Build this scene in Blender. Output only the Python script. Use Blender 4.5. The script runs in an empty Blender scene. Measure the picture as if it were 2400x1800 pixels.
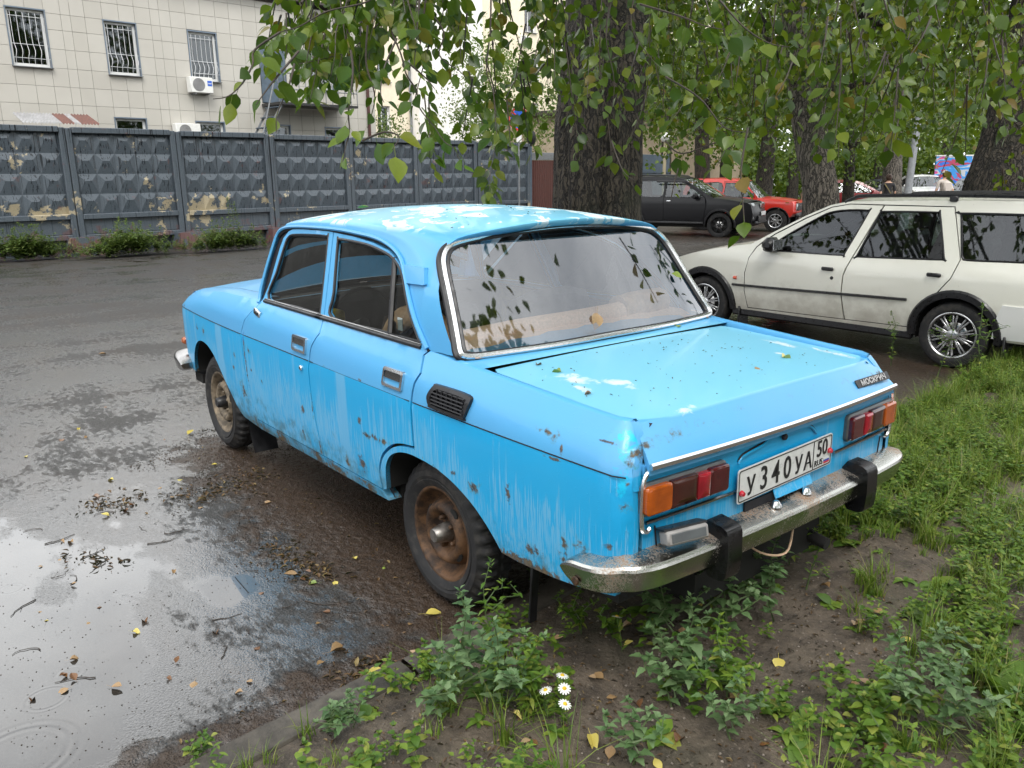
import bpy, math, random
import numpy as np
from mathutils import Vector, Matrix, noise
from mathutils.geometry import delaunay_2d_cdt
random.seed(7); RNG = np.random.default_rng(7)
SC = bpy.context.scene; COL = SC.collection
R_ = math.radians

# ---------------- camera, world, sun, exposure ----------------
CAM = Vector((-2.4024, 2.2377, 1.6265)); YAW, PITCH, ROLL, FPX = R_(-38.38), R_(14.72), R_(-0.49), 1888.0
_f = Vector((math.cos(PITCH)*math.cos(YAW), math.cos(PITCH)*math.sin(YAW), -math.sin(PITCH)))
_r = _f.cross(Vector((0, 0, 1))).normalized(); _u = _r.cross(_f)
_r2 = math.cos(ROLL)*_r + math.sin(ROLL)*_u; _u2 = -math.sin(ROLL)*_r + math.cos(ROLL)*_u
cd = bpy.data.cameras.new('camera'); co = bpy.data.objects.new('camera', cd); COL.objects.link(co)
co.matrix_world = Matrix(((_r2.x, _u2.x, -_f.x, CAM.x), (_r2.y, _u2.y, -_f.y, CAM.y), (_r2.z, _u2.z, -_f.z, CAM.z), (0, 0, 0, 1)))
cd.sensor_width = 36.0; cd.lens = FPX/2400*36.0; cd.clip_start = 0.05; cd.clip_end = 3000
SC.camera = co
W = bpy.data.worlds.new('World'); SC.world = W; W.use_nodes = True
wt = W.node_tree; wt.nodes.clear()
SUN_EL, SUN_AZ = R_(52), R_(150)          # azimuth of the sun in the XY plane, measured from +X
sky = wt.nodes.new('ShaderNodeTexSky'); sky.sky_type = 'NISHITA'; sky.sun_disc = False
sky.sun_elevation = SUN_EL; sky.sun_rotation = math.pi/2-SUN_AZ; sky.air_density = 1.0; sky.dust_density = 4.0; sky.ozone_density = 1.0
hs = wt.nodes.new('ShaderNodeHueSaturation'); hs.inputs['Saturation'].default_value = 0.10; hs.inputs['Value'].default_value = 1.0
wt.links.new(sky.outputs[0], hs.inputs['Color'])
tc = wt.nodes.new('ShaderNodeTexCoord'); mp = wt.nodes.new('ShaderNodeMapping'); mp.inputs['Scale'].default_value = (1, 1, 2.2)
wt.links.new(tc.outputs['Generated'], mp.inputs['Vector'])
nz = wt.nodes.new('ShaderNodeTexNoise'); nz.inputs['Scale'].default_value = 2.3; nz.inputs['Detail'].default_value = 5; nz.inputs['Roughness'].default_value = .55
wt.links.new(mp.outputs[0], nz.inputs['Vector'])
cr = wt.nodes.new('ShaderNodeValToRGB'); cr.color_ramp.elements[0].position = .30; cr.color_ramp.elements[0].color = (5.2, 5.5, 5.9, 1)
cr.color_ramp.elements[1].position = .68; cr.color_ramp.elements[1].color = (11.5, 11.6, 11.6, 1)
wt.links.new(nz.outputs['Fac'], cr.inputs[0])
mx = wt.nodes.new('ShaderNodeMix'); mx.data_type = 'RGBA'; mx.inputs[0].default_value = .8      # cloud cover over the clear sky
wt.links.new(hs.outputs[0], mx.inputs[6]); wt.links.new(cr.outputs[0], mx.inputs[7])
bg = wt.nodes.new('ShaderNodeBackground'); bg.inputs['Strength'].default_value = .13
wt.links.new(mx.outputs[2], bg.inputs['Color'])
wo = wt.nodes.new('ShaderNodeOutputWorld'); wt.links.new(bg.outputs[0], wo.inputs['Surface'])
sl = bpy.data.lights.new('sun', 'SUN'); sl.energy = 1.0; sl.angle = R_(25); sl.color = (1, .97, .92)
so = bpy.data.objects.new('sun', sl); COL.objects.link(so)
sd = Vector((math.cos(SUN_EL)*math.cos(SUN_AZ), math.cos(SUN_EL)*math.sin(SUN_AZ), math.sin(SUN_EL)))
so.rotation_euler = sd.to_track_quat('Z', 'Y').to_euler(); so.location = sd*40
vs = SC.view_settings; vs.view_transform = 'Standard'; vs.look = 'None'; vs.exposure = 1.15; vs.gamma = 1.0; vs.use_curve_mapping = False
SC.cycles.max_bounces = 8; SC.cycles.diffuse_bounces = 3; SC.cycles.glossy_bounces = 4; SC.cycles.transparent_max_bounces = 24; SC.cycles.transmission_bounces = 6
SC.cycles.caustics_reflective = False; SC.cycles.caustics_refractive = False; SC.cycles.use_denoising = True
try: SC.cycles.denoiser = 'OPENIMAGEDENOISE'
except Exception: pass

# ---------------- placing helpers ----------------
FH = Vector((_f.x, _f.y)).normalized()
def gz(x, y):                                   # the lot falls gently away from the kerb
    s = (x-CAM.x)*FH.x+(y-CAM.y)*FH.y
    return -0.0095*max(0., s-4)
def ray(u, v): return (_r2*((u-1200)/FPX)+_u2*((900-v)/FPX)+_f)
def at(u, v, d): return CAM+ray(u, v)*d       # point at depth d
def foot(u, d):
    p = at(u, 405, d); return Vector((p.x, p.y, gz(p.x, p.y)))
def ongr(u, v, h=0.):
    r = ray(u, v); z = h
    for _ in range(40):
        p = CAM+r*((z-CAM.z)/r.z); z = .5*z+.5*(gz(p.x, p.y)+h)
    return p

# ---------------- node helpers ----------------
class NM:
    def __init__(s, name):
        s.m = bpy.data.materials.new(name); s.m.use_nodes = True; s.t = s.m.node_tree; s.t.nodes.clear()
        s.out = s.t.nodes.new('ShaderNodeOutputMaterial')
    def n(s, typ, ins={}, **pr):
        nd = s.t.nodes.new('ShaderNode'+typ)
        for k, v in pr.items(): setattr(nd, k, v)
        for k, v in ins.items():
            i = nd.inputs[k]
            if isinstance(v, bpy.types.NodeSocket): s.t.links.new(v, i)
            else:
                if isinstance(v, (tuple, list)) and len(v) == 3 and i.type == 'RGBA': v = (*v, 1)
                i.default_value = v
        return nd
    def obj(s): return s.n('TexCoord').outputs['Object']
    def pos(s): return s.n('NewGeometry').outputs['Position']
    def sc(s, vec, scale, loc=(0, 0, 0)): return s.n('Mapping', {'Vector': vec, 'Scale': scale, 'Location': loc}).outputs[0]
    def noise(s, vec, scale=5., det=4., rough=.55, dist=0.): return s.n('TexNoise', {'Vector': vec, 'Scale': scale, 'Detail': det, 'Roughness': rough, 'Distortion': dist}).outputs['Fac']
    def voro(s, vec, scale=5., feat='F1', out='Distance', rnd=1.): return s.n('TexVoronoi', {'Vector': vec, 'Scale': scale, 'Randomness': rnd}, feature=feat).outputs[out]
    def ma(s, op, a, b=0., c=0., cl=False): return s.n('Math', {0: a, 1: b, 2: c}, operation=op, use_clamp=cl).outputs[0]
    def step(s, x, a, b): return s.n('MapRange', {'Value': x, 'From Min': a, 'From Max': b, 'To Min': 0., 'To Max': 1.}, interpolation_type='SMOOTHSTEP').outputs[0]
    def lerp(s, f, a, b): return s.n('Mix', {0: f, 2: a, 3: b}).outputs[0]
    def mix(s, f, a, b, bl='MIX'):
        nd = s.n('Mix', data_type='RGBA', blend_type=bl)
        for i, v in ((0, f), (6, a), (7, b)):
            if isinstance(v, bpy.types.NodeSocket): s.t.links.new(v, nd.inputs[i])
            else: nd.inputs[i].default_value = (*v, 1) if i and len(v) == 3 else v
        return nd.outputs[2]
    def sep(s, vec):
        o = s.n('SeparateXYZ', {0: vec}).outputs; return o[0], o[1], o[2]
    def comb(s, x, y, z): return s.n('CombineXYZ', {0: x, 1: y, 2: z}).outputs[0]
    def bump(s, h, st=.3, d=.01, nrm=None):
        i = {'Height': h, 'Strength': st, 'Distance': d}
        if nrm is not None: i['Normal'] = nrm
        return s.n('Bump', i).outputs[0]
    def bsdf(s, **k):
        names = {'col': 'Base Color', 'rough': 'Roughness', 'metal': 'Metallic', 'nrm': 'Normal', 'coat': 'Coat Weight', 'coatr': 'Coat Roughness', 'spec': 'Specular IOR Level', 'trans': 'Transmission Weight', 'alpha': 'Alpha', 'em': 'Emission Color', 'ems': 'Emission Strength', 'cnrm': 'Coat Normal', 'sub': 'Subsurface Weight'}
        return s.n('BsdfPrincipled', {names[a]: b for a, b in k.items()}).outputs[0]
    def done(s, sh): s.t.links.new(sh, s.out.inputs['Surface']); return s.m
def simple(name, col, rough=.5, metal=0., coat=0., var=.0, nscale=20., bump=0., spec=.5):
    k = NM(name); o = k.obj(); c = col
    a = {'rough': rough, 'metal': metal, 'coat': coat, 'spec': spec}
    if var or bump:
        n = k.noise(o, nscale, 5)
        if var:
            f = k.step(n, .3, .7); c = k.mix(f, tuple(x*(1-var) for x in col), tuple(min(1, x*(1+var)) for x in col))
            a['rough'] = k.lerp(f, max(.02, rough-.1), min(1, rough+.1))
        if bump: a['nrm'] = k.bump(n, bump, .01)
    return k.done(k.bsdf(col=c, **a))

# ---------------- mesh helpers ----------------
def arr(p): return np.asarray([tuple(q) for q in p], float)
def spl(pts, n=6, closed=False):                # Catmull-Rom
    P = np.asarray(pts, float); N = len(P); out = []
    for i in range(N if closed else N-1):
        p0, p1, p2, p3 = (P[(i-1) % N], P[i], P[(i+1) % N], P[(i+2) % N]) if closed else (P[max(i-1, 0)], P[i], P[i+1], P[min(i+2, N-1)])
        for t in np.arange(n)/n:
            out.append(.5*((2*p1)+(-p0+p2)*t+(2*p0-5*p1+4*p2-p3)*t*t+(-p0+3*p1-3*p2+p3)*t**3))
    if not closed: out.append(P[-1])
    return np.array(out)
def dens(P, h, closed=True):
    P = np.asarray(P, float); out = []
    N = len(P)
    for i in range(N if closed else N-1):
        a, b = P[i], P[(i+1) % N]; k = max(1, int(math.ceil(np.linalg.norm(b-a)/h)))
        for j in range(k): out.append(a+(b-a)*j/k)
    if not closed: out.append(P[-1])
    return np.array(out)
def inside(poly, q):
    x, y = q[:, 0], q[:, 1]; r = np.zeros(len(q), bool); n = len(poly); j = n-1
    for i in range(n):
        xi, yi = poly[i]; xj, yj = poly[j]
        c = ((yi > y) != (yj > y))
        if yj != yi: r ^= c & (x < (xj-xi)*(y-yi)/(yj-yi)+xi)
        j = i
    return r
def rrect(x0, y0, x1, y1, r, n=5):
    o = []
    for cx, cy, a in ((x1-r, y1-r, 0), (x0+r, y1-r, 90), (x0+r, y0+r, 180), (x1-r, y0+r, 270)):
        for k in range(n+1):
            t = R_(a+90*k/n); o.append((cx+r*math.cos(t), cy+r*math.sin(t)))
    return np.array(o)
def tri2d(outline, holes, h):
    loops = [np.asarray(outline, float)]+[np.asarray(x, float) for x in holes]
    V = np.vstack(loops); E = []; s = 0
    for l in loops:
        n = len(l); E += [(s+i, s+(i+1) % n) for i in range(n)]; s += n
    lo, hi = loops[0].min(0), loops[0].max(0)
    gx, gy = np.meshgrid(np.arange(lo[0]+h*.5, hi[0], h), np.arange(lo[1]+h*.5, hi[1], h)); Q = np.stack([gx.ravel(), gy.ravel()], 1)
    if len(Q):
        k = inside(loops[0], Q)
        for l in loops[1:]: k &= ~inside(l, Q)
        Q = Q[k]
        if len(Q):
            d = np.full(len(Q), 9.)
            for i in range(0, len(V), 64): d = np.minimum(d, np.sqrt(((Q[:, None]-V[None, i:i+64])**2).sum(2)).min(1))
            Q = Q[d > h*.45]
    A = np.vstack([V, Q]) if len(Q) else V
    r = delaunay_2d_cdt([Vector(p) for p in A], E, [], 0, 1e-7)
    NV = np.array([tuple(p) for p in r[0]]); F = np.array([f for f in r[2] if len(f) == 3])
    c = NV[F].mean(1); k = inside(loops[0], c)
    for l in loops[1:]: k &= ~inside(l, c)
    return NV, F[k]
class MB:
    def __init__(s): s.v = []; s.f = []; s.mi = []; s.mats = []; s.n = 0
    def m(s, mat):
        if mat not in s.mats: s.mats.append(mat)
        return s.mats.index(mat)
    def add(s, V, F, mat):
        V = [tuple(map(float, p)) for p in V]; k = s.m(mat)
        s.v += V; s.f += [tuple(int(i)+s.n for i in f) for f in F]; s.mi += [k]*len(F); s.n += len(V); return s
    def grid(s, P, mat, flip=False, cu=False, cv=False):    # P[nu][nv][3]
        P = np.asarray(P, float); nu, nv = P.shape[:2]; F = []
        for i in range(nu if cu else nu-1):
            for j in range(nv if cv else nv-1):
                a, b, c, d = i*nv+j, ((i+1) % nu)*nv+j, ((i+1) % nu)*nv+(j+1) % nv, i*nv+(j+1) % nv
                F.append((a, d, c, b) if flip else (a, b, c, d))
        return s.add(P.reshape(-1, 3), F, mat)
    def box(s, c, d, mat, M=None, bev=0.):
        x, y, z = (k/2 for k in d)
        if bev > 0:
            b = bev; V = []
            for sx in (-1, 1):
                for sy in (-1, 1):
                    for sz in (-1, 1):
                        V += [(sx*(x-b), sy*(y-b), sz*z), (sx*(x-b), sy*y, sz*(z-b)), (sx*x, sy*(y-b), sz*(z-b))]
            def I(sx, sy, sz, k): return (((sx > 0)*4+(sy > 0)*2+(sz > 0))*3)+k
            F = []
            for sg in (-1, 1):
                F += [[I(-1, -1, sg, 0), I(1, -1, sg, 0), I(1, 1, sg, 0), I(-1, 1, sg, 0)], [I(-1, sg, -1, 1), I(1, sg, -1, 1), I(1, sg, 1, 1), I(-1, sg, 1, 1)], [I(sg, -1, -1, 2), I(sg, 1, -1, 2), I(sg, 1, 1, 2), I(sg, -1, 1, 2)]]
            for a in (-1, 1):
                for b2 in (-1, 1):
                    F += [[I(-1, a, b2, 0), I(1, a, b2, 0), I(1, a, b2, 1), I(-1, a, b2, 1)], [I(a, -1, b2, 0), I(a, 1, b2, 0), I(a, 1, b2, 2), I(a, -1, b2, 2)], [I(a, b2, -1, 1), I(a, b2, 1, 1), I(a, b2, 1, 2), I(a, b2, -1, 2)]]
                    for c2 in (-1, 1): F.append([I(a, b2, c2, 0), I(a, b2, c2, 1), I(a, b2, c2, 2)])
            VA = np.array(V); G = []
            for f in F:
                p = VA[f]; nr = np.cross(p[1]-p[0], p[2]-p[0])
                G.append(f if nr@p.mean(0) > 0 else f[::-1])
            F = G
        else:
            V = [(a*x, b*y, e*z) for a in (-1, 1) for b in (-1, 1) for e in (-1, 1)]
            F = [(0, 1, 3, 2), (4, 6, 7, 5), (0, 4, 5, 1), (2, 3, 7, 6), (0, 2, 6, 4), (1, 5, 7, 3)]
        V = [Vector(p) for p in V]
        if M is not None: V = [M @ p for p in V]
        c = Vector(c); return s.add([p+c for p in V], F, mat)
    def tube(s, pts, r, mat, n=8, closed=False, caps=True, flat=1.):
        P = [Vector(p) for p in pts]; N = len(P); rings = []
        rr = r if hasattr(r, '__len__') else [r]*N
        up = None
        for i in range(N):
            t = ((P[(i+1) % N]-P[i-1]) if closed else (P[min(i+1, N-1)]-P[max(i-1, 0)]))
            t = t.normalized() if t.length > 1e-9 else Vector((0, 0, 1))
            if up is None: up = Vector((0, 0, 1)) if abs(t.z) < .9 else Vector((1, 0, 0))
            a = up-t*up.dot(t)
            a = a.normalized() if a.length > 1e-6 else t.orthogonal().normalized()
            b = t.cross(a); up = a
            rings.append([P[i]+(a*math.cos(2*math.pi*k/n)*flat+b*math.sin(2*math.pi*k/n))*rr[i] for k in range(n)])
        V = [p for q in rings for p in q]; F = []
        for i in range(N if closed else N-1):
            for k in range(n):
                j = (i+1) % N; F.append((i*n+k, i*n+(k+1) % n, j*n+(k+1) % n, j*n+k))
        if caps and not closed: F += [tuple(range(n))[::-1], tuple((N-1)*n+k for k in range(n))]
        return s.add(V, F, mat)
    def lathe(s, prof, mat, seg=48, M=None, mod=None):   # prof (r, y) about the Y axis
        V = []; k = len(prof)
        for i in range(seg):
            a = 2*math.pi*i/seg
            for j, (r, y) in enumerate(prof):
                r2 = r+(mod(i, j) if mod else 0); V.append(Vector((r2*math.cos(a), y, r2*math.sin(a))))
        F = []
        for i in range(seg):
            for j in range(k-1):
                F.append((i*k+j, i*k+j+1, ((i+1) % seg)*k+j+1, ((i+1) % seg)*k+j))
        if M is not None: V = [M @ p for p in V]
        return s.add(V, F, mat)
    def panel(s, outline, holes, lift, h, mat, inn, depth=.012, rim=None):
        NV, F = tri2d(outline, holes, h); P = np.asarray(lift(NV[:, 0], NV[:, 1]), float)
        inn = np.asarray(inn, float)
        nr = np.cross(P[F[:, 1]]-P[F[:, 0]], P[F[:, 2]]-P[F[:, 0]]).sum(0)
        if nr@inn > 0: F = F[:, ::-1]
        s.add(P, F, mat)
        if depth > 0:
            cnt = {}
            for a, b, c in F.tolist():
                for e in ((a, b), (b, c), (c, a)): cnt[e] = 1
            bd = [e for e in cnt if (e[1], e[0]) not in cnt]
            ids = sorted({i for e in bd for i in e}); mp_ = {i: k for k, i in enumerate(ids)}; n = len(ids)
            V = np.vstack([P[ids], P[ids]+inn*depth])
            s.add(V, [(mp_[b], mp_[a], mp_[a]+n, mp_[b]+n) for a, b in bd], rim or mat)
        return s
    def mirror(s):
        o = MB(); o.v = [(x, -y, z) for x, y, z in s.v]; o.f = [f[::-1] for f in s.f]; o.mi = list(s.mi); o.mats = list(s.mats); o.n = s.n; return o
    def xf(s, M):
        s.v = [tuple(M @ Vector(p)) for p in s.v]; return s
    def join(s, o):
        for k, mt in enumerate(o.mats): s.m(mt)
        mm = [s.mats.index(mt) for mt in o.mats]
        s.v += o.v; s.f += [tuple(i+s.n for i in f) for f in o.f]; s.mi += [mm[k] for k in o.mi]; s.n += o.n; return s
    def mesh(s, name, ang=38, weld=0):
        me = bpy.data.meshes.new(name); me.from_pydata(s.v, [], s.f)
        for mt in s.mats: me.materials.append(mt)
        me.polygons.foreach_set('material_index', s.mi)
        me.polygons.foreach_set('use_smooth', [True]*len(s.f)); me.update()
        if weld:
            import bmesh
            bm = bmesh.new(); bm.from_mesh(me); bmesh.ops.remove_doubles(bm, verts=bm.verts, dist=weld); bm.to_mesh(me); bm.free()
        me.set_sharp_from_angle(angle=R_(ang)); return me
    def build(s, name, parent=None, ang=38, weld=1e-5, loc=None):
        o = bpy.data.objects.new(name, s.mesh(name, ang, weld)); COL.objects.link(o)
        if parent: o.parent = parent
        if loc is not None: o.location = loc
        return o
def tag(o, label=None, cat=None, group=None, kind=None):
    for k, v in (('label', label), ('category', cat), ('group', group), ('kind', kind)):
        if v: o[k] = v
    return o
def thing(name, label, cat, loc=(0, 0, 0), rz=0., group=None):
    o = bpy.data.objects.new(name, None); COL.objects.link(o); o.location = loc; o.rotation_euler = (0, 0, rz); o.empty_display_size = .1
    return tag(o, label, cat, group)
def inst(src, name, parent=None, M=None):       # another object on the same mesh
    o = bpy.data.objects.new(name, src if isinstance(src, bpy.types.Mesh) else src.data); COL.objects.link(o)
    if parent: o.parent = parent
    if M is not None: o.matrix_local = M
    return o
def bigmesh(name, protos, xfs, mats, parent=None):     # protos: (V, F tri, matidx); xfs: list of (proto, 4x4)
    Vs = []; Fs = []; Ms = []; off = 0
    for k, (V, F, mi) in enumerate(protos):
        T = np.array([np.array(m) for q, m in xfs if q == k])
        if not len(T): continue
        n = len(T); Vh = np.c_[V, np.ones(len(V))]
        P = np.einsum('nij,vj->nvi', T, Vh)[..., :3].reshape(-1, 3)
        Fi = (F[None]+(np.arange(n)*len(V))[:, None, None]).reshape(-1, 3)+off
        Vs.append(P); Fs.append(Fi); Ms.append(np.tile(mi, n)); off += len(P)
    V = np.vstack(Vs); F = np.vstack(Fs); M_ = np.concatenate(Ms)
    me = bpy.data.meshes.new(name); me.vertices.add(len(V)); me.vertices.foreach_set('co', V.astype(np.float32).ravel())
    me.loops.add(len(F)*3); me.loops.foreach_set('vertex_index', F.astype(np.int32).ravel())
    me.polygons.add(len(F)); me.polygons.foreach_set('loop_start', np.arange(0, len(F)*3, 3, dtype=np.int32))
    me.polygons.foreach_set('material_index', M_.astype(np.int32))
    for mt in mats: me.materials.append(mt)
    me.polygons.foreach_set('use_smooth', np.ones(len(F), bool)); me.update(calc_edges=True)
    o = bpy.data.objects.new(name, me); COL.objects.link(o)
    if parent: o.parent = parent
    return o
def proto(mb):                                    # MB -> triangulated arrays
    F = []; M_ = []
    for f, k in zip(mb.f, mb.mi):
        for j in range(1, len(f)-1): F.append((f[0], f[j], f[j+1])); M_.append(k)
    return np.array(mb.v), np.array(F), np.array(M_)
def textmesh(mb, txt, M, size, mat, ext=.0015, sx=1., align='CENTER', bold=0.):
    cu = bpy.data.curves.new('t', 'FONT'); cu.body = txt; cu.size = size; cu.extrude = ext; cu.align_x = align; cu.align_y = 'BOTTOM_BASELINE'; cu.offset = bold; cu.resolution_u = 3
    ob = bpy.data.objects.new('t', cu); COL.objects.link(ob)
    me = bpy.data.meshes.new_from_object(ob.evaluated_get(bpy.context.evaluated_depsgraph_get()))
    mb.add([M @ Vector((v.co.x*sx, v.co.y, v.co.z)) for v in me.vertices], [tuple(p.vertices) for p in me.polygons], mat)
    bpy.data.objects.remove(ob); bpy.data.curves.remove(cu); bpy.data.meshes.remove(me)
def ff(*a): return np.interp(*a)
# ---------------- materials ----------------
def spots(k, a, b, L, nz):                      # noisy blots at (a, b, ra, rb)
    o = None
    for x0, z0, rx, rz in L:
        da = k.ma('MULTIPLY', k.ma('SUBTRACT', a, x0), 1/rx); db = k.ma('MULTIPLY', k.ma('SUBTRACT', b, z0), 1/rz)
        d = k.ma('SUBTRACT', 1., k.ma('SQRT', k.ma('ADD', k.ma('MULTIPLY', da, da), k.ma('MULTIPLY', db, db))))
        o = d if o is None else k.ma('MAXIMUM', o, d)
    return k.step(k.ma('ADD', o, k.ma('MULTIPLY', k.ma('SUBTRACT', nz, .5), 3.8)), .10, .85)
RUST = [(2.727,.43,.05,.03),(2.533,.732,.016,.03),(2.40,.74,.03,.025),(2.838,.829,.02,.015),(1.861,.686,.014,.02),(1.893,.609,.02,.018),(1.70,.74,.012,.06),(1.69,.61,.012,.09),(1.638,.746,.018,.014),(1.631,.645,.016,.01),(1.496,.613,.01,.01),(1.017,.563,.024,.03),(1.046,.448,.014,.035),(.45,.65,.025,.02),(.40,.601,.05,.012),(.324,.606,.05,.013),(.26,.608,.035,.013),(.423,.827,.02,.008),(.757,.825,.012,.006),(-.51,.638,.018,.035),(-.71,.872,.012,.014),(-.748,.855,.008,.022),(-.68,.878,.05,.007),(-.904,.899,.06,.005),(-.978,.875,.012,.03),(-.73,.809,.05,.006),(-.765,.559,.014,.03),(-.763,.50,.022,.03),(-.832,.566,.025,.022),(-.941,.605,.018,.016),(-.983,.736,.01,.013),(-.987,.80,.008,.01),(.609,.43,.02,.03),(.467,.455,.04,.04),(1.78,.50,.04,.05),(.88,.42,.012,.05),(.905,.60,.008,.05),(-.62,.47,.04,.03),(-.33,.60,.03,.02),(-.22,.62,.02,.012)]
def car_paint():
    k = NM('faded_blue_paint'); o = k.obj(); x, y, z = k.sep(o)
    left = k.comb(x, 0., z)
    UP, LO = (.085, .355, .66), (.006, .345, .68)  # upper side paler: dust plus sky reflection put into the paint colour
    low = k.step(z, .823, .817)
    n1 = k.noise(k.sc(o, (95, 95, 1.6)), 1., 3, .6, .4); n2 = k.noise(k.sc(o, (3, 3, 2.2)), 1., 3)
    drip = k.ma('ADD', n1, k.ma('MULTIPLY', k.ma('SUBTRACT', n2, .5), .9))
    drip = k.ma('SUBTRACT', drip, k.ma('MULTIPLY', k.step(z, .52, .84), .30))
    n3 = k.noise(k.sc(o, (190, 190, 3.2)), 1., 3, .55, .5); dm = k.ma('MULTIPLY', k.ma('MULTIPLY', k.step(drip, .36, .42), low), k.ma('MULTIPLY_ADD', k.step(n3, .50, .56), -.85, .9))
    vert = k.ma('MULTIPLY', k.noise(k.sc(o, (5.5, 5.5, .05)), 1., 1), 1.)
    dm = k.ma('MAXIMUM', dm, k.ma('MULTIPLY', k.ma('MULTIPLY', k.step(vert, .60, .64), low), .75))
    c = k.mix(low, UP, LO); c = k.mix(k.ma('MULTIPLY', dm, .85), c, (.15, .42, .66))
    big = k.noise(o, 2.3, 3); c = k.mix(k.ma('MULTIPLY', k.step(big, .35, .75), .25), c, (.05, .40, .68))
    # newer cyan brushwork on the fin end, old dark blue under the door edge
    nz = k.noise(o, 42., 5, .65)
    c = k.mix(k.ma('MULTIPLY', spots(k, x, z, [(-.955, .93, .035, .09), (-.975, .80, .02, .05)], nz), k.step(k.ma('ABSOLUTE', y), .655, .66)), c, (.005, .50, .80))
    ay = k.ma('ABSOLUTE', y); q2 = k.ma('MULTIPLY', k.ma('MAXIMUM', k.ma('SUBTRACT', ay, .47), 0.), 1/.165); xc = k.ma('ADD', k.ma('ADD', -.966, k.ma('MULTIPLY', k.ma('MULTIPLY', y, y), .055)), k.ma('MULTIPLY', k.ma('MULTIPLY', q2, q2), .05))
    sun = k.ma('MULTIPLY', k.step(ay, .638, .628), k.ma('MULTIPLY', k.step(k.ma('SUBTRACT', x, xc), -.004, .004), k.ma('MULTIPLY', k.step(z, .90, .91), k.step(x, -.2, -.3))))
    c = k.mix(k.ma('MULTIPLY', k.ma('MAXIMUM', sun, k.step(z, 1.40, 1.43)), .75), c, (.21, .56, .70))  # lid top and roof painted paler, sky brightness put into the colour
    c = k.mix(spots(k, x, z, [(1.70, .80, .013, .05), (1.70, .73, .011, .06)], nz), c, (.01, .09, .40))
    # peeled lacquer on the roof and the lid
    pn = k.noise(k.sc(o, (7, 9, 3)), 1., 7, .62, .4); pl = k.noise(o, 1.35, 2)
    roof = k.ma('MULTIPLY', k.step(z, 1.395, 1.425), k.step(k.ma('ADD', pn, k.ma('MULTIPLY', k.ma('SUBTRACT', pl, .5), .75)), .52, .535))
    lidn = k.noise(o, 16., 7, .7, .6)
    lid = k.ma('MULTIPLY', spots(k, x, y, [(-.525,.492,.09,.07),(-.65,.405,.07,.04),(-.60,.537,.06,.03),(-.64,-.53,.10,.03),(-.80,-.572,.10,.03),(-.94,.42,.02,.05),(-.72,-.37,.02,.02)], lidn), k.ma('MULTIPLY', k.step(z, .88, .92), k.step(z, 1.02, 1.0)))
    c = k.mix(k.ma('MAXIMUM', roof, k.ma('MULTIPLY', lid, .9)), c, (.66, .74, .76))
    # dirt low down and rust
    dn = k.noise(o, 14., 6, .65)
    dirt = k.step(k.ma('ADD', k.ma('MULTIPLY', z, -3.2), k.ma('MULTIPLY', dn, 1.9)), -.62, .05)
    c = k.mix(k.ma('MULTIPLY', dirt, .7), c, (.06, .10, .085))
    ax = k.ma('SUBTRACT', z, .285)
    def arch(x0): 
        d = k.ma('SUBTRACT', x, x0); return k.ma('SQRT', k.ma('ADD', k.ma('MULTIPLY', d, d), k.ma('MULTIPLY', ax, ax)))
    rn = k.noise(o, 60., 6, .7); rl = k.noise(o, 7., 3)
    edge = k.ma('MULTIPLY', k.step(arch(0.), .375, .325), k.step(x, .10, -.12))
    edge = k.ma('MAXIMUM', edge, k.ma('MULTIPLY', k.step(z, .47, .40), k.step(x, -.35, -.5)))
    edge = k.ma('MAXIMUM', edge, k.ma('MULTIPLY', k.step(z, .425, .36), .62))
    edge = k.ma('MAXIMUM', edge, k.ma('MULTIPLY', k.ma('MULTIPLY', k.step(k.ma('ABSOLUTE', k.ma('SUBTRACT', z, .822)), .012, 0.), k.step(z, .7, .8)), .38))
    er = k.step(k.ma('ADD', edge, k.ma('ADD', k.ma('MULTIPLY', k.ma('SUBTRACT', rn, .5), 1.5), k.ma('MULTIPLY', k.ma('SUBTRACT', rl, .5), 1.6))), .62, .80)
    rust = k.ma('MAXIMUM', spots(k, x, z, RUST, nz), er)
    rustc = k.mix(k.step(rn, .35, .7), (.040, .022, .010), (.155, .098, .036))
    c = k.mix(k.ma('MULTIPLY', spots(k, x, z, [(a_, b_, r1*1.7, r2*1.5) for a_, b_, r1, r2 in RUST[::2]], nz), .45), c, (.10, .22, .22)); c = k.mix(k.ma('MULTIPLY', rust, .92), c, rustc)
    bare = k.ma('MAXIMUM', rust, k.ma('MAXIMUM', k.ma('MULTIPLY', roof, .8), dirt))
    drops = k.step(k.voro(o, 120.), .30, .12); drops = k.ma('MULTIPLY', drops, k.step(k.noise(o, 60., 2), .5, .62))
    h = k.ma('ADD', k.ma('MULTIPLY', rust, k.ma('MULTIPLY', rn, 1.2)), k.ma('ADD', k.ma('MULTIPLY', drops, .35), k.ma('MULTIPLY', k.ma('MAXIMUM', roof, lid), -.25)))
    nb = k.bump(h, .35, .004)
    wave = k.bump(k.noise(o, 3.0, 2), .05, .03, nb)
    return k.done(k.bsdf(col=c, rough=k.lerp(bare, .42, .75), nrm=wave, coat=k.lerp(bare, .38, .03), coatr=.10, cnrm=wave, spec=.4))
M_PAINT = car_paint()
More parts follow.
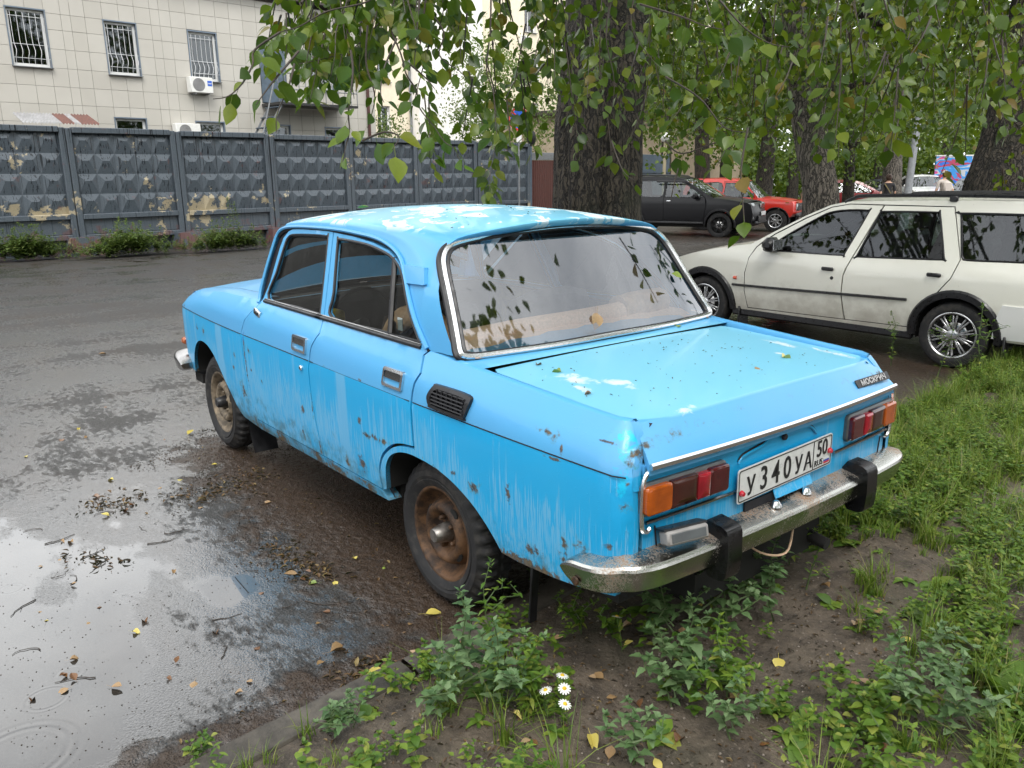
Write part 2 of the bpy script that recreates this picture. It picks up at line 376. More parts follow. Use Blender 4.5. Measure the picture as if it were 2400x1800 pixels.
def chrome(name, rust=.45, base=(.60, .60, .58)):
    k = NM(name); o = k.obj(); n = k.noise(o, 140., 6, .75); l = k.noise(o, 7., 3); zz = k.step(k.sep(o)[2], .575, .59)
    m = k.step(k.ma('ADD', k.ma('ADD', n, k.ma('MULTIPLY', zz, .10 if rust > .2 else 0.)), k.ma('MULTIPLY', l, .9)), 1.22-rust, 1.62-rust)
    c = k.mix(m, base, k.mix(n, (.14, .05, .012), (.36, .17, .045)))
    sm = k.noise(k.sc(o, (6, 40, 6)), 1., 4)
    return k.done(k.bsdf(col=c, metal=k.lerp(m, 1., .15), rough=k.lerp(m, k.lerp(sm, .06, .28), .8), nrm=k.bump(k.ma('ADD', n, k.noise(o, 6., 2)), .12, .006)))
M_BUMPER = chrome('rusty_chrome', .27, (.50, .50, .47)); M_CHROME = chrome('old_chrome', .02, (.72, .73, .74)); M_DULL = chrome('dull_aluminium', .0, (.38, .37, .36))
M_RUBBER = simple('black_rubber', (.012, .012, .014), .42, var=.3, nscale=30); M_BLACK = simple('black_plastic', (.014, .014, .016), .35, var=.2, nscale=40)
M_OVR = simple('wet_black_rubber', (.006, .006, .007), .25, var=.3, nscale=14)
M_VOID = simple('dark_underbody', (.008, .0075, .007), .9); M_GAP = simple('dark_gap', (.006, .006, .010), .7)
def tyre_mat():
    k = NM('tyre_rubber'); o = k.obj(); n = k.noise(o, 18., 6, .65)
    c = k.mix(k.step(n, .45, .72), (.010, .010, .011), (.040, .036, .032))
    return k.done(k.bsdf(col=c, rough=.72, nrm=k.bump(k.noise(o, 90., 3), .12, .004)))
M_TYRE = tyre_mat()
def rust_mat():
    k = NM('rusty_steel'); o = k.obj(); n = k.noise(o, 22., 7, .72); l = k.noise(o, 6., 3)
    f = k.step(k.ma('ADD', n, k.ma('MULTIPLY', k.ma('SUBTRACT', l, .5), .6)), .32, .68)
    c = k.mix(f, (.020, .011, .007), (.13, .066, .030))
    return k.done(k.bsdf(col=c, rough=.62, metal=.2, nrm=k.bump(n, .3, .006)))
M_RUST = rust_mat(); M_HUB = simple('dirty_alloy', (.30, .28, .26), .38, .9, var=.35, nscale=30, bump=.2)
M_DIRTRIM = simple('muddy_steel_rim', (.17, .135, .095), .6, .3, var=.55, nscale=28, bump=.3)
def glass(name, tint, dirt=.0, streak=0., refl=1.9):
    k = NM(name); o = k.obj()
    fr = k.n('Fresnel', {'IOR': 1.5 if refl < 2 else 1.95}).outputs[0]
    t = k.n('BsdfTransparent', {'Color': tint}).outputs[0]; g = k.n('BsdfGlossy', {'Color': (.95, .97, 1.), 'Roughness': .025}).outputs[0]
    f = k.ma('MULTIPLY', fr, refl if refl < 2 else 1.45, cl=True)
    sh = k.n('MixShader', {0: f, 1: t, 2: g}).outputs[0]
    if dirt:
        n = k.noise(o, 90., 4, .7); s2 = k.noise(k.sc(o, (30, 30, 1.5)), 1., 4, .6)
        m = k.ma('MULTIPLY', k.ma('ADD', k.step(n, .5, .8), k.ma('MULTIPLY', k.step(s2, .45, .75), streak)), dirt, cl=True)
        sh = k.n('MixShader', {0: m, 1: sh, 2: k.bsdf(col=(.26, .26, .25), rough=.5)}).outputs[0]
    return k.done(sh)
M_GLASS = glass('dusty_side_glass', (.80, .82, .78), .10, .3, 1.3); M_RGLASS = glass('rear_glass', (.76, .77, .76), .06, .5, 2.0)
M_CGLASS = glass('green_tinted_glass', (.48, .56, .53), .03, .3); M_DGLASS = glass('dark_tinted_glass', (.10, .12, .12)); M_WGLASS = glass('window_glass', (.55, .60, .60))
def lens(name, col, a=.0):
    k = NM(name); o = k.obj(); x, y, z = k.sep(o)
    rib = k.n('TexWave', {'Vector': o, 'Scale': 40., 'Distortion': 0.}, bands_direction='Z').outputs['Fac']
    n = k.noise(o, 12., 3); c = k.mix(k.step(n, .3, .7), tuple(q*.6 for q in col), col)
    return k.done(k.bsdf(col=c, rough=.10, coat=.5, spec=.6, nrm=k.bump(rib, .10, .002)))
M_AMBER = lens('amber_lens', (.46, .090, .004)); M_REDL = lens('red_lens', (.075, .006, .008)); M_REFL = lens('red_reflector', (.34, .008, .020)); M_BROWN = lens('smoked_lens', (.055, .010, .006)); M_CLEAR = simple('clear_lamp', (.40, .42, .43), .12, .5)
M_TAN = simple('tan_leatherette', (.46, .30, .17), .6, var=.2, nscale=25, bump=.1); M_CLOTH = simple('beige_dotted_cloth', (.70, .48, .33), .85, var=.12, nscale=120, bump=.2)
M_OLIVE = simple('olive_upholstery', (.16, .13, .03), .8, var=.5, nscale=16); M_YELLOW = simple('yellow_cloth', (.42, .33, .03), .8, var=.2); M_INT = simple('dark_interior', (.02, .02, .022), .7, var=.2)
M_SEATG = simple('grey_seat_cover', (.13, .13, .14), .8, var=.3, nscale=14)
M_PLATE = simple('plate_white', (.66, .67, .66), .35, var=.06, nscale=30); M_INK = simple('plate_black', (.012, .012, .014), .4)
M_FB = simple('flag_blue', (.02, .09, .45), .4); M_FR = simple('flag_red', (.55, .03, .03), .4); M_RCAP = simple('red_cap', (.50, .012, .03), .25, coat=.4)
def cream():
    k = NM('cream_white_paint'); o = k.obj(); x, y, z = k.sep(o); n = k.noise(o, 6., 6, .65); f = k.noise(o, 90., 3)
    d = k.step(k.ma('ADD', k.ma('MULTIPLY', z, -1.5), k.ma('MULTIPLY', n, 1.1)), -.35, .25); c = k.mix(k.ma('MULTIPLY', d, .55), (.74, .73, .655), (.26, .22, .17))
    r = k.step(f, .70, .76); c = k.mix(k.ma('MULTIPLY', r, .4), c, (.2, .15, .1))
    return k.done(k.bsdf(col=c, rough=k.lerp(d, .30, .6), coat=k.lerp(d, .6, .1), coatr=.04, nrm=k.bump(k.noise(o, 3., 2), .04, .03)))
M_CREAM = cream(); M_DKCAR = simple('black_car_paint', (.007, .007, .009), .35, coat=.15, spec=.25); M_REDCAR = simple('red_car_paint', (.62, .030, .018), .28, coat=.7)
M_MARCAR = simple('dark_red_car_paint', (.20, .008, .012), .25, coat=.7); M_WHCAR = simple('white_car_paint', (.75, .75, .74), .28, coat=.7); M_GRCAR = simple('grey_car_paint', (.05, .06, .08), .28, coat=.7)
M_ALLOY = simple('alloy', (.52, .52, .53), .28, .9, var=.15); M_BALLOY = simple('black_alloy', (.02, .02, .022), .3, .3)
M_ORANGE = simple('orange_marker', (.60, .07, .02), .2, coat=.5)

def asphalt():
    k = NM('wet_asphalt'); P = k.pos(); x, y, z = k.sep(P)
    big = k.noise(P, .55, 4, .55); mid = k.noise(k.sc(P, (1.6, 3.2, 1.)), 1., 5, .6); fine = k.noise(P, 120., 3, .6); g2 = k.voro(P, 140.)
    # broad shallow puddles
    pd = k.ma('ADD', k.ma('MULTIPLY', big, .55), k.ma('MULTIPLY', mid, .45))
    def blob(cx, cy, rx, ry, w):
        a = k.ma('MULTIPLY', k.ma('SUBTRACT', x, cx), 1/rx); b = k.ma('MULTIPLY', k.ma('SUBTRACT', y, cy), 1/ry)
        return k.ma('MULTIPLY', k.ma('SUBTRACT', 1., k.ma('SQRT', k.ma('ADD', k.ma('MULTIPLY', a, a), k.ma('MULTIPLY', b, b))), cl=True), w)
    bln = k.ma('ADD', blob(.35, 2.15, .75, .65, .5), k.ma('ADD', blob(1.5, 2.2, 1.1, .8, .28), k.ma('ADD', blob(1.02, 1.55, .42, .32, .22), blob(.62, 1.28, .3, .25, .25))))
    dist = k.step(x, 2.5, 6.); bl = k.ma('ADD', bln, k.ma('ADD', k.ma('MULTIPLY', k.ma('SUBTRACT', k.noise(k.sc(P, (1.1, .30, 1.)), 1., 5, .65, .6), .5), k.lerp(dist, .20, 1.15)), k.ma('ADD', blob(6.5, 2.5, 6., 5., .08), k.ma('MULTIPLY', dist, -.01))))
    wet = k.ma('ADD', pd, bl)
    pud = k.step(k.ma('ADD', pd, bln), .61, .68); spk = k.noise(k.sc(P, (14, 26, 1)), 1., 4, .7); film = k.step(k.ma('ADD', wet, k.ma('MULTIPLY', k.ma('SUBTRACT', spk, .5), k.lerp(dist, .44, .9))), k.lerp(dist, .43, .47), k.lerp(dist, .53, .62))
    # mud blown against the car and the kerb
    mn = k.noise(P, 5., 6, .65); mn2 = k.noise(P, 26., 4, .6)
    dcar = k.ma('SUBTRACT', 1., k.ma('MULTIPLY', k.ma('SUBTRACT', y, .55), 1/.85), cl=True)
    dk = k.ma('SUBTRACT', 1., k.ma('MULTIPLY', k.ma('ADD', x, k.ma('MULTIPLY_ADD', y, .10, .20)), 1/.42), cl=True)
    xr = k.ma('MULTIPLY', k.step(x, 3.0, 2.4), k.step(x, -1.2, -.3))
    mud = k.ma('MAXIMUM', k.ma('MULTIPLY', dcar, xr), k.ma('MULTIPLY', dk, .95))
    far = k.step(x, 3.5, 9.); mud = k.ma('MAXIMUM', mud, k.ma('MULTIPLY', k.ma('MULTIPLY', k.step(y, -3., -8.), far), .55))
    mm = k.step(k.ma('ADD', mud, k.ma('MULTIPLY', k.ma('SUBTRACT', mn, .5), 1.5)), .38, .62)
    c = k.mix(k.step(fine, .35, .7), (.020, .019, .018), (.075, .071, .067))
    c = k.mix(k.step(mid, .4, .7), c, (.040, .032, .026))
    mc = k.mix(mn2, (.018, .012, .008), (.080, .055, .039)); c = k.mix(mm, c, mc)
    rough = k.lerp(film, .52, .20); rough = k.lerp(mm, rough, k.lerp(mn2, .18, .55)); 
    pudm = k.ma('MULTIPLY', pud, k.ma('SUBTRACT', 1., k.ma('MULTIPLY', mm, .85)))
    rough = k.lerp(pudm, rough, .015)
    # rings where drops hit the water
    rg = None
    for cx, cy, f, rad in ((.30, 2.02, 300., .075), (.40, 1.93, 210., .05), (.05, 2.13, 190., .17), (1.2, 2.0, 250., .05), (.62, 2.35, 220., .06)):
        a = k.ma('SUBTRACT', x, cx); b = k.ma('SUBTRACT', y, cy); d = k.ma('SQRT', k.ma('ADD', k.ma('MULTIPLY', a, a), k.ma('MULTIPLY', b, b)))
        w = k.ma('MULTIPLY', k.ma('SINE', k.ma('MULTIPLY', d, f)), k.step(k.ma('ABSOLUTE', k.ma('SUBTRACT', d, rad*.8)), rad*.3, 0.))
        rg = w if rg is None else k.ma('ADD', rg, w)
    h = k.ma('ADD', k.ma('MULTIPLY', fine, .35), k.ma('ADD', k.ma('MULTIPLY', g2, .35), k.ma('MULTIPLY', k.noise(k.sc(P, (9, 22, 1)), 1., 4), 1.1)))
    h = k.ma('ADD', h, k.ma('MULTIPLY', k.ma('MULTIPLY', mm, mn2), 3.5))
    st = k.lerp(film, .7, .34); st = k.lerp(mm, st, .9); st = k.lerp(pudm, st, .0)
    nb = k.n('Bump', {'Height': h, 'Strength': st, 'Distance': .006}).outputs[0]
    nb = k.n('Bump', {'Height': k.ma('MULTIPLY', rg, .4), 'Strength': k.ma('MULTIPLY', pudm, .22), 'Distance': .002, 'Normal': nb}).outputs[0]
    return k.done(k.bsdf(col=k.mix(k.ma('MULTIPLY', pudm, .4), c, (.03, .028, .024)), rough=rough, nrm=nb, spec=k.lerp(film, .25, .6), coat=k.ma('MULTIPLY', k.ma('MAXIMUM', film, pudm), k.lerp(mm, .95, .25)), coatr=k.lerp(pudm, k.lerp(dist, .16, .27), .01), cnrm=nb))
def soil():
    k = NM('damp_soil'); P = k.pos(); n = k.noise(P, 9., 9, .72); f = k.noise(P, 70., 5, .65); l = k.noise(P, 1.6, 3)
    c = k.mix(k.step(n, .3, .7), (.038, .028, .020), (.150, .117, .085)); c = k.mix(k.step(f, .56, .76), c, (.23, .19, .145)); c = k.mix(k.ma('MULTIPLY', k.step(l, .5, .7), .35), c, (.035, .045, .018))
    return k.done(k.bsdf(col=c, rough=k.lerp(n, .55, .85), nrm=k.bump(k.ma('ADD', k.ma('MULTIPLY', n, 1.2), k.ma('MULTIPLY', f, .5)), .9, .02)))
M_ASPH = asphalt(); M_SOIL = soil()
def concrete(name, a, b, ns=9.):
    k = NM(name); o = k.obj(); n = k.noise(o, ns, 6, .65); f = k.noise(o, 80., 3)
    return k.done(k.bsdf(col=k.mix(k.step(n, .3, .7), a, b), rough=k.lerp(n, .45, .8), nrm=k.bump(k.ma('ADD', n, k.ma('MULTIPLY', f, .4)), .4, .01)))
M_KERB = concrete('muddy_kerb_concrete', (.030, .024, .018), (.105, .090, .072))
def fence_paint(name, peel, red):
    k = NM(name); P = k.pos(); o = k.obj(); x, y, z = k.sep(o); pz = k.sep(P)[2]
    n = k.noise(P, 2.6, 7, .68); f = k.noise(P, 40., 5, .65)
    c = k.mix(k.step(f, .3, .7), (.055, .070, .086), (.085, .103, .122))
    run = k.noise(k.sc(P, (28, 28, .55)), 1., 3, .6); up = k.step(pz, .5, 2.2)
    c = k.mix(k.ma('MULTIPLY', k.step(run, .57, .62), k.lerp(up, .3, .9)), c, (.010, .012, .015))
    o_x = k.ma('MULTIPLY', k.ma('SUBTRACT', -1.7, k.sep(P)[1]), 1.); low = k.ma('MULTIPLY', k.step(pz, 1.05, .55), .4); lv = k.noise(P, .9, 2)
    pm = k.ma('ADD', k.ma('ADD', n, k.ma('MULTIPLY', k.ma('SUBTRACT', lv, .5), .7)), k.ma('MULTIPLY', low, peel))
    band = k.ma('MULTIPLY', k.step(pz, .70, .80), k.step(pz, 1.25, 1.08)); pm = k.ma('ADD', pm, k.ma('MULTIPLY', band, k.ma('MULTIPLY_ADD', k.step(o_x, 2., 7.), -.12, .115)))
    top = k.ma('MULTIPLY', k.step(pz, 1.9, 2.3), k.step(k.ma('ABSOLUTE', k.ma('SUBTRACT', o_x, 1.3)), 1.3, 1.0)); pm = k.ma('ADD', pm, k.ma('MULTIPLY', top, .09))
    c = k.mix(k.step(pm, .69, .71), c, k.mix(f, (.24, .20, .13), (.46, .40, .28)))
    c = k.mix(k.ma('MULTIPLY', k.step(k.ma('ADD', k.noise(P, 3.4, 6, .7), k.ma('MULTIPLY', k.step(pz, .6, .1), .16)), .62, .66), red), c, (.16, .045, .028))
    return k.done(k.bsdf(col=c, rough=k.lerp(k.step(run, .55, .62), .42, .2), nrm=k.bump(k.ma('ADD', k.ma('MULTIPLY', k.step(pm, .69, .71), -.8), k.ma('MULTIPLY', f, .5)), .35, .006)))
M_FENCE = fence_paint('peeling_fence_paint', .085, .35); M_FOOT = fence_paint('footing_paint', .02, .55)
def tile_mat():
    k = NM('grey_porcelain_tile'); P = k.pos(); r = k.n('ObjectInfo').outputs['Random']; n = k.noise(P, 1.2, 4)
    c = k.mix(r, (.44, .42, .375), (.48, .46, .415)); c = k.mix(k.ma('MULTIPLY', k.step(n, .35, .7), .25), c, (.37, .35, .315))
    sp = k.ma('MULTIPLY', k.step(k.noise(P, 26., 3, .7), .68, .74), k.step(k.noise(P, .7, 2), .5, .62)); c = k.mix(k.ma('MULTIPLY', sp, .5), c, (.12, .11, .10))
    return k.done(k.bsdf(col=c, rough=.38, spec=.4))
M_TILE = tile_mat(); M_JOINT = simple('dark_joint', (.13, .125, .115), .8)
M_PLASTER = concrete('cream_plaster', (.66, .58, .44), (.74, .66, .52), 3.); M_WPLASTER = concrete('white_plaster', (.70, .68, .64), (.78, .77, .74), 3.); M_BEIGE = concrete('beige_plaster', (.42, .33, .24), (.52, .42, .31), 3.)
M_FRAMEB = simple('blue_grey_flashing', (.16, .20, .25), .4, .4); M_UPVC = simple('white_upvc', (.72, .72, .70), .35); M_BARS = simple('white_bars', (.60, .61, .62), .45); M_ROOM = simple('dark_room', (.012, .013, .014), .6); M_CURT = simple('pale_curtain', (.55, .55, .52), .8)
M_ACW = simple('ac_white', (.70, .70, .67), .4, var=.05); M_ACG = simple('ac_grille', (.22, .22, .22), .5); M_BRAND = simple('blue_badge', (.02, .10, .50), .4)
M_PIPE = simple('brown_drainpipe', (.07, .028, .024), .4); M_GATE = simple('brown_corrugated_steel', (.085, .032, .026), .42, var=.12, nscale=8); M_BLUEP = simple('blue_grey_steel', (.075, .105, .14), .5, var=.2, nscale=6)
M_CORR = simple('rusted_sheet', (.40, .40, .41), .45, .3, var=.25, nscale=5); M_CORR2 = simple('red_brown_sheet', (.17, .085, .07), .6, var=.35, nscale=9); M_EAVE = simple('eave_brown', (.055, .045, .04), .6); M_GALV = simple('galvanised_steel', (.20, .21, .22), .5, .3, var=.15)

def bark(name, a, b):
    k = NM(name); o = k.obj(); wv = k.n('VectorMath', {0: o, 1: k.n('VectorMath', {0: k.n('TexNoise', {'Vector': o, 'Scale': 9., 'Detail': 3.}).outputs['Color'], 1: (.12, .12, .12)}, operation='MULTIPLY').outputs[0]}, operation='ADD').outputs[0]
    ve = k.voro(k.sc(wv, (21, 21, 2.4)), 1., 'DISTANCE_TO_EDGE'); v2 = k.voro(k.sc(wv, (46, 46, 8)), 1., 'DISTANCE_TO_EDGE'); f = k.noise(o, 60., 4); l = k.noise(o, 1.3, 3); gn = k.noise(o, 11., 6, .65)
    n = k.ma('ADD', k.ma('MULTIPLY', k.step(ve, 0., .22), .65), k.ma('ADD', k.ma('MULTIPLY', k.step(v2, 0., .2), .2), k.ma('MULTIPLY', gn, .3)))
    c = k.mix(k.step(n, .15, 1.05), a, b); c = k.mix(k.ma('MULTIPLY', k.step(l, .52, .72), .4), c, (.035, .045, .02))
    return k.done(k.bsdf(col=c, rough=.85, nrm=k.bump(k.ma('ADD', n, k.ma('MULTIPLY', f, .35)), 1., .03)))
M_BARK = bark('dark_poplar_bark', (.006, .005, .004), (.070, .058, .043)); M_BARK2 = bark('grey_poplar_bark', (.025, .022, .018), (.20, .175, .145)); M_TWIG = simple('brown_twig', (.035, .024, .016), .6, var=.4)
def leaf_mat(name, cols, rnd='obj', tr=.36, rough=.32):
    k = NM(name); r = k.n('ObjectInfo').outputs['Random'] if rnd == 'obj' else k.n('NewGeometry').outputs['Random Per Island']
    cr_ = k.n('ValToRGB', {'Fac': r}); e = cr_.color_ramp.elements; cr_.color_ramp.interpolation = 'LINEAR'
    while len(e) < len(cols): e.new(.5)
    for i, (p, c) in enumerate(cols): e[i].position = p; e[i].color = (*c, 1)
    P = k.pos(); n = k.noise(P, 60., 3); c = k.mix(k.ma('MULTIPLY', n, .35), cr_.outputs[0], (.02, .035, .012))
    b = k.bsdf(col=c, rough=k.lerp(n, rough-.08, rough+.15), spec=.38, nrm=k.bump(n, .15, .002))
    t = k.n('BsdfTranslucent', {'Color': k.mix(.5, c, (.17, .28, .01))}).outputs[0]
    return k.done(k.n('MixShader', {0: tr, 1: b, 2: t}).outputs[0])
POP = [(0., (.020, .052, .007)), (.22, (.042, .092, .008)), (.45, (.072, .130, .009)), (.72, (.115, .175, .011)), (.92, (.19, .23, .015)), (1., (.20, .12, .02))]
M_LEAF = leaf_mat('poplar_leaf', POP, 'obj'); M_LEAFI = leaf_mat('poplar_foliage', POP, 'isl'); M_FAR = leaf_mat('distant_foliage', [(0., (.028, .065, .008)), (.5, (.075, .13, .012)), (.85, (.135, .20, .02)), (1., (.20, .25, .03))], 'isl', .3, .4)
M_MAPLE = leaf_mat('pale_maple_foliage', [(0., (.075, .125, .035)), (.6, (.13, .19, .055)), (1., (.22, .26, .08))], 'isl', .4, .4)
M_WEED = leaf_mat('weed_foliage', [(0., (.06, .14, .015)), (.5, (.13, .235, .028)), (.85, (.22, .32, .04)), (1., (.34, .36, .07))], 'isl', .3, .45); M_GOOSE = leaf_mat('goosefoot_foliage', [(0., (.07, .14, .05)), (.5, (.13, .23, .085)), (1., (.22, .32, .15))], 'isl', .25, .5)
M_GRASS = leaf_mat('grass_blades', [(0., (.09, .17, .018)), (.6, (.19, .29, .035)), (.9, (.31, .36, .07)), (1., (.42, .37, .16))], 'isl', .3, .4)
M_DEAD = leaf_mat('fallen_leaf', [(0., (.10, .045, .018)), (.35, (.20, .10, .04)), (.6, (.30, .20, .07)), (.8, (.40, .34, .10)), (1., (.30, .34, .08))], 'obj', .15, .35); M_DEADI = leaf_mat('leaf_litter', [(0., (.02, .012, .008)), (.5, (.07, .035, .018)), (.85, (.16, .085, .035)), (1., (.30, .22, .09))], 'isl', .1, .4)
M_PETAL = simple('white_petal', (.78, .78, .74), .6); M_POLLEN = simple('yellow_disc', (.65, .42, .02), .7); M_STEM = simple('green_stem', (.07, .11, .035), .6); M_MUDC = simple('mud_crumbs', (.035, .022, .015), .6, var=.6, nscale=30); M_STONE = simple('pebble', (.20, .17, .14), .6, var=.4, nscale=8)
M_SKIN = simple('skin', (.45, .27, .19), .55, spec=.3); M_HAIR = simple('brown_hair', (.045, .025, .016), .5); M_TEE = simple('black_cloth', (.014, .014, .016), .85); M_BEIGEC = simple('beige_cloth', (.46, .41, .37), .85); M_JEAN = simple('dark_trousers', (.03, .035, .05), .85); M_STRAP = simple('olive_strap', (.16, .13, .05), .7)
# ---------------- ground, kerb, soil ----------------
def span(a, b, n, p=1.): 
    t = np.linspace(0, 1, n)**p; return a+(b-a)*t
gx_ = np.concatenate([-span(0, 700, 26, 4)[::-1][:-1], span(0, 30, 70), span(30, 900, 26, 3)[1:]]); gy_ = np.concatenate([-span(30, 900, 26, 3)[::-1][:-1], span(-30, 12, 90), span(12, 900, 24, 3)[1:]])
g = MB(); g.grid([[(x, y, gz(x, y)) for y in gy_] for x in gx_], M_ASPH); tag(g.build('asphalt_ground', weld=0), kind='structure')
def kx(y): return -.24-.095*(y-.62)
def soilz(x, y):
    d = kx(y)-.10-x
    n = noise.noise((x*1.1, y*1.1, 0))*.045+noise.noise((x*4, y*4, 3))*.018+noise.noise((x*13, y*13, 5))*.009+noise.noise((x*33, y*33, 8))*.004
    m = .05*math.exp(-((x+1.05)**2+(y+.75)**2)/.25)
    return gz(x, y)+.040+min(1., max(0., d*2.2))*(.05+n+m)-(.03 if d < 0.005 else 0)
sx_ = np.concatenate([span(0, 2.3, 110), span(2.3, 14, 30, 1.5)[1:]]); sy_ = np.concatenate([span(2.6, -4.5, 300), span(-4.5, -40, 60, 1.6)[1:]]); sy_ = np.concatenate([span(16, 2.6, 16, .7)[:-1], sy_])
s_ = MB(); s_.grid([[(kx(y)-.10-d, y, soilz(kx(y)-.10-d, y)) for y in sy_] for d in sx_], M_SOIL); tag(s_.build('soil_verge', ang=180, weld=0), kind='structure')
kb = tag(bpy.data.objects.new('kerb', None), kind='structure'); COL.objects.link(kb)
for i in range(16):
    y = 2.55-i*1.0; ln = .985
    b = MB(); L = 10
    for j in range(1): pass
    yy = np.linspace(y-ln/2, y+ln/2, 9); rows = []
    for q in yy:
        c = kx(q); z = gz(c, q); e = noise.noise((q*3, i, 0))*.006; h = .052+noise.noise((q*2.1, 7, 1))*.008; en = .012 if q in (yy[0], yy[-1]) else 0
        rows.append([(c+.012-en*.3, q, z-.06), (c+.006+e, q, z+h-.018-en), (c-.006+e, q, z+h-.003-en), (c-.06, q, z+h-en), (c-.112, q, z+h-.004-en), (c-.124, q, z+h-.02-en), (c-.124, q, z-.06)])
    b.grid(rows, M_KERB, False); b.build('kerb_stone', kb)

# ---------------- concrete fence ----------------
FA = R_(-84); FD = Vector((math.cos(FA), math.sin(FA), 0)); FN = Vector((-FD.y, FD.x, 0)); FP = Vector((18.7, -1.7, 0))
def fpt(u, v, D=0.):                            # a picture ray on the plane D metres behind the fence -> (along, z)
    r = ray(u, v); Q = FP+FN*D; p = CAM+r*((Q-CAM).dot(FN)/r.dot(FN)); return (p-Q).dot(FD), p.z
def fence_panel():
    b = MB(); W_ = 2.475; y0 = .0
    def slab(s0, s1, z0, z1, yf): b.box(((s0+s1)/2, (yf+.14)/2, (z0+z1)/2), (s1-s0, .14-yf, z1-z0), M_FENCE, Matrix.Identity(3), .012)
    slab(.0, .13, .33, 2.83, -.02); slab(W_-.13, W_, .33, 2.83, -.02)
    slab(.131, W_-.131, 2.72, 2.85, -.05); slab(.131, W_-.131, .80, .92, -.035); slab(.131, W_-.131, .33, .45, -.035); slab(.131, W_-.131, .451, .799, .05)
    cw = (W_-.26)/5; ch = (2.72-.92)/4
    for i in range(5):
        for j in range(4):
            s0, s1, z0, z1 = .13+i*cw, .13+(i+1)*cw, .92+j*ch, .92+(j+1)*ch; m = (s0+s1)/2; zz = z0+ch*.66; w = cw*.17; d = .058
            b.add([(s0, .06, z0), (s1, .06, z0), (s1, .06, z1), (s0, .06, z1), (m-w, d-.055, zz), (m+w, d-.055, zz)], [(0, 1, 5, 4), (1, 2, 5), (2, 3, 4, 5), (3, 0, 4)], M_FENCE)
    return b.mesh('fence_panel', 10, 1e-5)
fence = thing('concrete_fence', 'tall dark blue-grey concrete panel fence with pyramid relief and peeling paint', 'fence', FP, FA)
pm_ = fence_panel(); fb = MB(); fb.add([(-.37, -.42, -.15), (.37, -.42, -.15), (.37, .30, -.15), (-.37, .30, -.15), (-.31, -.36, .40), (.29, -.36, .40), (.27, .24, .40), (-.29, .24, .40)], [(0, 1, 5, 4), (1, 2, 6, 5), (2, 3, 7, 6), (3, 0, 4, 7), (4, 5, 6, 7)], M_FOOT); fbm = fb.mesh('footing', 20)
for k in range(-10, 6):
    p = FP+FD*(k*2.5+1.25); z = gz(p.x, p.y); tilt = random.uniform(-.006, .006)
    inst(pm_, 'fence_panel', fence, Matrix.Translation((k*2.5+.0125, random.uniform(-.012, .012), z)) @ Matrix.Rotation(tilt, 4, 'Y'))
    q = FP+FD*(k*2.5); o = inst(fbm, 'footing', fence, Matrix.Translation((k*2.5+random.uniform(-.05, .05), 0, gz(q.x, q.y))) @ Matrix.Rotation(random.uniform(-.06, .06), 4, 'Z'))
fbk = MB().box((-5, .22, .0), (40, .2, .75), M_FENCE); fbk.build('plinth', fence)
# gate line beyond the fence
gs, _ = fpt(1252, 400); ge = gs+3.2
gate = thing('corrugated_gate', 'brown corrugated steel gate under a grey beam beyond the fence end', 'gate', FP+FD*gs+FN*.2+Vector((0, 0, gz(20.4, -17))), FA)
b = MB(); n = 64; xs = np.linspace(0, 3.2, n*2+1); b.grid([[(x, .018*(1 if (i//2) % 2 else -1), z) for z in (.12, 2.28)] for i, x in enumerate(xs)], M_GATE, True); b.build('gate_leaf', gate)
MB().box((1.55, .08, 2.42), (3.5, .2, .26), M_GALV, Matrix.Identity(3), .01).build('beam', gate); MB().box((-.20, 0, 1.3), (.30, .30, 2.9), M_BLUEP, Matrix.Identity(3), .01).build('post', gate)
fl = thing('floodlight', 'dark hooded floodlight on top of the post at the fence end', 'lamp', FP+FD*(gs-.05)+FN*.1+Vector((0, 0, gz(20.4, -17)+2.75)), FA)
MB().lathe([(0, .12), (.15, .11), (.19, .02), (.17, -.06), (.08, -.12), (0, -.13)], M_BLACK, 20).xf(Matrix.Translation((.02, 0, .30)) @ Matrix.Scale(1.35, 4, (0, 0, 1))).build('housing', fl); MB().tube([(0, 0, 0), (0, 0, .12)], .04, M_BLACK, 8).build('bracket', fl)
s0, _ = fpt(1512, 380); s1, _ = fpt(1578, 380)
bp = thing('blue_grey_gate', 'plain blue-grey sheet steel gate right of the big tree trunk', 'gate', FP+FD*s0+FN*.2+Vector((0, 0, gz(22, -25))), FA)
for i in range(2): MB().box(((s1-s0)*(.25+.5*i), 0, 1.35), ((s1-s0)*.49, .05, 2.5), M_BLUEP, Matrix.Identity(3), .01).build('gate_leaf', bp)
MB().box(((s1-s0)/2, -.04, 1.9), (s1-s0, .04, .08), M_BLUEP).build('rail', bp)
sl_, _ = fpt(1521, 340); lp = thing('gate_globe_lamp', 'white globe lamp on a yellow post beside the big trunk', 'lamp', FP+FD*sl_-FN*.8+Vector((0, 0, gz(21, -25))), FA)
zl = fpt(1521, 330)[1]; MB().lathe([(0, -.2), (.12, -.16), (.19, -.05), (.19, .05), (.12, .16), (0, .2)], M_UPVC, 20, Matrix.Translation((0, 0, zl+.4)) @ Matrix.Rotation(R_(90), 4, 'X')).build('globe', lp); MB().tube([(0, 0, 0), (0, 0, zl+.22)], .07, simple('yellow_post_paint', (.42, .36, .24), .5), 10).build('post', lp)

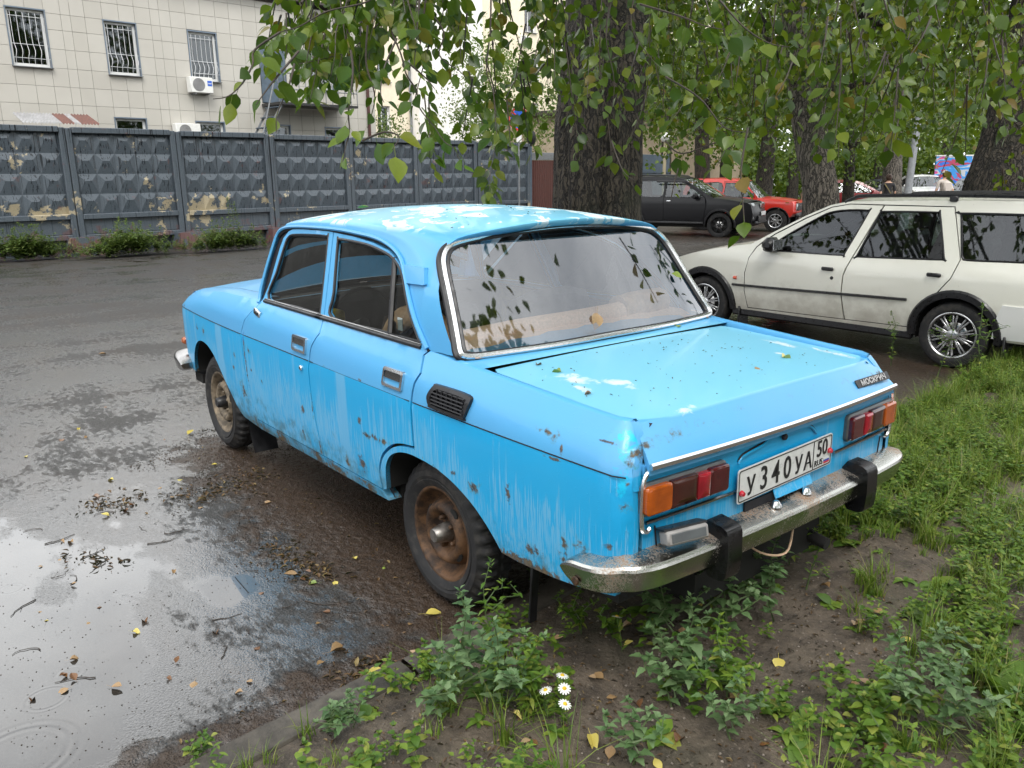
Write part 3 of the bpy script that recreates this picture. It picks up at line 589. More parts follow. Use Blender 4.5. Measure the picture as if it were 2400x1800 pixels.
# ---------------- tiled building ----------------
BD = 5.5; BO = FP+FN*BD
bld = thing('tiled_building', 'grey tiled two-storey building with barred windows behind the concrete fence', 'building', BO, FA)
wall = MB(); 
WIN = [(.60, 1.535, 4.55, 6.02, 1), (3.07, 3.965, 4.50, 5.95, 1), (5.53, 6.42, 4.50, 5.93, 1), (9.75, 10.66, 4.50, 5.90, 1), (3.06, 3.95, 2.4, 3.28, 0), (5.51, 6.42, 2.4, 3.26, 0), (7.87, 8.80, 2.4, 3.24, 0), (10.2, 11.13, 2.4, 3.22, 0)]
DOOR = (7.86, 8.79, 3.95, 5.62)
hol = [rrect(a, c, b_, d, .001, 1) for a, b_, c, d, _ in WIN]
wall.panel(dens(np.array([(-34., -.6), (12.40, -.6), (12.40, 7.1), (-34., 7.1)]), 1.5), hol, lambda s, z: np.stack([s, s*0+.02, z], 1), 1.5, M_JOINT, (0, 1, 0), .16, M_FRAMEB)
wall.box((12.385, 4.0, 3.2), (.02, 7.9, 7.7), M_JOINT)
wl_ = wall.build('wall', bld)
ce = [-.84, -.35, .13, .60, 1.07, 1.53, 1.95, 2.20, 2.58, 3.06, 3.52, 3.97, 4.43, 4.70, 5.03, 5.5, 5.98, 6.46, 6.92, 7.37, 7.85, 8.35, 8.81, 9.27, 9.75, 10.2, 10.68, 11.15, 11.6, 12.02, 12.39]; re_ = [2.10, 2.60, 3.10, 3.58, 4.06, 4.55, 5.05, 5.55, 5.97, 6.42, 6.88, 7.08]
TM = {}
def tile(a, b_, c, d):
    w, h = round(b_-a, 3), round(d-c, 3)
    if (w, h) not in TM: TM[(w, h)] = MB().box((0, 0, 0), (w-.007, .022, h-.007), M_TILE, Matrix.Identity(3), .003).mesh('tile', 30)
    inst(TM[(w, h)], 'tile', wl_, Matrix.Translation(((a+b_)/2, -.004+random.uniform(-.0012, .0012), (c+d)/2)) @ Matrix.Rotation(random.uniform(-.002, .002), 4, 'X') @ Matrix.Rotation(random.uniform(-.003, .003), 4, 'Z'))
for a, b_ in zip(ce, ce[1:]):
    for c, d in zip(re_, re_[1:]):
        if b_ < .1 and c < 3: continue
        iv = [(c, d)]
        for wa, wb, wc, wd, _ in WIN+[(*DOOR, 0)]:
            if wa-.05 < (a+b_)/2 < wb+.05:
                nv = []
                for p, q in iv:
                    if wc > p and wc < q or wd > p and wd < q or (p >= wc and q <= wd):
                        if wc-p > .06: nv.append((p, wc-.02))
                        if q-wd > .06: nv.append((wd+.02, q))
                    else: nv.append((p, q))
                iv = nv
        for p, q in iv: tile(a, b_, p, q)
def bwindow(par, a, b_, c, d, bars, depth=.16, flash=True, mull=0):
    t = bpy.data.objects.new('window', None); COL.objects.link(t); t.parent = par; t.location = (a, 0, c); w, h = b_-a, d-c
    if flash:
        f = MB()
        for q in ((w/2, -.012, h+.012, w+.07, .03, .035), (-.014, -.012, h/2, .03, .032, h), (w+.014, -.012, h/2, .03, .032, h)): f.box(q[:3], q[3:], M_FRAMEB)
        f.build('flashing', t)
        MB().box((w/2, -.05, -.018), (w+.08, .14, .02), M_GALV, Matrix.Rotation(R_(4), 3, 'X'), .003).build('sill', t)
    f = MB(); y = depth-.05
    for q in ((w/2, y, h-.035, w, .05, .07), (w/2, y, .04, w, .05, .08), (.035, y, h/2, .07, .049, h-.15), (w-.035, y, h/2, .07, .049, h-.15)): f.box(q[:3], q[3:], M_UPVC)
    if mull: f.box((w*mull, y, h/2), (.05, .048, h-.15), M_UPVC)
    f.build('frame', t)
    MB().box((w/2, y+.012, h/2), (w-.13, .006, h-.14), M_WGLASS).build('pane', t)
    MB().box((w/2, y+.5, h/2), (w*1.3, .8, h*1.15), M_ROOM).build('interior', t)
    if bars:
        g_ = MB()
        for i in range(6):
            x = w*(.09+.82*i/5); pts = [(x, -.03-.10*math.exp(-((zz-.30)/.16)**2)+.0, zz*1.0) for zz in np.linspace(.05, h-.10, 16)]
            g_.tube([(p[0]+.02*math.exp(-((p[2]-.42)/.12)**2)-.02*math.exp(-((p[2]-.2)/.1)**2), p[1], p[2]) for p in pts], .0075, M_BARS, 5)
        for zz in (.20, .56, h*.86): g_.tube([(.02, -.03-.10*math.exp(-((zz-.30)/.16)**2), zz), (w-.02, -.03-.10*math.exp(-((zz-.30)/.16)**2), zz)], .0075, M_BARS, 5)
        g_.build('window_bars', t)
    return t
for a, b_, c, d, br in WIN: bwindow(bld, a, b_, c, d, br)
MB().box((-10., .45, 7.24), (46.0, 1.5, .08), M_EAVE).build('eave', bld); MB().box((-10., 3.9, 7.32), (46., 7.5, .12), M_EAVE).build('roof', bld)
MB().tube([(12.05, -.07, -.3), (12.05, -.07, 7.05)], .055, M_PIPE, 10).build('downpipe', bld)
dr = MB().box(((DOOR[0]+DOOR[1])/2, -.02, (DOOR[2]+DOOR[3])/2), (DOOR[1]-DOOR[0], .05, DOOR[3]-DOOR[2]), M_BLUEP, Matrix.Identity(3), .01); dr.build('door', bld)
st_ = thing('steel_staircase', 'grey steel stair and railed landing on the tiled wall behind the leaves', 'staircase', BO, FA)
MB().box((9.3, -.65, 3.86), (3.0, 1.2, .08), M_BLACK).build('landing', st_)
rl2 = MB()
for z in (4.3, 4.8): rl2.tube([(7.8, -1.22, z), (10.8, -1.22, z)], .02, M_GALV, 6)
for x in np.linspace(7.8, 10.8, 13): rl2.tube([(x, -1.22, 3.9), (x, -1.22, 4.8)], .014, M_GALV, 5)
rl2.build('railing', st_)
for y in (-.35, -1.15): MB().box((7.05, y, 2.5), (.06, .05, 3.4), M_GALV, Matrix.Rotation(R_(33), 3, 'Y')).build('stringer', st_)
for i in range(9): 
    t = i/8; MB().box((6.25+1.6*t, -.75, 1.15+2.6*t), (.22, .78, .03), M_BLUEP).build('step', st_)
MB().tube([(6.9, -1.25, 2.2), (7.9, -1.25, 5.3)], .025, M_GALV, 6).build('brace', st_)
def ac(loc, rz, label, w=.72, h=.46, badge=True):
    t = thing('air_conditioner', label, 'air conditioner', loc, rz, 'air conditioner units on the walls')
    MB().box((0, -.16, h/2), (w, .28, h), M_ACW, Matrix.Identity(3), .012).build('casing', t)
    q = MB()
    for r in (.19, .165, .14, .115, .09, .065, .04): q.tube([(-w*.13+r*math.cos(a)*h/.46, -.303, h/2+r*math.sin(a)*h/.46) for a in np.linspace(0, 2*math.pi, 24, endpoint=False)], .004, M_ACG, 4, True)
    for k in range(6): q.tube([(-w*.13, -.304, h/2), (-w*.13+.19*h/.46*math.cos(k*1.047), -.304, h/2+.19*h/.46*math.sin(k*1.047))], .004, M_ACG, 4)
    q.build('fan_grille', t); MB().lathe([(0, .001), (.19*h/.46, 0)], M_ACG, 24, Matrix.Translation((-w*.13, -.3015, h/2)) @ Matrix.Rotation(R_(180), 4, 'Z')).build('fan_opening', t)
    if badge:
        b = MB().box((w*.355, -.302, h*.62), (w*.20, .004, h*.34), M_BRAND); textmesh(b, 'Haier', Matrix.Translation((w*.355, -.3045, h*.58)) @ Matrix.Rotation(R_(90), 4, 'X'), .058, M_ACW, .0005, .95, bold=.001); b.build('badge', t)
    for x in (-w*.3, w*.3): MB().box((x, -.15, -.03), (.03, .36, .03), M_GALV).build('bracket', t)
    return t
bpy.context.view_layer.update()
ac(BO+FD*5.67+Vector((0, 0, 4.11))-FN*.04, FA, 'white air conditioner with blue badge below a barred window of the tiled wall')
ac(BO+FD*5.10+Vector((0, 0, 2.74))-FN*.04, FA, 'white air conditioner peeping over the top of the concrete fence', .78, .44, False)
cp = thing('corrugated_canopy', 'small sloping corrugated sheet roof, half rusty red, just behind the fence', 'canopy', FP+FN*3.4+FD*.0, FA)
cs = [fpt(*q, 3.4) for q in ((52, 287), (234, 292))]; ctp = [fpt(*q, 4.7) for q in ((25, 263), (203, 269))]
for i in range(12):
    t0, t1 = i/12, (i+1)/12; b = MB(); P = []
    for k in range(9):
        t = t0+(t1-t0)*k/8; lo = (cs[0][0]+(cs[1][0]-cs[0][0])*t, 0, cs[0][1]+(cs[1][1]-cs[0][1])*t); hi = (ctp[0][0]+(ctp[1][0]-ctp[0][0])*t, 1.3, ctp[0][1]+(ctp[1][1]-ctp[0][1])*t); o = .022*math.cos(k*math.pi/2)
        P.append([(p[0], p[1], p[2]+o) for p in (lo, hi)])
    b.grid(P, M_CORR if i < 6 or i == 8 else M_CORR2); b.build('sheet', cp)
MB().box((cs[0][0]+.2, .7, 1.4), (.12, 1.2, 2.9), M_BLACK).build('support', cp)

# ---------------- cream apartment block ----------------
CD = 24.; CO = FP+FN*CD
cb = thing('apartment_block', 'tall cream and white plastered apartment block rising behind the fence', 'building', CO, FA)
sA, _ = fpt(868, 200, CD); s959, _ = fpt(959, 150, CD); s1110, _ = fpt(1112, 150, CD); sE, _ = fpt(1700, 200, CD)
CW = []
for q in ((880, 9, 906, 46), (884, 139, 914, 193), (884, 247, 916, 312), (1229, 17, 1256, 78), (1229, 132, 1264, 193), (1229, 240, 1262, 300), (1312, 126, 1338, 189), (1311, 241, 1334, 306), (1312, 20, 1338, 75)):
    a, z1_ = fpt(q[0], q[1], CD); b_, z0_ = fpt(q[2], q[3], CD); CW.append((a, b_, z0_, z1_))
h2 = [rrect(a, c, b_, d, .001, 1) for a, b_, c, d in CW]
m = MB().panel(dens(np.array([(sA-12, -1), (sE, -1), (sE, 19), (sA-12, 19)]), 3.), h2, lambda s, z: np.stack([s, s*0, z], 1), 3., M_PLASTER, (0, 1, 0), .3, M_WPLASTER); m.build('wall', cb)
for a, b_, c, d in CW:
    bwindow(cb, a, b_, c, d, 0, .28, False, .45); 
MB().box(((s959+s1110)/2, -.45, 9), (s1110-s959, .9, 20.), M_WPLASTER).build('projecting_bay', cb)
bwindow(cb, *[v for v in (s1110-.02, s1110+.5)], fpt(1110, 90, CD)[1], fpt(1110, 33, CD)[1], 0, .3, False)
MB().tube([(s959-.1, -.1, -.5), (s959-.1, -.1, 18)], .07, M_GALV, 8).build('downpipe', cb)
for (a, b_, c, d) in CW[6:8]: MB().box(((a+b_)/2, -.012, d+.45), (b_-a+.5, .03, .9), M_WPLASTER).build('plaster_patch', cb)
for a, b_, c, d in CW: MB().box(((a+b_)/2, -.06, c-.03), (b_-a+.1, .16, .04), M_GALV).build('sill', cb)
a_, z_ = fpt(1224, 105, CD); ac(CO+FD*a_+Vector((0, 0, z_))-FN*.02, FA, 'white air conditioner high on the cream apartment wall', .85, .6, False)
# low beige building far behind the cars
lb = thing('low_beige_building', 'long low beige plastered building far behind the black and red cars', 'building', foot(1560, 40), FA+R_(20))
MB().box((9, 3, 2.2), (30, 6, 4.4), M_BEIGE).build('wall', lb); MB().box((9, 3, 4.5), (30.6, 6.6, .2), M_EAVE).build('roof', lb)
for i in range(6): bwindow(lb, -3+i*3.4, -1.6+i*3.4, 1.0, 2.5, 0, .1, False, .5)
# ---------------- sign, posts, board ----------------
sp0 = foot(1217, 26); sg = thing('no_stopping_sign', 'round blue no-stopping sign with red rim and red cross on a post by the fence', 'road sign', sp0, R_(-38-90+6))
zc = at(1222, 281, 26).z-sp0.z
MB().tube([(0, .03, -.1), (0, .03, zc+.3)], .03, M_GALV, 10).build('post', sg)
b = MB(); disc = lambda r, y, mt: b.lathe([(0, y), (r, y), (r, y+.004)], mt, 40, Matrix.Translation((0, 0, zc)) @ Matrix.Rotation(R_(180), 4, 'Z'))
disc(.36, .010, M_UPVC); b.build('back', sg)
for r0, r1, y, mt, nm in ((.352, .29, .0155, M_FR, 'red_rim'), (.282, .0, .0155, M_FB, 'blue_field')):
    q = MB(); q.lathe([(r1, y), (r0, y), (r0, y-.003)], mt, 44, Matrix.Translation((0, 0, zc)) @ Matrix.Rotation(R_(180), 4, 'Z')); q.build(nm, sg)
for a in (45, -45): MB().box((0, -.0175-(.0008 if a > 0 else 0), zc), (.62, .002, .062), M_FR, Matrix.Rotation(R_(a), 3, 'Y')).build('red_bar', sg)
MB().box((0, -.015, zc-.55), (.16, .01, .30), M_UPVC).build('small_plate', sg)
lf_ = foot(2130, 24); lpst = thing('lamp_post', 'leaning grey steel lamp post between the two walking people', 'lamp post', lf_)
tp_ = at(2152, 280, 24)-lf_; MB().tube([(0, 0, -.2), tp_*.5, tp_, tp_*2.2], [.115, .105, .095, .07], M_GALV, 12).build('pole', lpst); MB().tube([(0, 0, 0), (0, 0, .5)], .15, M_GALV, 12).build('base', lpst); MB().box(tp_*2.2+Vector((.4, -.2, .05)), (.9, .3, .14), M_GALV, Matrix.Identity(3), .03).build('lamp_head', lpst)
k = NM('mural_paint'); o = k.obj(); n = k.noise(k.sc(o, (.5, 1, .9)), 1.2, 3, .5, 1.5)
cr_ = k.n('ValToRGB', {'Fac': n}); e = cr_.color_ramp.elements; cr_.color_ramp.interpolation = 'CONSTANT'
for p, c in ((.38, (.40, .04, .10)), (.46, (.03, .25, .62)), (.53, (.45, .47, .50)), (.58, (.55, .05, .20)), (.63, (.02, .10, .45))):
    x = e.new(p); x.color = (*c, 1)
e[0].color = (.02, .14, .60, 1); e[-1].color = (.05, .40, .55, 1)
M_MURAL = k.done(k.bsdf(col=cr_.outputs[0], rough=.5))
bb = foot(2242, 42); brd = thing('painted_board', 'blue, red and white abstract painted board far off under the trees', 'billboard', bb, R_(-38-90))
hb = at(2242, 366, 42).z-bb.z; MB().box((0, 0, hb-.9), (2.3, .08, 1.8), M_MURAL).build('panel', brd); MB().box((0, 0, hb+.03), (2.4, .12, .06), M_UPVC).build('top_rail', brd)
for x in (-1, 1): MB().tube([(x, .06, 0), (x, .06, hb)], .05, M_GALV, 8).build('post', brd)
# ---------------- trees ----------------
def leaf_proto(mat, w=.86, fold=.10, curl=.16, stalk=.45, n=5):
    t = np.linspace(0, 1, n+1); hw = np.array([0.02, .33, .43, .36, .20, 0.])[:n+1] if n == 5 else np.array([.05, .42, .30, 0.])
    mb = MB(); V = []; F = []
    for i, q in enumerate(t):
        z = -curl*q*q; V += [(-hw[i]*w, q, z+fold*hw[i]*2), (0, q, z), (hw[i]*w, q, z+fold*hw[i]*2)]
    for i in range(n):
        a = i*3; F += [(a, a+1, a+4, a+3), (a+1, a+2, a+5, a+4)]
    if stalk: 
        k = len(V); V += [(-.012, 0, 0), (.012, 0, 0), (.008, -stalk, .05), (-.008, -stalk, .05)]; F += [(k, k+3, k+2, k+1)]
    mb.add(V, F, mat); return mb
LEAF = [leaf_proto(M_LEAF, .86, .10, .16), leaf_proto(M_LEAF, .95, .16, .05), leaf_proto(M_LEAF, .78, .05, .30), leaf_proto(M_LEAF, .88, -.08, .12)]
LMESH = [l.mesh('leaf', 60, 1e-5) for l in LEAF]
LPR = []
for l in LEAF:
    v, f, m_ = proto(l); LPR.append((v, f, m_*0))
SL_ = leaf_proto(M_LEAFI, .9, .12, .15, 0, 3); SPR = [proto(SL_)]
def leaf_M(p, tip, roll, s):
    y = Vector(tip).normalized(); r = Vector((0, 0, 1)) if abs(y.z) < .95 else Vector((1, 0, 0))
    x = y.cross(r).normalized(); z = x.cross(y)
    c, s_n = math.cos(roll), math.sin(roll); x2 = x*c+z*s_n; z2 = -x*s_n+z*c
    return Matrix(((x2.x*s, y.x*s, z2.x*s, p.x), (x2.y*s, y.y*s, z2.y*s, p.y), (x2.z*s, y.z*s, z2.z*s, p.z), (0, 0, 0, 1)))
R2 = random.Random(11)
def rnd3(k=1.): return Vector((R2.gauss(0, k), R2.gauss(0, k), R2.gauss(0, k)))
def twig_leaves(P, size, step=.045, start=.0):
    out = []; acc = 0; side_ = 1
    L = sum((P[i+1]-P[i]).length for i in range(len(P)-1)); run = 0
    for i in range(len(P)-1):
        seg = (P[i+1]-P[i]).length
        if seg < 1e-6: continue
        d = (P[i+1]-P[i])/seg; acc += seg; run += seg
        while acc > step:
            acc -= step
            if run/L < start: continue
            p = P[i+1]-d*acc; side_ = -side_
            o = d.orthogonal().normalized(); o = Matrix.Rotation(R2.uniform(0, 6.28), 3, d) @ o
            tip = Vector((o.x*.75+d.x*.3, o.y*.75+d.y*.3, -.80+R2.uniform(-.3, .45)))+rnd3(.18)
            s = size*R2.uniform(.62, 1.2); tip.normalize()
            out.append(leaf_M(p+tip*s*.42, tip, R2.uniform(-1.1, 1.1), s))
        
    return out
def to3(px, d0, d1=None):
    n = len(px); d1 = d0 if d1 is None else d1
    return [Vector(q) for q in spl(arr([at(u, v, d0+(d1-d0)*i/max(1, n-1)) for i, (u, v) in enumerate(px)]), 5)]
def trunk_mesh(base, tops, r, lob=.12, lobdir=0., flare=.25, mat=None, nseg=90, nz=150, name='trunk', rough=1.):
    # tops: centre line points (Vector), r: radii per point
    C_ = spl(arr([base]+tops), 8); rr = np.interp(np.linspace(0, 1, len(C_)), np.linspace(0, 1, len(r)), r); tt = np.linspace(0, 1, nz); idx = tt*(len(C_)-1)
    P = np.zeros((nz, nseg, 3)); sd_ = R2.uniform(0, 50)
    for i, q in enumerate(idx):
        c = np.array([np.interp(q, np.arange(len(C_)), C_[:, k]) for k in range(3)]); ra = np.interp(q, np.arange(len(C_)), rr); h = c[2]-base.z
        for j in range(nseg):
            a = 2*math.pi*j/nseg; k = 1-lob*math.exp(-((math.sin((a-lobdir)/2))/.16)**2)-.5*lob*math.exp(-((math.sin((a-lobdir-math.pi*.9)/2))/.2)**2)
            fl = flare*math.exp(-h/.35)*(1+.5*math.sin(3*a+1))
            u, w = math.cos(a)*ra*7, math.sin(a)*ra*7
            f = noise.noise((u*1.5+sd_, w*1.5, h*.9)); f2 = noise.noise((u*3.4, w*3.4+sd_, h*2.4)); rd = (abs(f)*-.07+.025+f2*.018)*rough*min(1, ra*2.2)
            P[i, j] = (c[0]+math.cos(a)*(ra*(k+fl)+rd), c[1]+math.sin(a)*(ra*(k+fl)+rd), c[2])
    return MB().grid(P, mat or M_BARK, True, False, True)
def limb(par, pts, r0, r1, mat=M_BARK, name='limb'):
    P = spl(arr(pts), 6); P = [Vector(p)+rnd3(.012*r0/.05) for p in P]
    MB().tube(P, list(np.linspace(r0, r1, len(P))), mat, 8).build(name, par)
def crown_xf(c, rad, n, size, clumps=50, sig=.55, low=-1e9, keep=None):
    cl = []
    while len(cl) < clumps:
        q = np.array([R2.uniform(-1, 1) for _ in range(3)])
        if .25 < q@q < 1: cl.append((Vector(c)+Vector(q*np.array(rad)), R2.uniform(.5, 1.3)*sig))
    out = []
    while len(out) < n:
        p0, sg_ = cl[R2.randrange(clumps)]; p = p0+Vector((R2.gauss(0, sg_), R2.gauss(0, sg_), R2.gauss(0, sg_*.7)))
        if p.z < low or (keep and not keep(p)): continue
        tip = Vector((R2.gauss(0, 1), R2.gauss(0, 1), -.7+R2.gauss(0, .5)))
        out.append((0, leaf_M(p, tip, R2.uniform(-1.5, 1.5), size*R2.uniform(.7, 1.25))))
    return out
def inframe(p, m=0):
    d = p-CAM; z = d.dot(_f)
    if z < .3: return False
    u, v = 1200+FPX*d.dot(_r2)/z, 900-FPX*d.dot(_u2)/z
    return -m < u < 2400+m and -m < v < 1800+m
def keep_out(p): return not inframe(p, 60)

# --- the big poplar behind the blue car
b1 = foot(1400, 9.0); T1 = thing('poplar_tree', 'thick dark furrowed poplar trunk right behind the blue car, drooping leafy twigs', 'tree', (0, 0, 0), 0, 'poplar trees')
trunk_mesh(b1-Vector((0, 0, .15)), [at(1402, 330, 9.), at(1425, 60, 9.), at(1440, -260, 9.1), at(1450, -700, 9.2)], [.52, .475, .46, .47, .42, .3], .16, R_(150), .22, M_BARK, 110, 200).build('trunk', T1, 60)
FAR1 = []; IND = []
TW1 = [  # pixel course, start depth, end depth, leaf size, spacing
 ([(1010, -60), (914, 29), (870, 73), (822, 118), (770, 135), (700, 150)], 4.6, 3.9, .088, .035), ([(656, 76), (597, 117), (592, 151), (570, 193), (536, 225), (500, 232)], 3.3, 3.0, .082, .055),
 ([(900, -30), (858, 5), (766, 27), (700, 63), (656, 76), (610, 105)], 3.9, 3.4, .085, .030), ([(700, 120), (641, 190), (622, 215), (600, 245)], 3.3, 3.1, .085, .06), ([(690, 150), (675, 207), (650, 265), (648, 312)], 3.4, 3.3, .08, .12),
 ([(820, -20), (805, 29), (788, 73), (785, 130), (775, 180)], 4.0, 3.9, .085, .04), ([(862, 60), (858, 146), (878, 220), (872, 265), (861, 300)], 3.9, 3.8, .085, .075), ([(822, 118), (827, 171), (817, 261), (819, 307), (810, 345), (802, 385)], 3.5, 3.4, .092, .045),
 ([(893, -40), (905, 40), (939, 126), (952, 174), (975, 210), (984, 254), (1015, 293), (1040, 330), (1065, 350), (1085, 392)], 4.1, 3.7, .085, .040), ([(1151, -30), (1149, 72), (1140, 163), (1153, 206), (1164, 269)], 4.4, 4.3, .08, .055),
 ([(1340, 88), (1286, 106), (1227, 135), (1218, 165), (1184, 234), (1160, 289), (1160, 340), (1150, 400), (1148, 445)], 8.2, 4.6, .085, .040), ([(1288, 137), (1240, 195), (1201, 260), (1195, 315)], 6., 5.2, .085, .05), ([(1257, 119), (1247, 184), (1227, 239), (1225, 300)], 6.3, 5.6, .085, .06),
 ([(1000, 20), (1040, 75), (1030, 130), (1075, 165), (1095, 185)], 4.2, 4.2, .088, .038), ([(960, 150), (1000, 185), (1020, 210)], 4.0, 4.0, .085, .04), ([(930, 90), (900, 160), (892, 215), (900, 240)], 3.9, 3.8, .085, .05), ([(850, 330), (900, 310), (935, 320), (920, 350)], 3.2, 3.1, .10, .06),
 ([(1411, -30), (1406, 163), (1425, 282), (1433, 372)], 5.4, 5.0, .088, .055), ([(1433, 330), (1460, 400), (1490, 425)], 5.0, 4.9, .075, .08), ([(1440, -40), (1420, 80), (1440, 200), (1420, 330)], 5.2, 5.2, .08, .08), ([(1500, -60), (1480, 60), (1545, 160)], 5.2, 4.8, .09, .06), ([(1300, -50), (1310, 20), (1290, 60)], 5.5, 5.2, .08, .05),
 ([(1753, 300), (1737, 401), (1742, 488), (1748, 560)], 3.6, 3.5, .088, .07), ([(1590, 395), (1580, 430), (1572, 470)], 4.5, 4.5, .06, .07), ([(1500, 10), (1600, 40), (1650, 60), (1700, 70)], 3.7, 3.5, .10, .05), ([(1560, 180), (1640, 230), (1700, 300), (1770, 310)], 4.0, 3.7, .09, .05), ([(1560, 330), (1600, 360), (1700, 330), (1680, 390)], 4.6, 4.2, .09, .06),
 ([(1670, -20), (1740, 60), (1800, 100), (1850, 110)], 3.9, 3.6, .095, .05)]
for sd_ in range(46):                           # more twigs of the same crown, left of the trunk
    u = R2.uniform(650, 1000); v = R2.uniform(-80, 60) if u < 900 else R2.uniform(-80, 10); L = R2.uniform(80, 210); dr = R2.uniform(-50, 40)
    TW1.append(([(u, v), (u+dr*.5, v+L*.5), (u+dr, v+L)], R2.uniform(3.7, 5.2), R2.uniform(3.7, 5.), .085, .05))
for sd_ in range(16):
    u = R2.uniform(1000, 1330); v = R2.uniform(-90, 10); L = R2.uniform(60, 190); dr = R2.uniform(-50, 50)
    TW1.append(([(u, v), (u+dr*.5, v+L*.5), (u+dr, v+L)], R2.uniform(4.2, 6.), R2.uniform(4.2, 6.), .085, .06))
for sd_ in range(15):                           # shoots down the front of the trunk
    u = R2.uniform(1270, 1540); v = R2.uniform(-60, 130); L = R2.uniform(120, 280); dr = R2.uniform(-40, 40)
    TW1.append(([(u, v), (u+dr*.5, v+L*.5), (u+dr, v+L)], R2.uniform(5., 7.6), R2.uniform(5., 7.6), .085, .06))
for sd_ in range(14):
    u = R2.uniform(990, 1250); v = R2.uniform(20, 240); L = R2.uniform(110, 190); dr = R2.uniform(-40, 40)
    TW1.append(([(u, v), (u+dr*.5, v+L*.5), (u+dr, v+L)], R2.uniform(4., 5.2), R2.uniform(4., 5.2), .085, .05))
# bring every twig up to the boughs above the frame
hang = bpy.data.objects.new('hanging_branches', None); COL.objects.link(hang); hang.parent = T1
tw = MB(); leaves = []
for px, d0, d1, s, st in TW1:
    P = to3(px, d0, d1); L = len(P); tw.tube(P, list(np.linspace(.0055, .0016, L)), M_TWIG, 5)
    if px[0][1] < 0:
        q = P[0]; up = [q, q+Vector((.10, -.15, .35)), q+Vector((.5, -.5, 1.0)), q+Vector((1.2, -1.1, 1.8))]; tw.tube([Vector(x) for x in spl(arr(up), 4)], list(np.linspace(.006, .02, 13)), M_TWIG, 5)
    for M_ in twig_leaves(P, s, st): leaves.append(M_)
o = tw.build('twigs', hang); tag(o, kind='stuff')
leaves.sort(key=lambda M_: -(M_.to_scale().x/max(.5, (M_.translation-CAM).dot(_f)))*(1 if inframe(M_.translation) else 0))
for M_ in leaves[:280]: inst(LMESH[R2.randrange(4)], 'leaf', hang, M_)
rest = [(R2.randrange(4), M_) for M_ in leaves[280:]]
# boughs up in the crown
for a in range(9):
    an = R_(a*40+R2.uniform(-12, 12)); z0 = 4.2+.45*a; s_ = b1+Vector((0, 0, z0)); e_ = s_+Vector((math.cos(an)*4.2, math.sin(an)*4.2, 1.8+R2.uniform(0, 1.5)))
    if a % 2 == 0: e_.z += 1.5
    limb(T1, [s_, s_.lerp(e_, .4)+Vector((0, 0, .5)), e_], .13, .03)
limb(T1, [at(1400, 96, 9.0), at(1340, 95, 8.6), at(1290, 104, 8.2)], .05, .022)
tag(bigmesh('foliage', LPR, rest, [M_LEAFI], T1), kind='stuff')
c1 = crown_xf(b1+Vector((-1.1, 1.2, 9.6)), (6.2, 6.2, 4.6), 8200, .23, 80, .62, 4.4, keep_out)
tag(bigmesh('crown', SPR, c1, [M_LEAFI], T1), kind='stuff')

# --- right-hand poplars
def right_mass(n, u0, u1, v0, v1, d0, d1, size=.088):
    out = []; t_ = MB()
    for _ in range(n):
        u = R2.uniform(u0, u1); v = R2.uniform(v0, v1); L = R2.uniform(90, 210); dr = R2.uniform(-70, 60); d = R2.uniform(d0, d1)
        k = min(1., 6./d); P = to3([(u, v), (u+dr*.4*k, v+L*.5*k), (u+dr*k, v+L*k)], d, d+R2.uniform(-.3, .3)); t_.tube(P, list(np.linspace(.006, .0018, len(P))), M_TWIG, 4)
        out += twig_leaves(P, size, .055)
    return out, t_
b2 = foot(1930, 13.); T2 = thing('poplar_tree', 'grey-barked poplar trunk leaning left between the red off-roader and the white car', 'tree', (0, 0, 0), 0, 'poplar trees')
trunk_mesh(b2-Vector((0, 0, .15)), [at(1925, 470, 13.), at(1905, 340, 13.), at(1890, 230, 13.), at(1870, 60, 13.1), at(1850, -300, 13.3)], [.33, .285, .275, .27, .24, .2], .2, R_(200), .2, M_BARK2, 70, 130, rough=.6).build('trunk', T2, 60)
for px in ([(1900, 260), (1960, 165), (1992, 125), (2030, 97), (2080, 20)], [(1880, 150), (2008, 22), (2040, -60)], [(1895, 245), (1850, 160), (1800, 90), (1770, -20)], [(1905, 232), (1990, 200), (2060, 190), (2130, 200)], [(2008, 22), (2080, 70), (2150, 114)]): limb(T2, [at(u, v, 12.9) for u, v in px], .075, .02)
lv, t_ = right_mass(150, 1500, 2080, -140, 200, 4.6, 12.5); tag(t_.build('twigs', T2), kind='stuff')
lv.sort(key=lambda M_: (M_.translation-CAM).dot(_f)); h2_ = bpy.data.objects.new('hanging_branches', None); COL.objects.link(h2_); h2_.parent = T2
for M_ in lv[:180]: inst(LMESH[R2.randrange(4)], 'leaf', h2_, M_)
tag(bigmesh('foliage', LPR, [(R2.randrange(4), M_) for M_ in lv[180:]], [M_LEAFI], T2), kind='stuff')
c2 = crown_xf(at(1880, 60, 13.6), (3.6, 3.6, 1.4), 5200, .11, 70, .42, 2.6)+crown_xf(b2+Vector((0, 0, 9.5)), (5.5, 5.5, 4.6), 4200, .24, 60, .6, 5.0)
c2 += crown_xf(at(1660, 60, 17.), (3.2, 3.2, 2.2), 4200, .13, 60, .5, 2.2)+crown_xf(at(2080, 90, 18.), (3.6, 3.6, 2.4), 4600, .13, 60, .5, 2.2)+crown_xf(at(2330, 120, 15.), (3.0, 3.0, 2.), 3600, .12, 60, .5, 2.0)
tag(bigmesh('crown', SPR, c2, [M_LEAFI], T2), kind='stuff')
b3 = foot(2372, 10.5); T3 = thing('poplar_tree', 'broad dark poplar trunk leaning right at the picture edge behind the white car', 'tree', (0, 0, 0), 0, 'poplar trees')
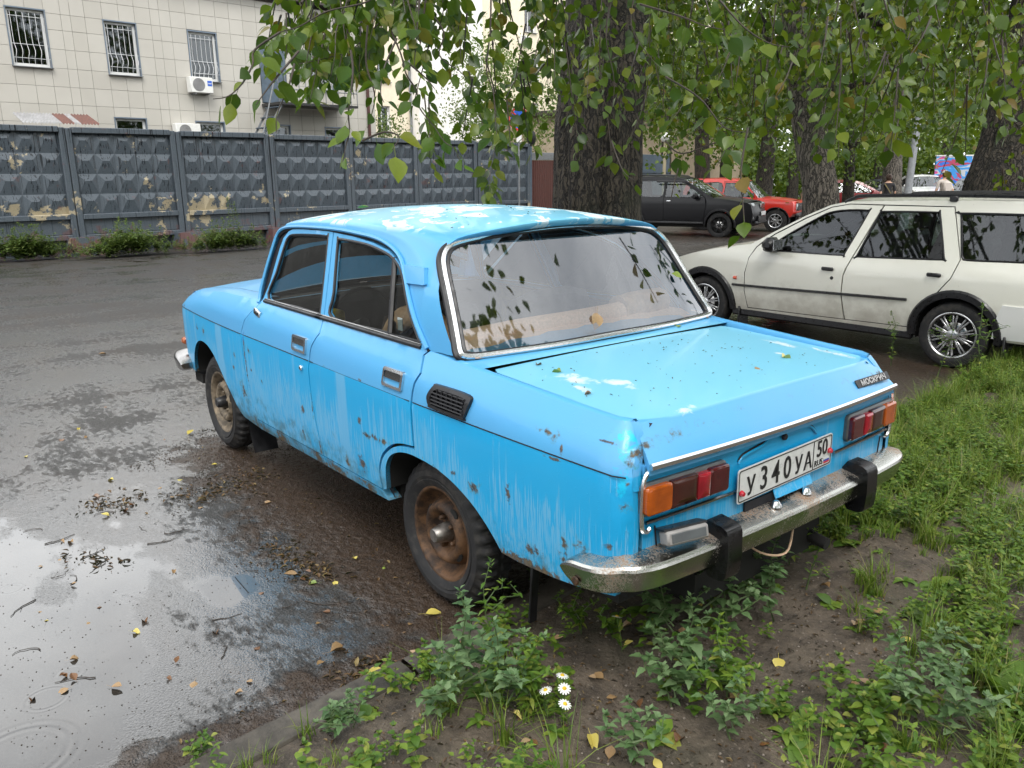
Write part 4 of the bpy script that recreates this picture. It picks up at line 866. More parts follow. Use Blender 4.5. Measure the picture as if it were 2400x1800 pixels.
trunk_mesh(b3-Vector((0, 0, .15)), [at(2368, 470, 10.5), at(2400, 330, 10.5), at(2440, 120, 10.6), at(2470, -150, 10.7), at(2480, -500, 10.8)], [.62, .56, .50, .44, .36, .26], .14, R_(140), .18, M_BARK, 80, 130).build('trunk', T3, 60)
lv, t_ = right_mass(150, 1960, 2520, -160, 230, 4.2, 9.5); lv2, t2_ = right_mass(14, 2250, 2480, 330, 430, 8., 9.5, .07); tag(t_.join(t2_).build('twigs', T3), kind='stuff'); lv += lv2
lv.sort(key=lambda M_: (M_.translation-CAM).dot(_f)); h3_ = bpy.data.objects.new('hanging_branches', None); COL.objects.link(h3_); h3_.parent = T3
for M_ in lv[:180]: inst(LMESH[R2.randrange(4)], 'leaf', h3_, M_)
tag(bigmesh('foliage', LPR, [(R2.randrange(4), M_) for M_ in lv[180:]], [M_LEAFI], T3), kind='stuff')
c3 = crown_xf(b3+Vector((3.2, -.6, 9.)), (5., 5.5, 4.4), 5200, .24, 60, .6, 4.6, keep_out)
tag(bigmesh('crown', SPR, c3, [M_LEAFI], T3), kind='stuff')
for a in range(6):
    an = R_(a*60); s_ = b3+Vector((.4, -.5, 5.2+.5*a)); limb(T3, [s_, s_+Vector((math.cos(an)*2, math.sin(an)*2, 1.2)), s_+Vector((math.cos(an)*4, math.sin(an)*4, 2.2))], .1, .02); s_ = b2+Vector((.0, .0, 5.2+.5*a)); limb(T2, [s_, s_+Vector((math.cos(an)*2, math.sin(an)*2, 1.2)), s_+Vector((math.cos(an)*4, math.sin(an)*4, 2.2))], .09, .02)
# --- smaller trees farther off
FARPR = [proto(leaf_proto(M_FAR, .9, .12, .15, 0, 3))]
def far_tree(u, d, r, lean, label, cz, rad, n, size, mat=M_FAR, name='tree', bk=M_BARK, low=1.2, cu=None):
    b = foot(u, d); t = thing(name, label, 'tree', (0, 0, 0), 0, 'trees farther along the lot'); h = cz+rad[2]*.4
    trunk_mesh(b-Vector((0, 0, .1)), [b+Vector((lean*.3, 0, 1.5)), b+Vector((lean*.6, lean*.3, h*.6)), b+Vector((lean, lean*.4, h))], [r*1.15, r, r*.8, r*.35], .1, 1., .2, bk, 24, 60).build('trunk', t, 60)
    c = b+Vector((lean, lean*.4, cz)) if cu is None else cu
    tag(bigmesh('crown', FARPR, crown_xf(c, rad, n, size, 55, .16*sum(rad)/3+.2, low), [mat], t), kind='stuff')
    for k in range(4):
        an = R2.uniform(0, 6.28); s_ = b+Vector((lean*.6, lean*.3, h*.55)); limb(t, [s_, s_+Vector((math.cos(an)*rad[0]*.35, math.sin(an)*rad[0]*.35, .8)), s_+Vector((math.cos(an)*rad[0]*.7, math.sin(an)*rad[0]*.7, 1.6))], r*.35, .02, bk)
    return t
far_tree(1652, 27, .27, .3, 'dark slender tree trunk just above the roof of the black off-roader', 5.2, (3.6, 3.6, 2.8), 3200, .15)
far_tree(1790, 29, .30, -.2, 'dark tree trunk above the bonnet of the red off-roader', 5.2, (3.6, 3.6, 3.0), 3200, .15)
far_tree(2100, 29, .33, .4, 'brown tree trunk beside the leaning lamp post', 5.6, (4., 4., 3.2), 3600, .15, bk=M_BARK2, low=2.0)
far_tree(1995, 33, .22, .2, 'leafy green tree above the dark red hatchback', 3.9, (2.8, 2.8, 2.4), 3600, .13, low=1.0)
far_tree(1560, 36, .25, .0, 'shady tree over the blue-grey gate', 6.2, (4.2, 4.2, 3.2), 3600, .17, low=2.6)
far_tree(2330, 36, .30, .0, 'tall tree behind the painted board', 5.6, (4.2, 4.2, 3.6), 3600, .17, low=1.6)
far_tree(1700, 42, .30, .0, 'dense tree in front of the low beige building', 5.8, (5, 5, 4.4), 4200, .2, low=1.8)
far_tree(1860, 44, .30, .0, 'dense tree between the leaning grey trunk and the far lot', 5.5, (5, 5, 4.6), 4600, .2, low=1.0)
far_tree(2060, 46, .30, .0, 'bushy tree beyond the person in black', 5.6, (5, 5, 4.8), 4600, .2, low=2.2)
far_tree(2210, 52, .30, .0, 'tall dense tree beyond the white crossover', 7., (6, 6, 5.4), 4600, .24, low=2.4)
MP = [proto(leaf_proto(M_MAPLE, .7, .10, .2, 0, 3))]; FARPR2 = FARPR; FARPR = MP
far_tree(1190, 33, .16, .0, 'pale green young maple standing behind the concrete fence', 0, (2.3, 2.3, 2.6), 5200, .13, M_MAPLE, 'maple_tree', M_BARK2, 1.2, at(1190, 225, 33))
far_tree(902, 31, .05, .0, 'small pale bush showing over the concrete fence below a cream wall window', 0, (.75, .75, .55), 900, .10, M_MAPLE, 'bush', M_BARK2, 1.2, at(905, 305, 31))
FARPR = FARPR2
# dense wood closing the view on the right
wx = []
for i in range(34):
    u = 1560+i*34; d = R2.uniform(58, 74); f_ = foot(u, d); wx += crown_xf(f_+Vector((0, 0, R2.uniform(3.5, 9))), (5, 5, 5.5), 700, .42, 14, 1.3, f_.z+.2)+crown_xf(f_+Vector((0, 0, R2.uniform(1., 2.))), (4, 4, 2.), 380, .42, 10, 1.0, f_.z)
tag(bigmesh('far_wood', FARPR, wx, [M_FAR]), kind='stuff')
# unseen tree row added behind the viewer to darken the car's tail
wy_ = []
for i in range(15):
    c = Vector((-11.5+R2.uniform(-1.5, 1.5), -13+i*2.6, 0)); wy_ += crown_xf(c+Vector((0, 0, 7.5+R2.uniform(-1, 1))), (2.6, 2.6, 7.), 1100, .42, 16, 1.0, .2)
tag(bigmesh('unseen_tree_row', FARPR, wy_, [M_FAR]), kind='stuff')
# ---------------- the light blue saloon ----------------
CAR = thing('blue_saloon_car', 'faded light blue rusty old four-door saloon parked with its tail over the kerb', 'car')
def plan(x): return -.035*np.clip((.2-x)/1.2, 0, 2)**2-.06*np.clip((x-1.7)/1.3, 0, 2)**2
def zsh(x): return ff(x, [-1, -.5, 0, .85, 1.6, 2.2, 2.7, 3.05], [.888, .905, .927, .948, .962, .95, .90, .83])
def ztop(x): return ff(x, [-1, -.7, -.25, 0, 1.6, 2.2, 2.7, 3.05], [.950, .963, .986, 1.004, 1.004, .985, .935, .86])
def yside(x, z):
    x = np.asarray(x, float); z = np.asarray(z, float); zs = zsh(x); zt = ztop(x)
    low = ff(z, [.2, .30, .34, .38, .5, .65, .80, .815, .822], [.70, .728, .745, .755, .768, .774, .775, .775, .767])
    t = np.clip((z-.822)/np.maximum(zs-.822, .02), 0, 1); mid = .770-.002*t-.022*t**3
    t2 = np.clip((z-zs)/np.maximum(zt-zs, .01), 0, 1.6)
    y = np.where(z < .822, low, np.where(z < zs, mid, .746-.046*t2)); y = np.where(z > zt, .70-(z-zt)*.338+.032*np.sin(math.pi*np.clip((z-zt)/.39, 0, 1))*np.clip((.45-x)/.35, 0, 1), y)
    y = y+plan(x)
    xr = ff(z, [.43, .60, .80, .85, .92, .95], [-.99, -1.005, -1.002, -.99, -.957, -.935])
    a = np.clip((xr+.05-x)/.05, 0, 1); y = y-.045*(1-np.sqrt(1-a*a*.999))
    b = np.clip((x-2.86)/.14, 0, 1); y = y-.09*(1-np.sqrt(1-b*b*.99))
    return y
def side(off=0.): return lambda x, z: np.stack([x, yside(x, z)+off, z], 1)
SL = side(); IN = (0, -1, 0)
def both(name, make, par=CAR, ang=38):
    a = make(); b = a.mirror(); return a.build(name, par, ang), b.build(name, par, ang)
FG = [(1.588, .998), (1.588, .967), (1.68, .902), (1.731, .83), (1.725, .786), (1.724, .641), (1.711, .473), (1.65, .372)]
ARCHF = spl([(1.931, .345), (2.006, .425), (2.104, .515), (2.191, .589), (2.284, .642), (2.383, .665), (2.5, .662), (2.60, .625), (2.685, .555), (2.735, .47), (2.745, .42)], 4)
def fender():
    top = [(x, float(ztop(x))) for x in np.linspace(2.93, 1.62, 16)]
    o = FG+[(1.672, .302), (1.914, .319)]+ARCHF.tolist()+[(2.83, .42), (2.90, .48), (2.945, .58), (2.98, .70), (2.99, .79), (2.97, .835)]+top
    b = MB().panel(dens(o, .035), [], SL, .05, M_PAINT, IN, .02)
    xs = np.linspace(1.60, 2.95, 20)
    P = [[(x, y0, z0) for y0, z0 in ((float(yside(x, ztop(x))), float(ztop(x))), (float(yside(x, ztop(x)))-.02, float(ztop(x))+.006), (.63, float(ztop(x))+.012), (.60, float(ztop(x))+.012), (.598, float(ztop(x))-.02))] for x in xs]
    return b.grid(P, M_PAINT, True)
both('front_fender', fender)
FDO = [(1.583, .995), (1.583, .967), (1.675, .902), (1.726, .83), (1.72, .786), (1.719, .641), (1.706, .473), (1.645, .369), (1.279, .376), (.858, .383), (.887, .541), (.905, .629), (.914, .735), (.911, .821), (.89, .884), (.843, .952), (.88, .998), (.985, 1.372), (1.20, 1.378), (1.40, 1.370), (1.46, 1.353), (1.502, 1.318), (1.518, 1.27), (1.54, 1.10)]
FDH = spl([(1.515, 1.022), (1.495, 1.15), (1.472, 1.28), (1.452, 1.322), (1.40, 1.338), (1.2, 1.348), (1.042, 1.350), (1.02, 1.34), (.928, 1.03), (.93, 1.018), (1.2, 1.02)], 4, True)
RDO = [(.85, .384), (.879, .541), (.897, .629), (.906, .735), (.903, .821), (.882, .884), (.835, .952), (.872, .998), (.976, 1.371), (.797, 1.364), (.62, 1.350), (.463, 1.325), (.355, 1.286), (.277, 1.232), (.17, 1.135), (.045, 1.03), (.026, 1.004), (.047, .985), (.019, .928), (.035, .891), (.049, .826), (.046, .759), (.041, .65)]+[tuple(q) for q in spl([(.041, .65), (.127, .638), (.205, .611), (.28, .555), (.315, .497), (.327, .45), (.323, .39)], 5)[1:]]+[(.6, .387)]
RDH = spl([(.812, 1.020), (.85, 1.12), (.925, 1.335), (.915, 1.345), (.785, 1.343), (.646, 1.336), (.509, 1.318), (.421, 1.298), (.35, 1.27), (.286, 1.225), (.19, 1.127), (.100, 1.036), (.11, 1.022), (.4, 1.02)], 4, True)
def door(o, h): return MB().panel(dens(o, .035), [h], SL, .05, M_PAINT, IN, .02)
D1 = both('front_door', lambda: door(FDO, FDH)); D2 = both('rear_door', lambda: door(RDO, RDH))
for d, h in ((D1, FDH), (D2, RDH)):
    for sgn, o in zip((1, -1), d):
        f = MB().panel(h, [], side(-.016), .08, M_GLASS, IN, 0); f = f if sgn > 0 else f.mirror(); f.build('window_glass', o)
        s = MB().tube([(x, float(yside(x, z))-.004, z) for x, z in h], .0075, M_RUBBER, 6, True); s = s if sgn > 0 else s.mirror(); s.build('window_seal', o)
        b = MB(); xs = np.linspace(h[:, 0].min()-.012, h[:, 0].max()+.012, 14)
        b.tube([(x, float(yside(x, 1.006))+.004, 1.008) for x in xs], .009, M_RUBBER, 6); b.tube([(x, float(yside(x, 1.018))+.001, 1.018) for x in xs], .0045, M_DULL, 6)
        b = b if sgn > 0 else b.mirror(); b.build('belt_trim', o)
for sgn, o in zip((1, -1), D2):
    b = MB().tube([(.412, float(yside(.412, 1.30))-.006, 1.302), (.315, float(yside(.315, 1.02))-.006, 1.022)], .011, M_RUBBER, 6); (b if sgn > 0 else b.mirror()).build('quarterlight_bar', o)
    if sgn > 0: MB().box((.275, float(yside(.275, 1.06))-.022, 1.062), (.036, .002, .05), simple('faded_sticker', (.36, .42, .42), .5)).build('sticker', o)
def handle(cx, cz):
    b = MB(); fo = rrect(cx-.072, cz-.036, cx+.072, cz+.036, .010); fi = rrect(cx-.058, cz-.025, cx+.060, cz+.025, .006)
    b.panel(fo, [fi], lambda x, z: np.stack([x, yside(x, z)+.009, z], 1), .03, M_CHROME, IN, .014)
    b.panel(fi, [], lambda x, z: np.stack([x, yside(x, z)-.002-.0*(z-cz), z], 1), .02, M_BLACK, IN, 0)
    b.panel(rrect(cx-.055, cz-.004, cx+.056, cz+.023, .004), [], lambda x, z: np.stack([x, yside(x, z)+.006-(cz+.02-z)*.05, z], 1), .02, M_DULL, IN, .006)
    return b
for d, cx, cz in ((D1, 1.005, .882), (D2, .175, .881)):
    a = handle(cx, cz); a.mirror().build('door_handle', d[1]); a.build('door_handle', d[0])
lk = MB(); lk.lathe([(0, .012), (.009, .012), (.013, .008), (.013, -.005)], M_CHROME, 16, Matrix.Translation((.986, .772, .775))); lk.box((.986, .785, .775), (.002, .002, .012), M_INK); lk.build('door_lock', D1[0])
mb_ = MB().box((0, 0, 0), (.075, .014, .032), M_CHROME, Matrix.Rotation(R_(-12), 3, 'Y'), .004).box((.004, .008, .0), (.045, .004, .014), M_INK, Matrix.Rotation(R_(-12), 3, 'Y')); mb_.v = [(x+1.525, y+.752, z+.955) for x, y, z in mb_.v]; mb_.build('mirror_mount', D1[0])
AR = spl([(-.457, .403), (-.423, .445), (-.372, .495), (-.304, .54), (-.218, .577), (-.142, .598), (-.062, .609), (.003, .612), (.07, .611), (.143, .598), (.211, .568), (.252, .525), (.272, .47), (.283, .40)], 4)
def quarter():
    o = AR.tolist()+[tuple(q) for q in spl([(.311, .39), (.316, .45), (.304, .492), (.270, .547), (.198, .600), (.124, .627), (.030, .639)], 5)]+[(.029, .65), (.034, .759), (.037, .826), (.023, .891), (.007, .928), (.035, .987), (.014, 1.004)]
    o += [(x, float(ztop(x))) for x in np.linspace(-.02, -.925, 14)]+[(-.957, .92), (-.985, .86), (-.998, .80), (-1.003, .70), (-1.003, .60), (-.995, .52), (-.96, .455), (-.802, .424), (-.709, .412), (-.611, .406), (-.541, .401)]
    b = MB().panel(dens(o, .03), [], SL, .045, M_PAINT, IN, .02)
    xs = np.linspace(.01, -.928, 24); P = []
    for x in xs:
        y0 = float(yside(x, ztop(x))); z0 = float(ztop(x)); P.append([(x, y0, z0), (x, y0-.008, z0+.0045), (x, y0-.020, z0+.004), (x, y0-.026, z0-.004), (x, y0-.028, z0-.05)])
    b.grid(P, M_PAINT); z = [.95, .93, .90, .86, .82, .78]
    e = [(float(ff(q, [.78, .80, .86, .92, .95], [-1.0, -.998, -.985, -.957, -.928])), q) for q in z]
    P = [[(x, float(yside(x, q)), q), (x-.003, float(yside(x, q))-.012, q-.001), (x-.002, float(yside(x, q))-.030, q), (x+.03, float(yside(x, q))-.032, q)] for x, q in e]
    b.grid(P, M_PAINT)
    return b
Q = both('rear_quarter', quarter)
both('sill', lambda: MB().panel(dens([(1.672, .302), (1.648, .363), (.86, .377), (.33, .383), (.29, .345), (.49, .338), (.97, .325)], .05), [], SL, .05, M_PAINT, IN, .06))
def liner(A, cx):                               # arch edge turned in and the dark well behind it
    b = MB()
    for A, cx in ((A, cx),):
        b.grid([[(x, float(yside(x, z)), z), (x, float(yside(x, z))-.03, z), (x, .36, z+.005)] for x, z in A], M_VOID, cx > 1)
        b.panel(dens(A, .06), [], lambda x, z: np.stack([x, 0*x+.36, z], 1), .2, M_VOID, IN, 0)
    return b
def crease_shadow():
    b = MB()
    for x0, x1 in ((2.93, 1.735), (1.718, .918), (.902, .056), (.032, -.985)):
        b.tube([(x, float(yside(x, .818))+.0005, .8195) for x in np.linspace(x0, x1, 30)], .0022, M_GAP, 5)  # dark tube drawn in for the shadow under the body step
    return b
for k in (1, -1):
    q = crease_shadow(); (q if k > 0 else q.mirror()).build('crease_shadow_line', CAR)
for A_ in ((AR, 0.), (ARCHF, 2.37)): both('wheel_well', lambda: liner(*A_))
ub = MB(); ub.box((.95, 0, .335), (3.8, .71, .11), M_VOID)
for x0, x1 in ((.30, 1.90), (-.93, -.47), (2.76, 2.9)): ub.box(((x0+x1)/2, 0, .36 if x0 > 0 else .43), (x1-x0, 1.36, .06), M_VOID)
ub.tube([(0, -.55, .27), (0, .55, .27)], .045, M_VOID, 10); ub.tube([(2.4, -.55, .25), (2.4, .55, .25)], .035, M_VOID, 8)
ub.lathe([(0, .11), (.07, .10), (.11, .05), (.12, 0), (.11, -.05), (.07, -.10), (0, -.11)], M_VOID, 16, Matrix.Translation((0, .05, .28)))
ub.build('underbody', CAR)
# cabin tub and dark linings behind the gaps
tub = MB()
def lining(x0, x1, z0, z1, mat, off): 
    for s in (1, -1):
        P = [[(x, s*(float(yside(x, z))-off), z) for z in np.linspace(z0, z1, 6)] for x in np.linspace(x0, x1, 16)]; tub.grid(P, mat, s < 0)
lining(1.9, .29, .34, .992, M_GAP, .030); lining(1.6, .33, .45, .99, M_OLIVE, .075); lining(.33, -.02, .68, .99, M_OLIVE, .075); lining(.31, -.95, .64, .94, M_GAP, .05); lining(-.47, -.96, .43, .64, M_GAP, .05); lining(1.75, 2.85, .68, .86, M_GAP, .05)
tub.box((1.05, 0, .40), (1.36, 1.30, .02), M_INT); tub.box((1.72, 0, .70), (.03, 1.38, .55), M_INT); tub.box((-.60, 0, .86), (.68, 1.33, .09), M_GAP); tub.box((-.60, 0, .60), (.66, .76, .44), M_GAP); tub.box((-.72, 0, .60), (.44, 1.30, .34), M_GAP); tub.box((2.3, 0, .72), (1.1, .80, .36), M_GAP)
tub.build('cabin_tub', CAR)
# roof with its pillars in one pressing
ST = np.array([  # L(x, z)   K(x, y, z)   C(x, z)
 (1.516, 1.367, 1.50, .53, 1.402, 1.58, 1.425), (1.45, 1.376, 1.42, .535, 1.41, 1.45, 1.445), (1.25, 1.384, 1.22, .545, 1.424, 1.2, 1.466), (.95, 1.386, .93, .55, 1.430, .92, 1.480), (.75, 1.380, .72, .552, 1.426, .70, 1.483), (.588, 1.369, .57, .554, 1.420, .54, 1.482), (.458, 1.346, .44, .556, 1.413, .40, 1.478), (.349, 1.306, .32, .56, 1.406, .27, 1.472), (.274, 1.250, .24, .564, 1.401, .18, 1.466), (.17, 1.153, .17, .569, 1.397, .11, 1.460), (.10, 1.083, .145, .571, 1.395, .085, 1.457), (.026, 1.010, .128, .572, 1.394, .065, 1.455), (-.05, 1.008, .112, .573, 1.393, .045, 1.452), (-.10, 1.008, .102, .574, 1.392, .032, 1.450), (-.138, 1.010, .095, .574, 1.392, .02, 1.449)])
ST = spl(ST, 5)
def roof_rows(ST):
    P = []; ns = len(ST)
    for i, (lx, lz, kx, ky, kz, cx, cz) in enumerate(ST):
        row = []; w = max(0., (i/(ns-1)-.62)/.38)**1.5; L_ = max(kz-lz, .01)
        for v in np.linspace(0, 1, 12)[:-1]:
            z = lz+(kz-lz)*v; x = lx+(kx-lx)*v+w*.022*math.sin(math.pi*v**1.15); y = float(yside(x, z))*(1-v)+(ky+(.70-(z-1.004)*.338-.567)*0)*v if v > .6 else float(yside(x, z))
            if v > .6: y = float(yside(x, z))*(1-(v-.6)/.4)+(ky+.0)*((v-.6)/.4)
            row.append((x, y, z))
        for v in np.linspace(0, 1, 14):
            y = ky*(1-v); t = 1-(y/ky)**2; row.append((kx+(cx-kx)*t, y, kz+(cz-kz)*t))
        row = np.array(row)
        for _ in range(2):
            r2 = row.copy(); r2[9:14] = (row[8:13]+2*row[9:14]+row[10:15])/4; row = r2
        P.append(row)
    return np.array(P)
RP = roof_rows(ST)
full = np.concatenate([RP, (RP*[1, -1, 1])[:, ::-1][:, 1:]], 1)
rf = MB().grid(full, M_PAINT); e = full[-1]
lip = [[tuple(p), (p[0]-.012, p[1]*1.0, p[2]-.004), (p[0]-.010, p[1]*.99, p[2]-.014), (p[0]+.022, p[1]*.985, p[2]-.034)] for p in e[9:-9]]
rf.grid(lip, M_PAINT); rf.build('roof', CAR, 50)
GUT = [(1.60, .995), (1.618, 1.06), (1.612, 1.16), (1.595, 1.26), (1.573, 1.334), (1.516, 1.365), (1.40, 1.379), (1.2, 1.385), (.95, 1.387), (.768, 1.381), (.588, 1.370), (.458, 1.347), (.349, 1.308), (.274, 1.252), (.17, 1.155), (.10, 1.085), (.026, 1.012)]
both('rain_gutter', lambda: MB().tube([(x, float(yside(x, z))+.006, z) for x, z in spl(GUT, 4)], .0085, M_PAINT, 6).tube([(x, float(yside(x, z))-.002, z-.012) for x, z in spl(GUT[4:], 4)], .008, M_GAP, 5))
def apil():
    o = [(1.60, .995), (1.618, 1.06), (1.612, 1.16), (1.595, 1.26), (1.573, 1.334), (1.516, 1.365)]; i = [(1.72, .645, 1.0), (1.70, .63, 1.06), (1.655, .605, 1.16), (1.60, .575, 1.26), (1.555, .55, 1.34), (1.50, .53, 1.402)]
    P = [[(a[0], float(yside(*a))+.002, a[1]), (.5*a[0]+.5*b[0]+.015, .5*float(yside(*a))+.5*b[1]+.012, .5*a[1]+.5*b[2]), b] for a, b in zip(o, i)]
    j = [(1.548, .995), (1.535, 1.06), (1.53, 1.16), (1.515, 1.26), (1.50, 1.33), (1.46, 1.36)]
    return MB().grid(P, M_PAINT, True).grid([[(a[0], float(yside(*a))-.012, a[1]), (c[0], float(yside(*c))-.012, c[1])] for a, c in zip(o, j)], M_GAP)
both('a_pillar', apil)
def cplate():
    o = spl([(.296, 1.284), (.215, 1.287), (.140, 1.289), (.128, 1.28), (.098, 1.24), (.10, 1.231), (.16, 1.228), (.228, 1.225), (.24, 1.23)], 3, True)
    return MB().panel(o, [], lambda x, z: np.stack([x, yside(x, z)+.012, z], 1), .03, M_PAINT, IN, .016)
for q, o in zip((1, -1), both('pillar_vent_cover', cplate)): pass
# rear window
def rwx(y, z): return -.222+(z-1.012)*.735+.06*(np.asarray(y)/.6)**2
half = [(0, 1.414), (.25, 1.405), (.40, 1.393), (.50, 1.380), (.562, 1.362), (.600, 1.327), (.618, 1.28), (.634, 1.21), (.653, 1.13), (.671, 1.06), (.680, 1.026), (.674, 1.010), (.63, 1.003), (.5, 1.004), (.3, 1.006)]
RW = spl(half+[(0, 1.010)]+[(-y, z) for y, z in half[:0:-1]], 5, True)
RWL = lambda y, z: np.stack([rwx(y, z), y, z], 1)
def scl(L, s): c = np.array([0, 1.2]); return (L-c)*s+c
rw = MB().panel(scl(RW, .985), [], RWL, .07, M_RGLASS, (1, 0, -.4), 0).build('rear_window', CAR)
def loop(L, dx, dz): return [(float(rwx(y, z))+dx, y, z+dz) for y, z in L]
MB().tube(loop(scl(RW, 1.0), -.010, .003), .0105, M_CHROME, 8, True).build('chrome_surround', rw)
MB().tube(loop(scl(RW, 1.017), -.0, -.002), .011, M_RUBBER, 8, True).tube(loop(scl(RW, .968), -.004, .001), .008, M_RUBBER, 6, True).build('rubber_seal', rw)
# deck below the window, lid, tail
def zed(x): return ff(x, [-.95, -.9, -.65, -.25, -.1], [.940, .945, .957, .973, 1.0])
dk = MB(); dk.grid([[(-(.258+.022*(1-(y/.65)**2))*x, y, (lambda X: float(ff(X, [-.29, -.2, 0], [.976, .992, 1.004]))+.013*(1-(y/.672)**2))(-(.258+.022*(1-(y/.65)**2))*x)) for y in np.linspace(-.672, .672, 22)] for x in np.linspace(0, 1, 6)], M_PAINT)
dk.build('rear_deck', CAR)
def lid():
    b = MB(); ys = np.linspace(-1, 1, 41); rows = []
    for v in np.linspace(0, 1, 20):
        r = []
        for q in ys:
            hw = .636 if v > .06 else .636-.02*(1-v/.06)
            y = q*hw; a = abs(y); xf = -.262-.022*(1-(y/.65)**2); xr = -.962+.02*(y/.6)**2+.012*(max(0, a-.47)/.165)**2
            x = xf+(xr-xf)*v; r.append((x, y, float(zed(x))+.016*(1-(y/.65)**2)))
        rows.append(r)
    last = rows[-1]
    for k, (fx, fz) in enumerate(((.020, .02), (.06, .07), (.14, .15), (.36, .37), (.68, .69), (1.0, 1.0))):
        r = []
        for (x, y, z), q in zip(last, ys):
            yb = q*.668; xb = -1.02-.024*(1-(yb/.67)**2); zb = .852
            r.append((x+(xb-x)*(fx+.12*(fx-fx*fx)), y+(yb-y)*fz, z+(zb-z)*fz))
        rows.append(r)
    P = np.array(rows); b.grid(P, M_PAINT)
    sk = np.concatenate([P[:, 0], P[-1, 1:-1], P[::-1, -1], P[0, 1:-1][::-1]])
    b.grid(np.stack([sk, sk+[.0, 0, -.03]], 1), M_PAINT, False, True)
    return b
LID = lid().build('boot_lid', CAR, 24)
def trimx(y): return -1.021-.026*(1-(y/.67)**2)
MB().tube([(trimx(y)-.004, y, .848) for y in np.linspace(-.668, .668, 31)], .0075, M_CHROME, 6, flat=1.5).build('chrome_strip', LID)
bd = MB(); Mb = Matrix.Translation((-1.0065, -.527, .893)) @ Matrix.Rotation(R_(33), 4, 'Y') @ Matrix(((0, 0, -1, 0), (-1, 0, 0, 0), (0, 1, 0, 0), (0, 0, 0, 1)))
bd.box((0, 0, 0), (.222, .030, .004), M_INK, Matrix.Identity(3), .001); bd.v = [tuple(Mb @ Vector(p)) for p in bd.v]
bpy.context.view_layer.update(); textmesh(bd, 'МОСКВИЧ', Mb @ Matrix.Translation((0, -.0095, .0025)), .027, M_DULL, .0012, 1.22, bold=.0009)
bd.build('badge', LID)
def tailx(y): return -1.003-.024*(1-(np.asarray(y)/.69)**2)
tp = MB().panel(dens(np.array([(-.668, .846), (.668, .846), (.672, .70), (.665, .60), (.66, .50), (-.66, .50), (-.665, .60), (-.672, .70)]), .05), [], lambda y, z: np.stack([tailx(y)+.004, y, z], 1), .06, M_PAINT, (1, 0, 0), .03)
for k in (1, -1):                               # pressed lines by the corners and round the number plate
    tp.tube([(float(tailx(.62*k))-.001, .625*k, .66), (float(tailx(.60*k))-.001, .605*k, .53)], .0025, M_GAP, 5)
pr = spl([(.27, .765), (.25, .785), (.16, .80), (.12, .815), (.07, .825), (.0, .828), (-.04, .815), (-.09, .812), (-.12, .80), (-.15, .775)], 4)
tp.tube([(float(tailx(y))-.0, y, z) for y, z in pr], .005, M_PAINT, 6); tp.tube([(float(tailx(y))+.002, y, z+.005) for y, z in pr], .004, M_GAP, 5)
tp.lathe([(0, .008), (.010, .008), (.012, 0)], M_GAP, 12, Matrix.Translation((float(tailx(.045))-.001, .045, .805)) @ Matrix.Rotation(R_(90), 4, 'Z'))
tp.build('tail_panel', CAR)
MB().box((-1.036, -.015, .626), (.006, .21, .040), M_PAINT, Matrix.Rotation(R_(24), 3, 'Y'), .002).build('plate_lamp_cover', CAR)
MB().box((-1.026, .06, .612), (.006, .34, .03), M_GAP).build('bumper_slot', CAR)
def strip(k): return MB().tube([(float(tailx(y))-.003, k*y, .678) for y in np.linspace(.27, .662, 10)], .0055, M_DULL, 6).tube([(float(tailx(.66))-.006, k*y, z) for y, z in spl([(.640, .832), (.668, .826), (.682, .80), (.684, .74), (.684, .69), (.678, .662), (.662, .652), (.648, .660)], 4)], .007, M_CHROME, 6)
for k in (1, -1): strip(k).build('tail_trim', CAR)
# lamps
M_LAMPL = simple('scuffed_grey_lens', (.26, .25, .24), .45, var=.2)
M_LAMPH = simple('grey_lamp_housing', (.10, .11, .115), .4, .3, var=.2)
def lamp(k):
    t = bpy.data.objects.new('tail_lamp', None); COL.objects.link(t); t.parent = CAR
    def lay(y0, y1, z0, z1, d0, d1, r, mat, nm):
        b = MB(); o = rrect(y0, z0, y1, z1, r); i = rrect(y0+.006, z0+.006, y1-.006, z1-.006, max(.001, r-.004)); c = .5*(y0+y1)
        fx = lambda y: tailx(y)
        b.panel(i, [], lambda y, z: np.stack([fx(y)-d1, y, z], 1), .04, mat, (1, 0, 0), 0)
        b.grid([[(float(fx(p[0]))-d0, p[0], p[1]), (float(fx(p[0]))-d1+.005, p[0], p[1]), (float(fx(q[0]))-d1, q[0], q[1])] for p, q in zip(o, i)], mat, True, True)
        if k < 0: b = b.mirror()
        return b.build(nm, t)
    lay(.338, .688, .700, .798, -.004, .012, .018, M_LAMPH, 'housing')
    lay(.585, .683, .707, .791, .010, .030, .014, M_AMBER, 'amber_lens'); lay(.482, .587, .707, .791, .010, .029, .002, M_BROWN, 'smoked_lens')
    lay(.432, .484, .711, .787, .010, .033, .002, M_REFL, 'reflector'); lay(.344, .434, .707, .791, .010, .029, .012, M_REDL, 'red_lens')
for k in (1, -1): lamp(k)
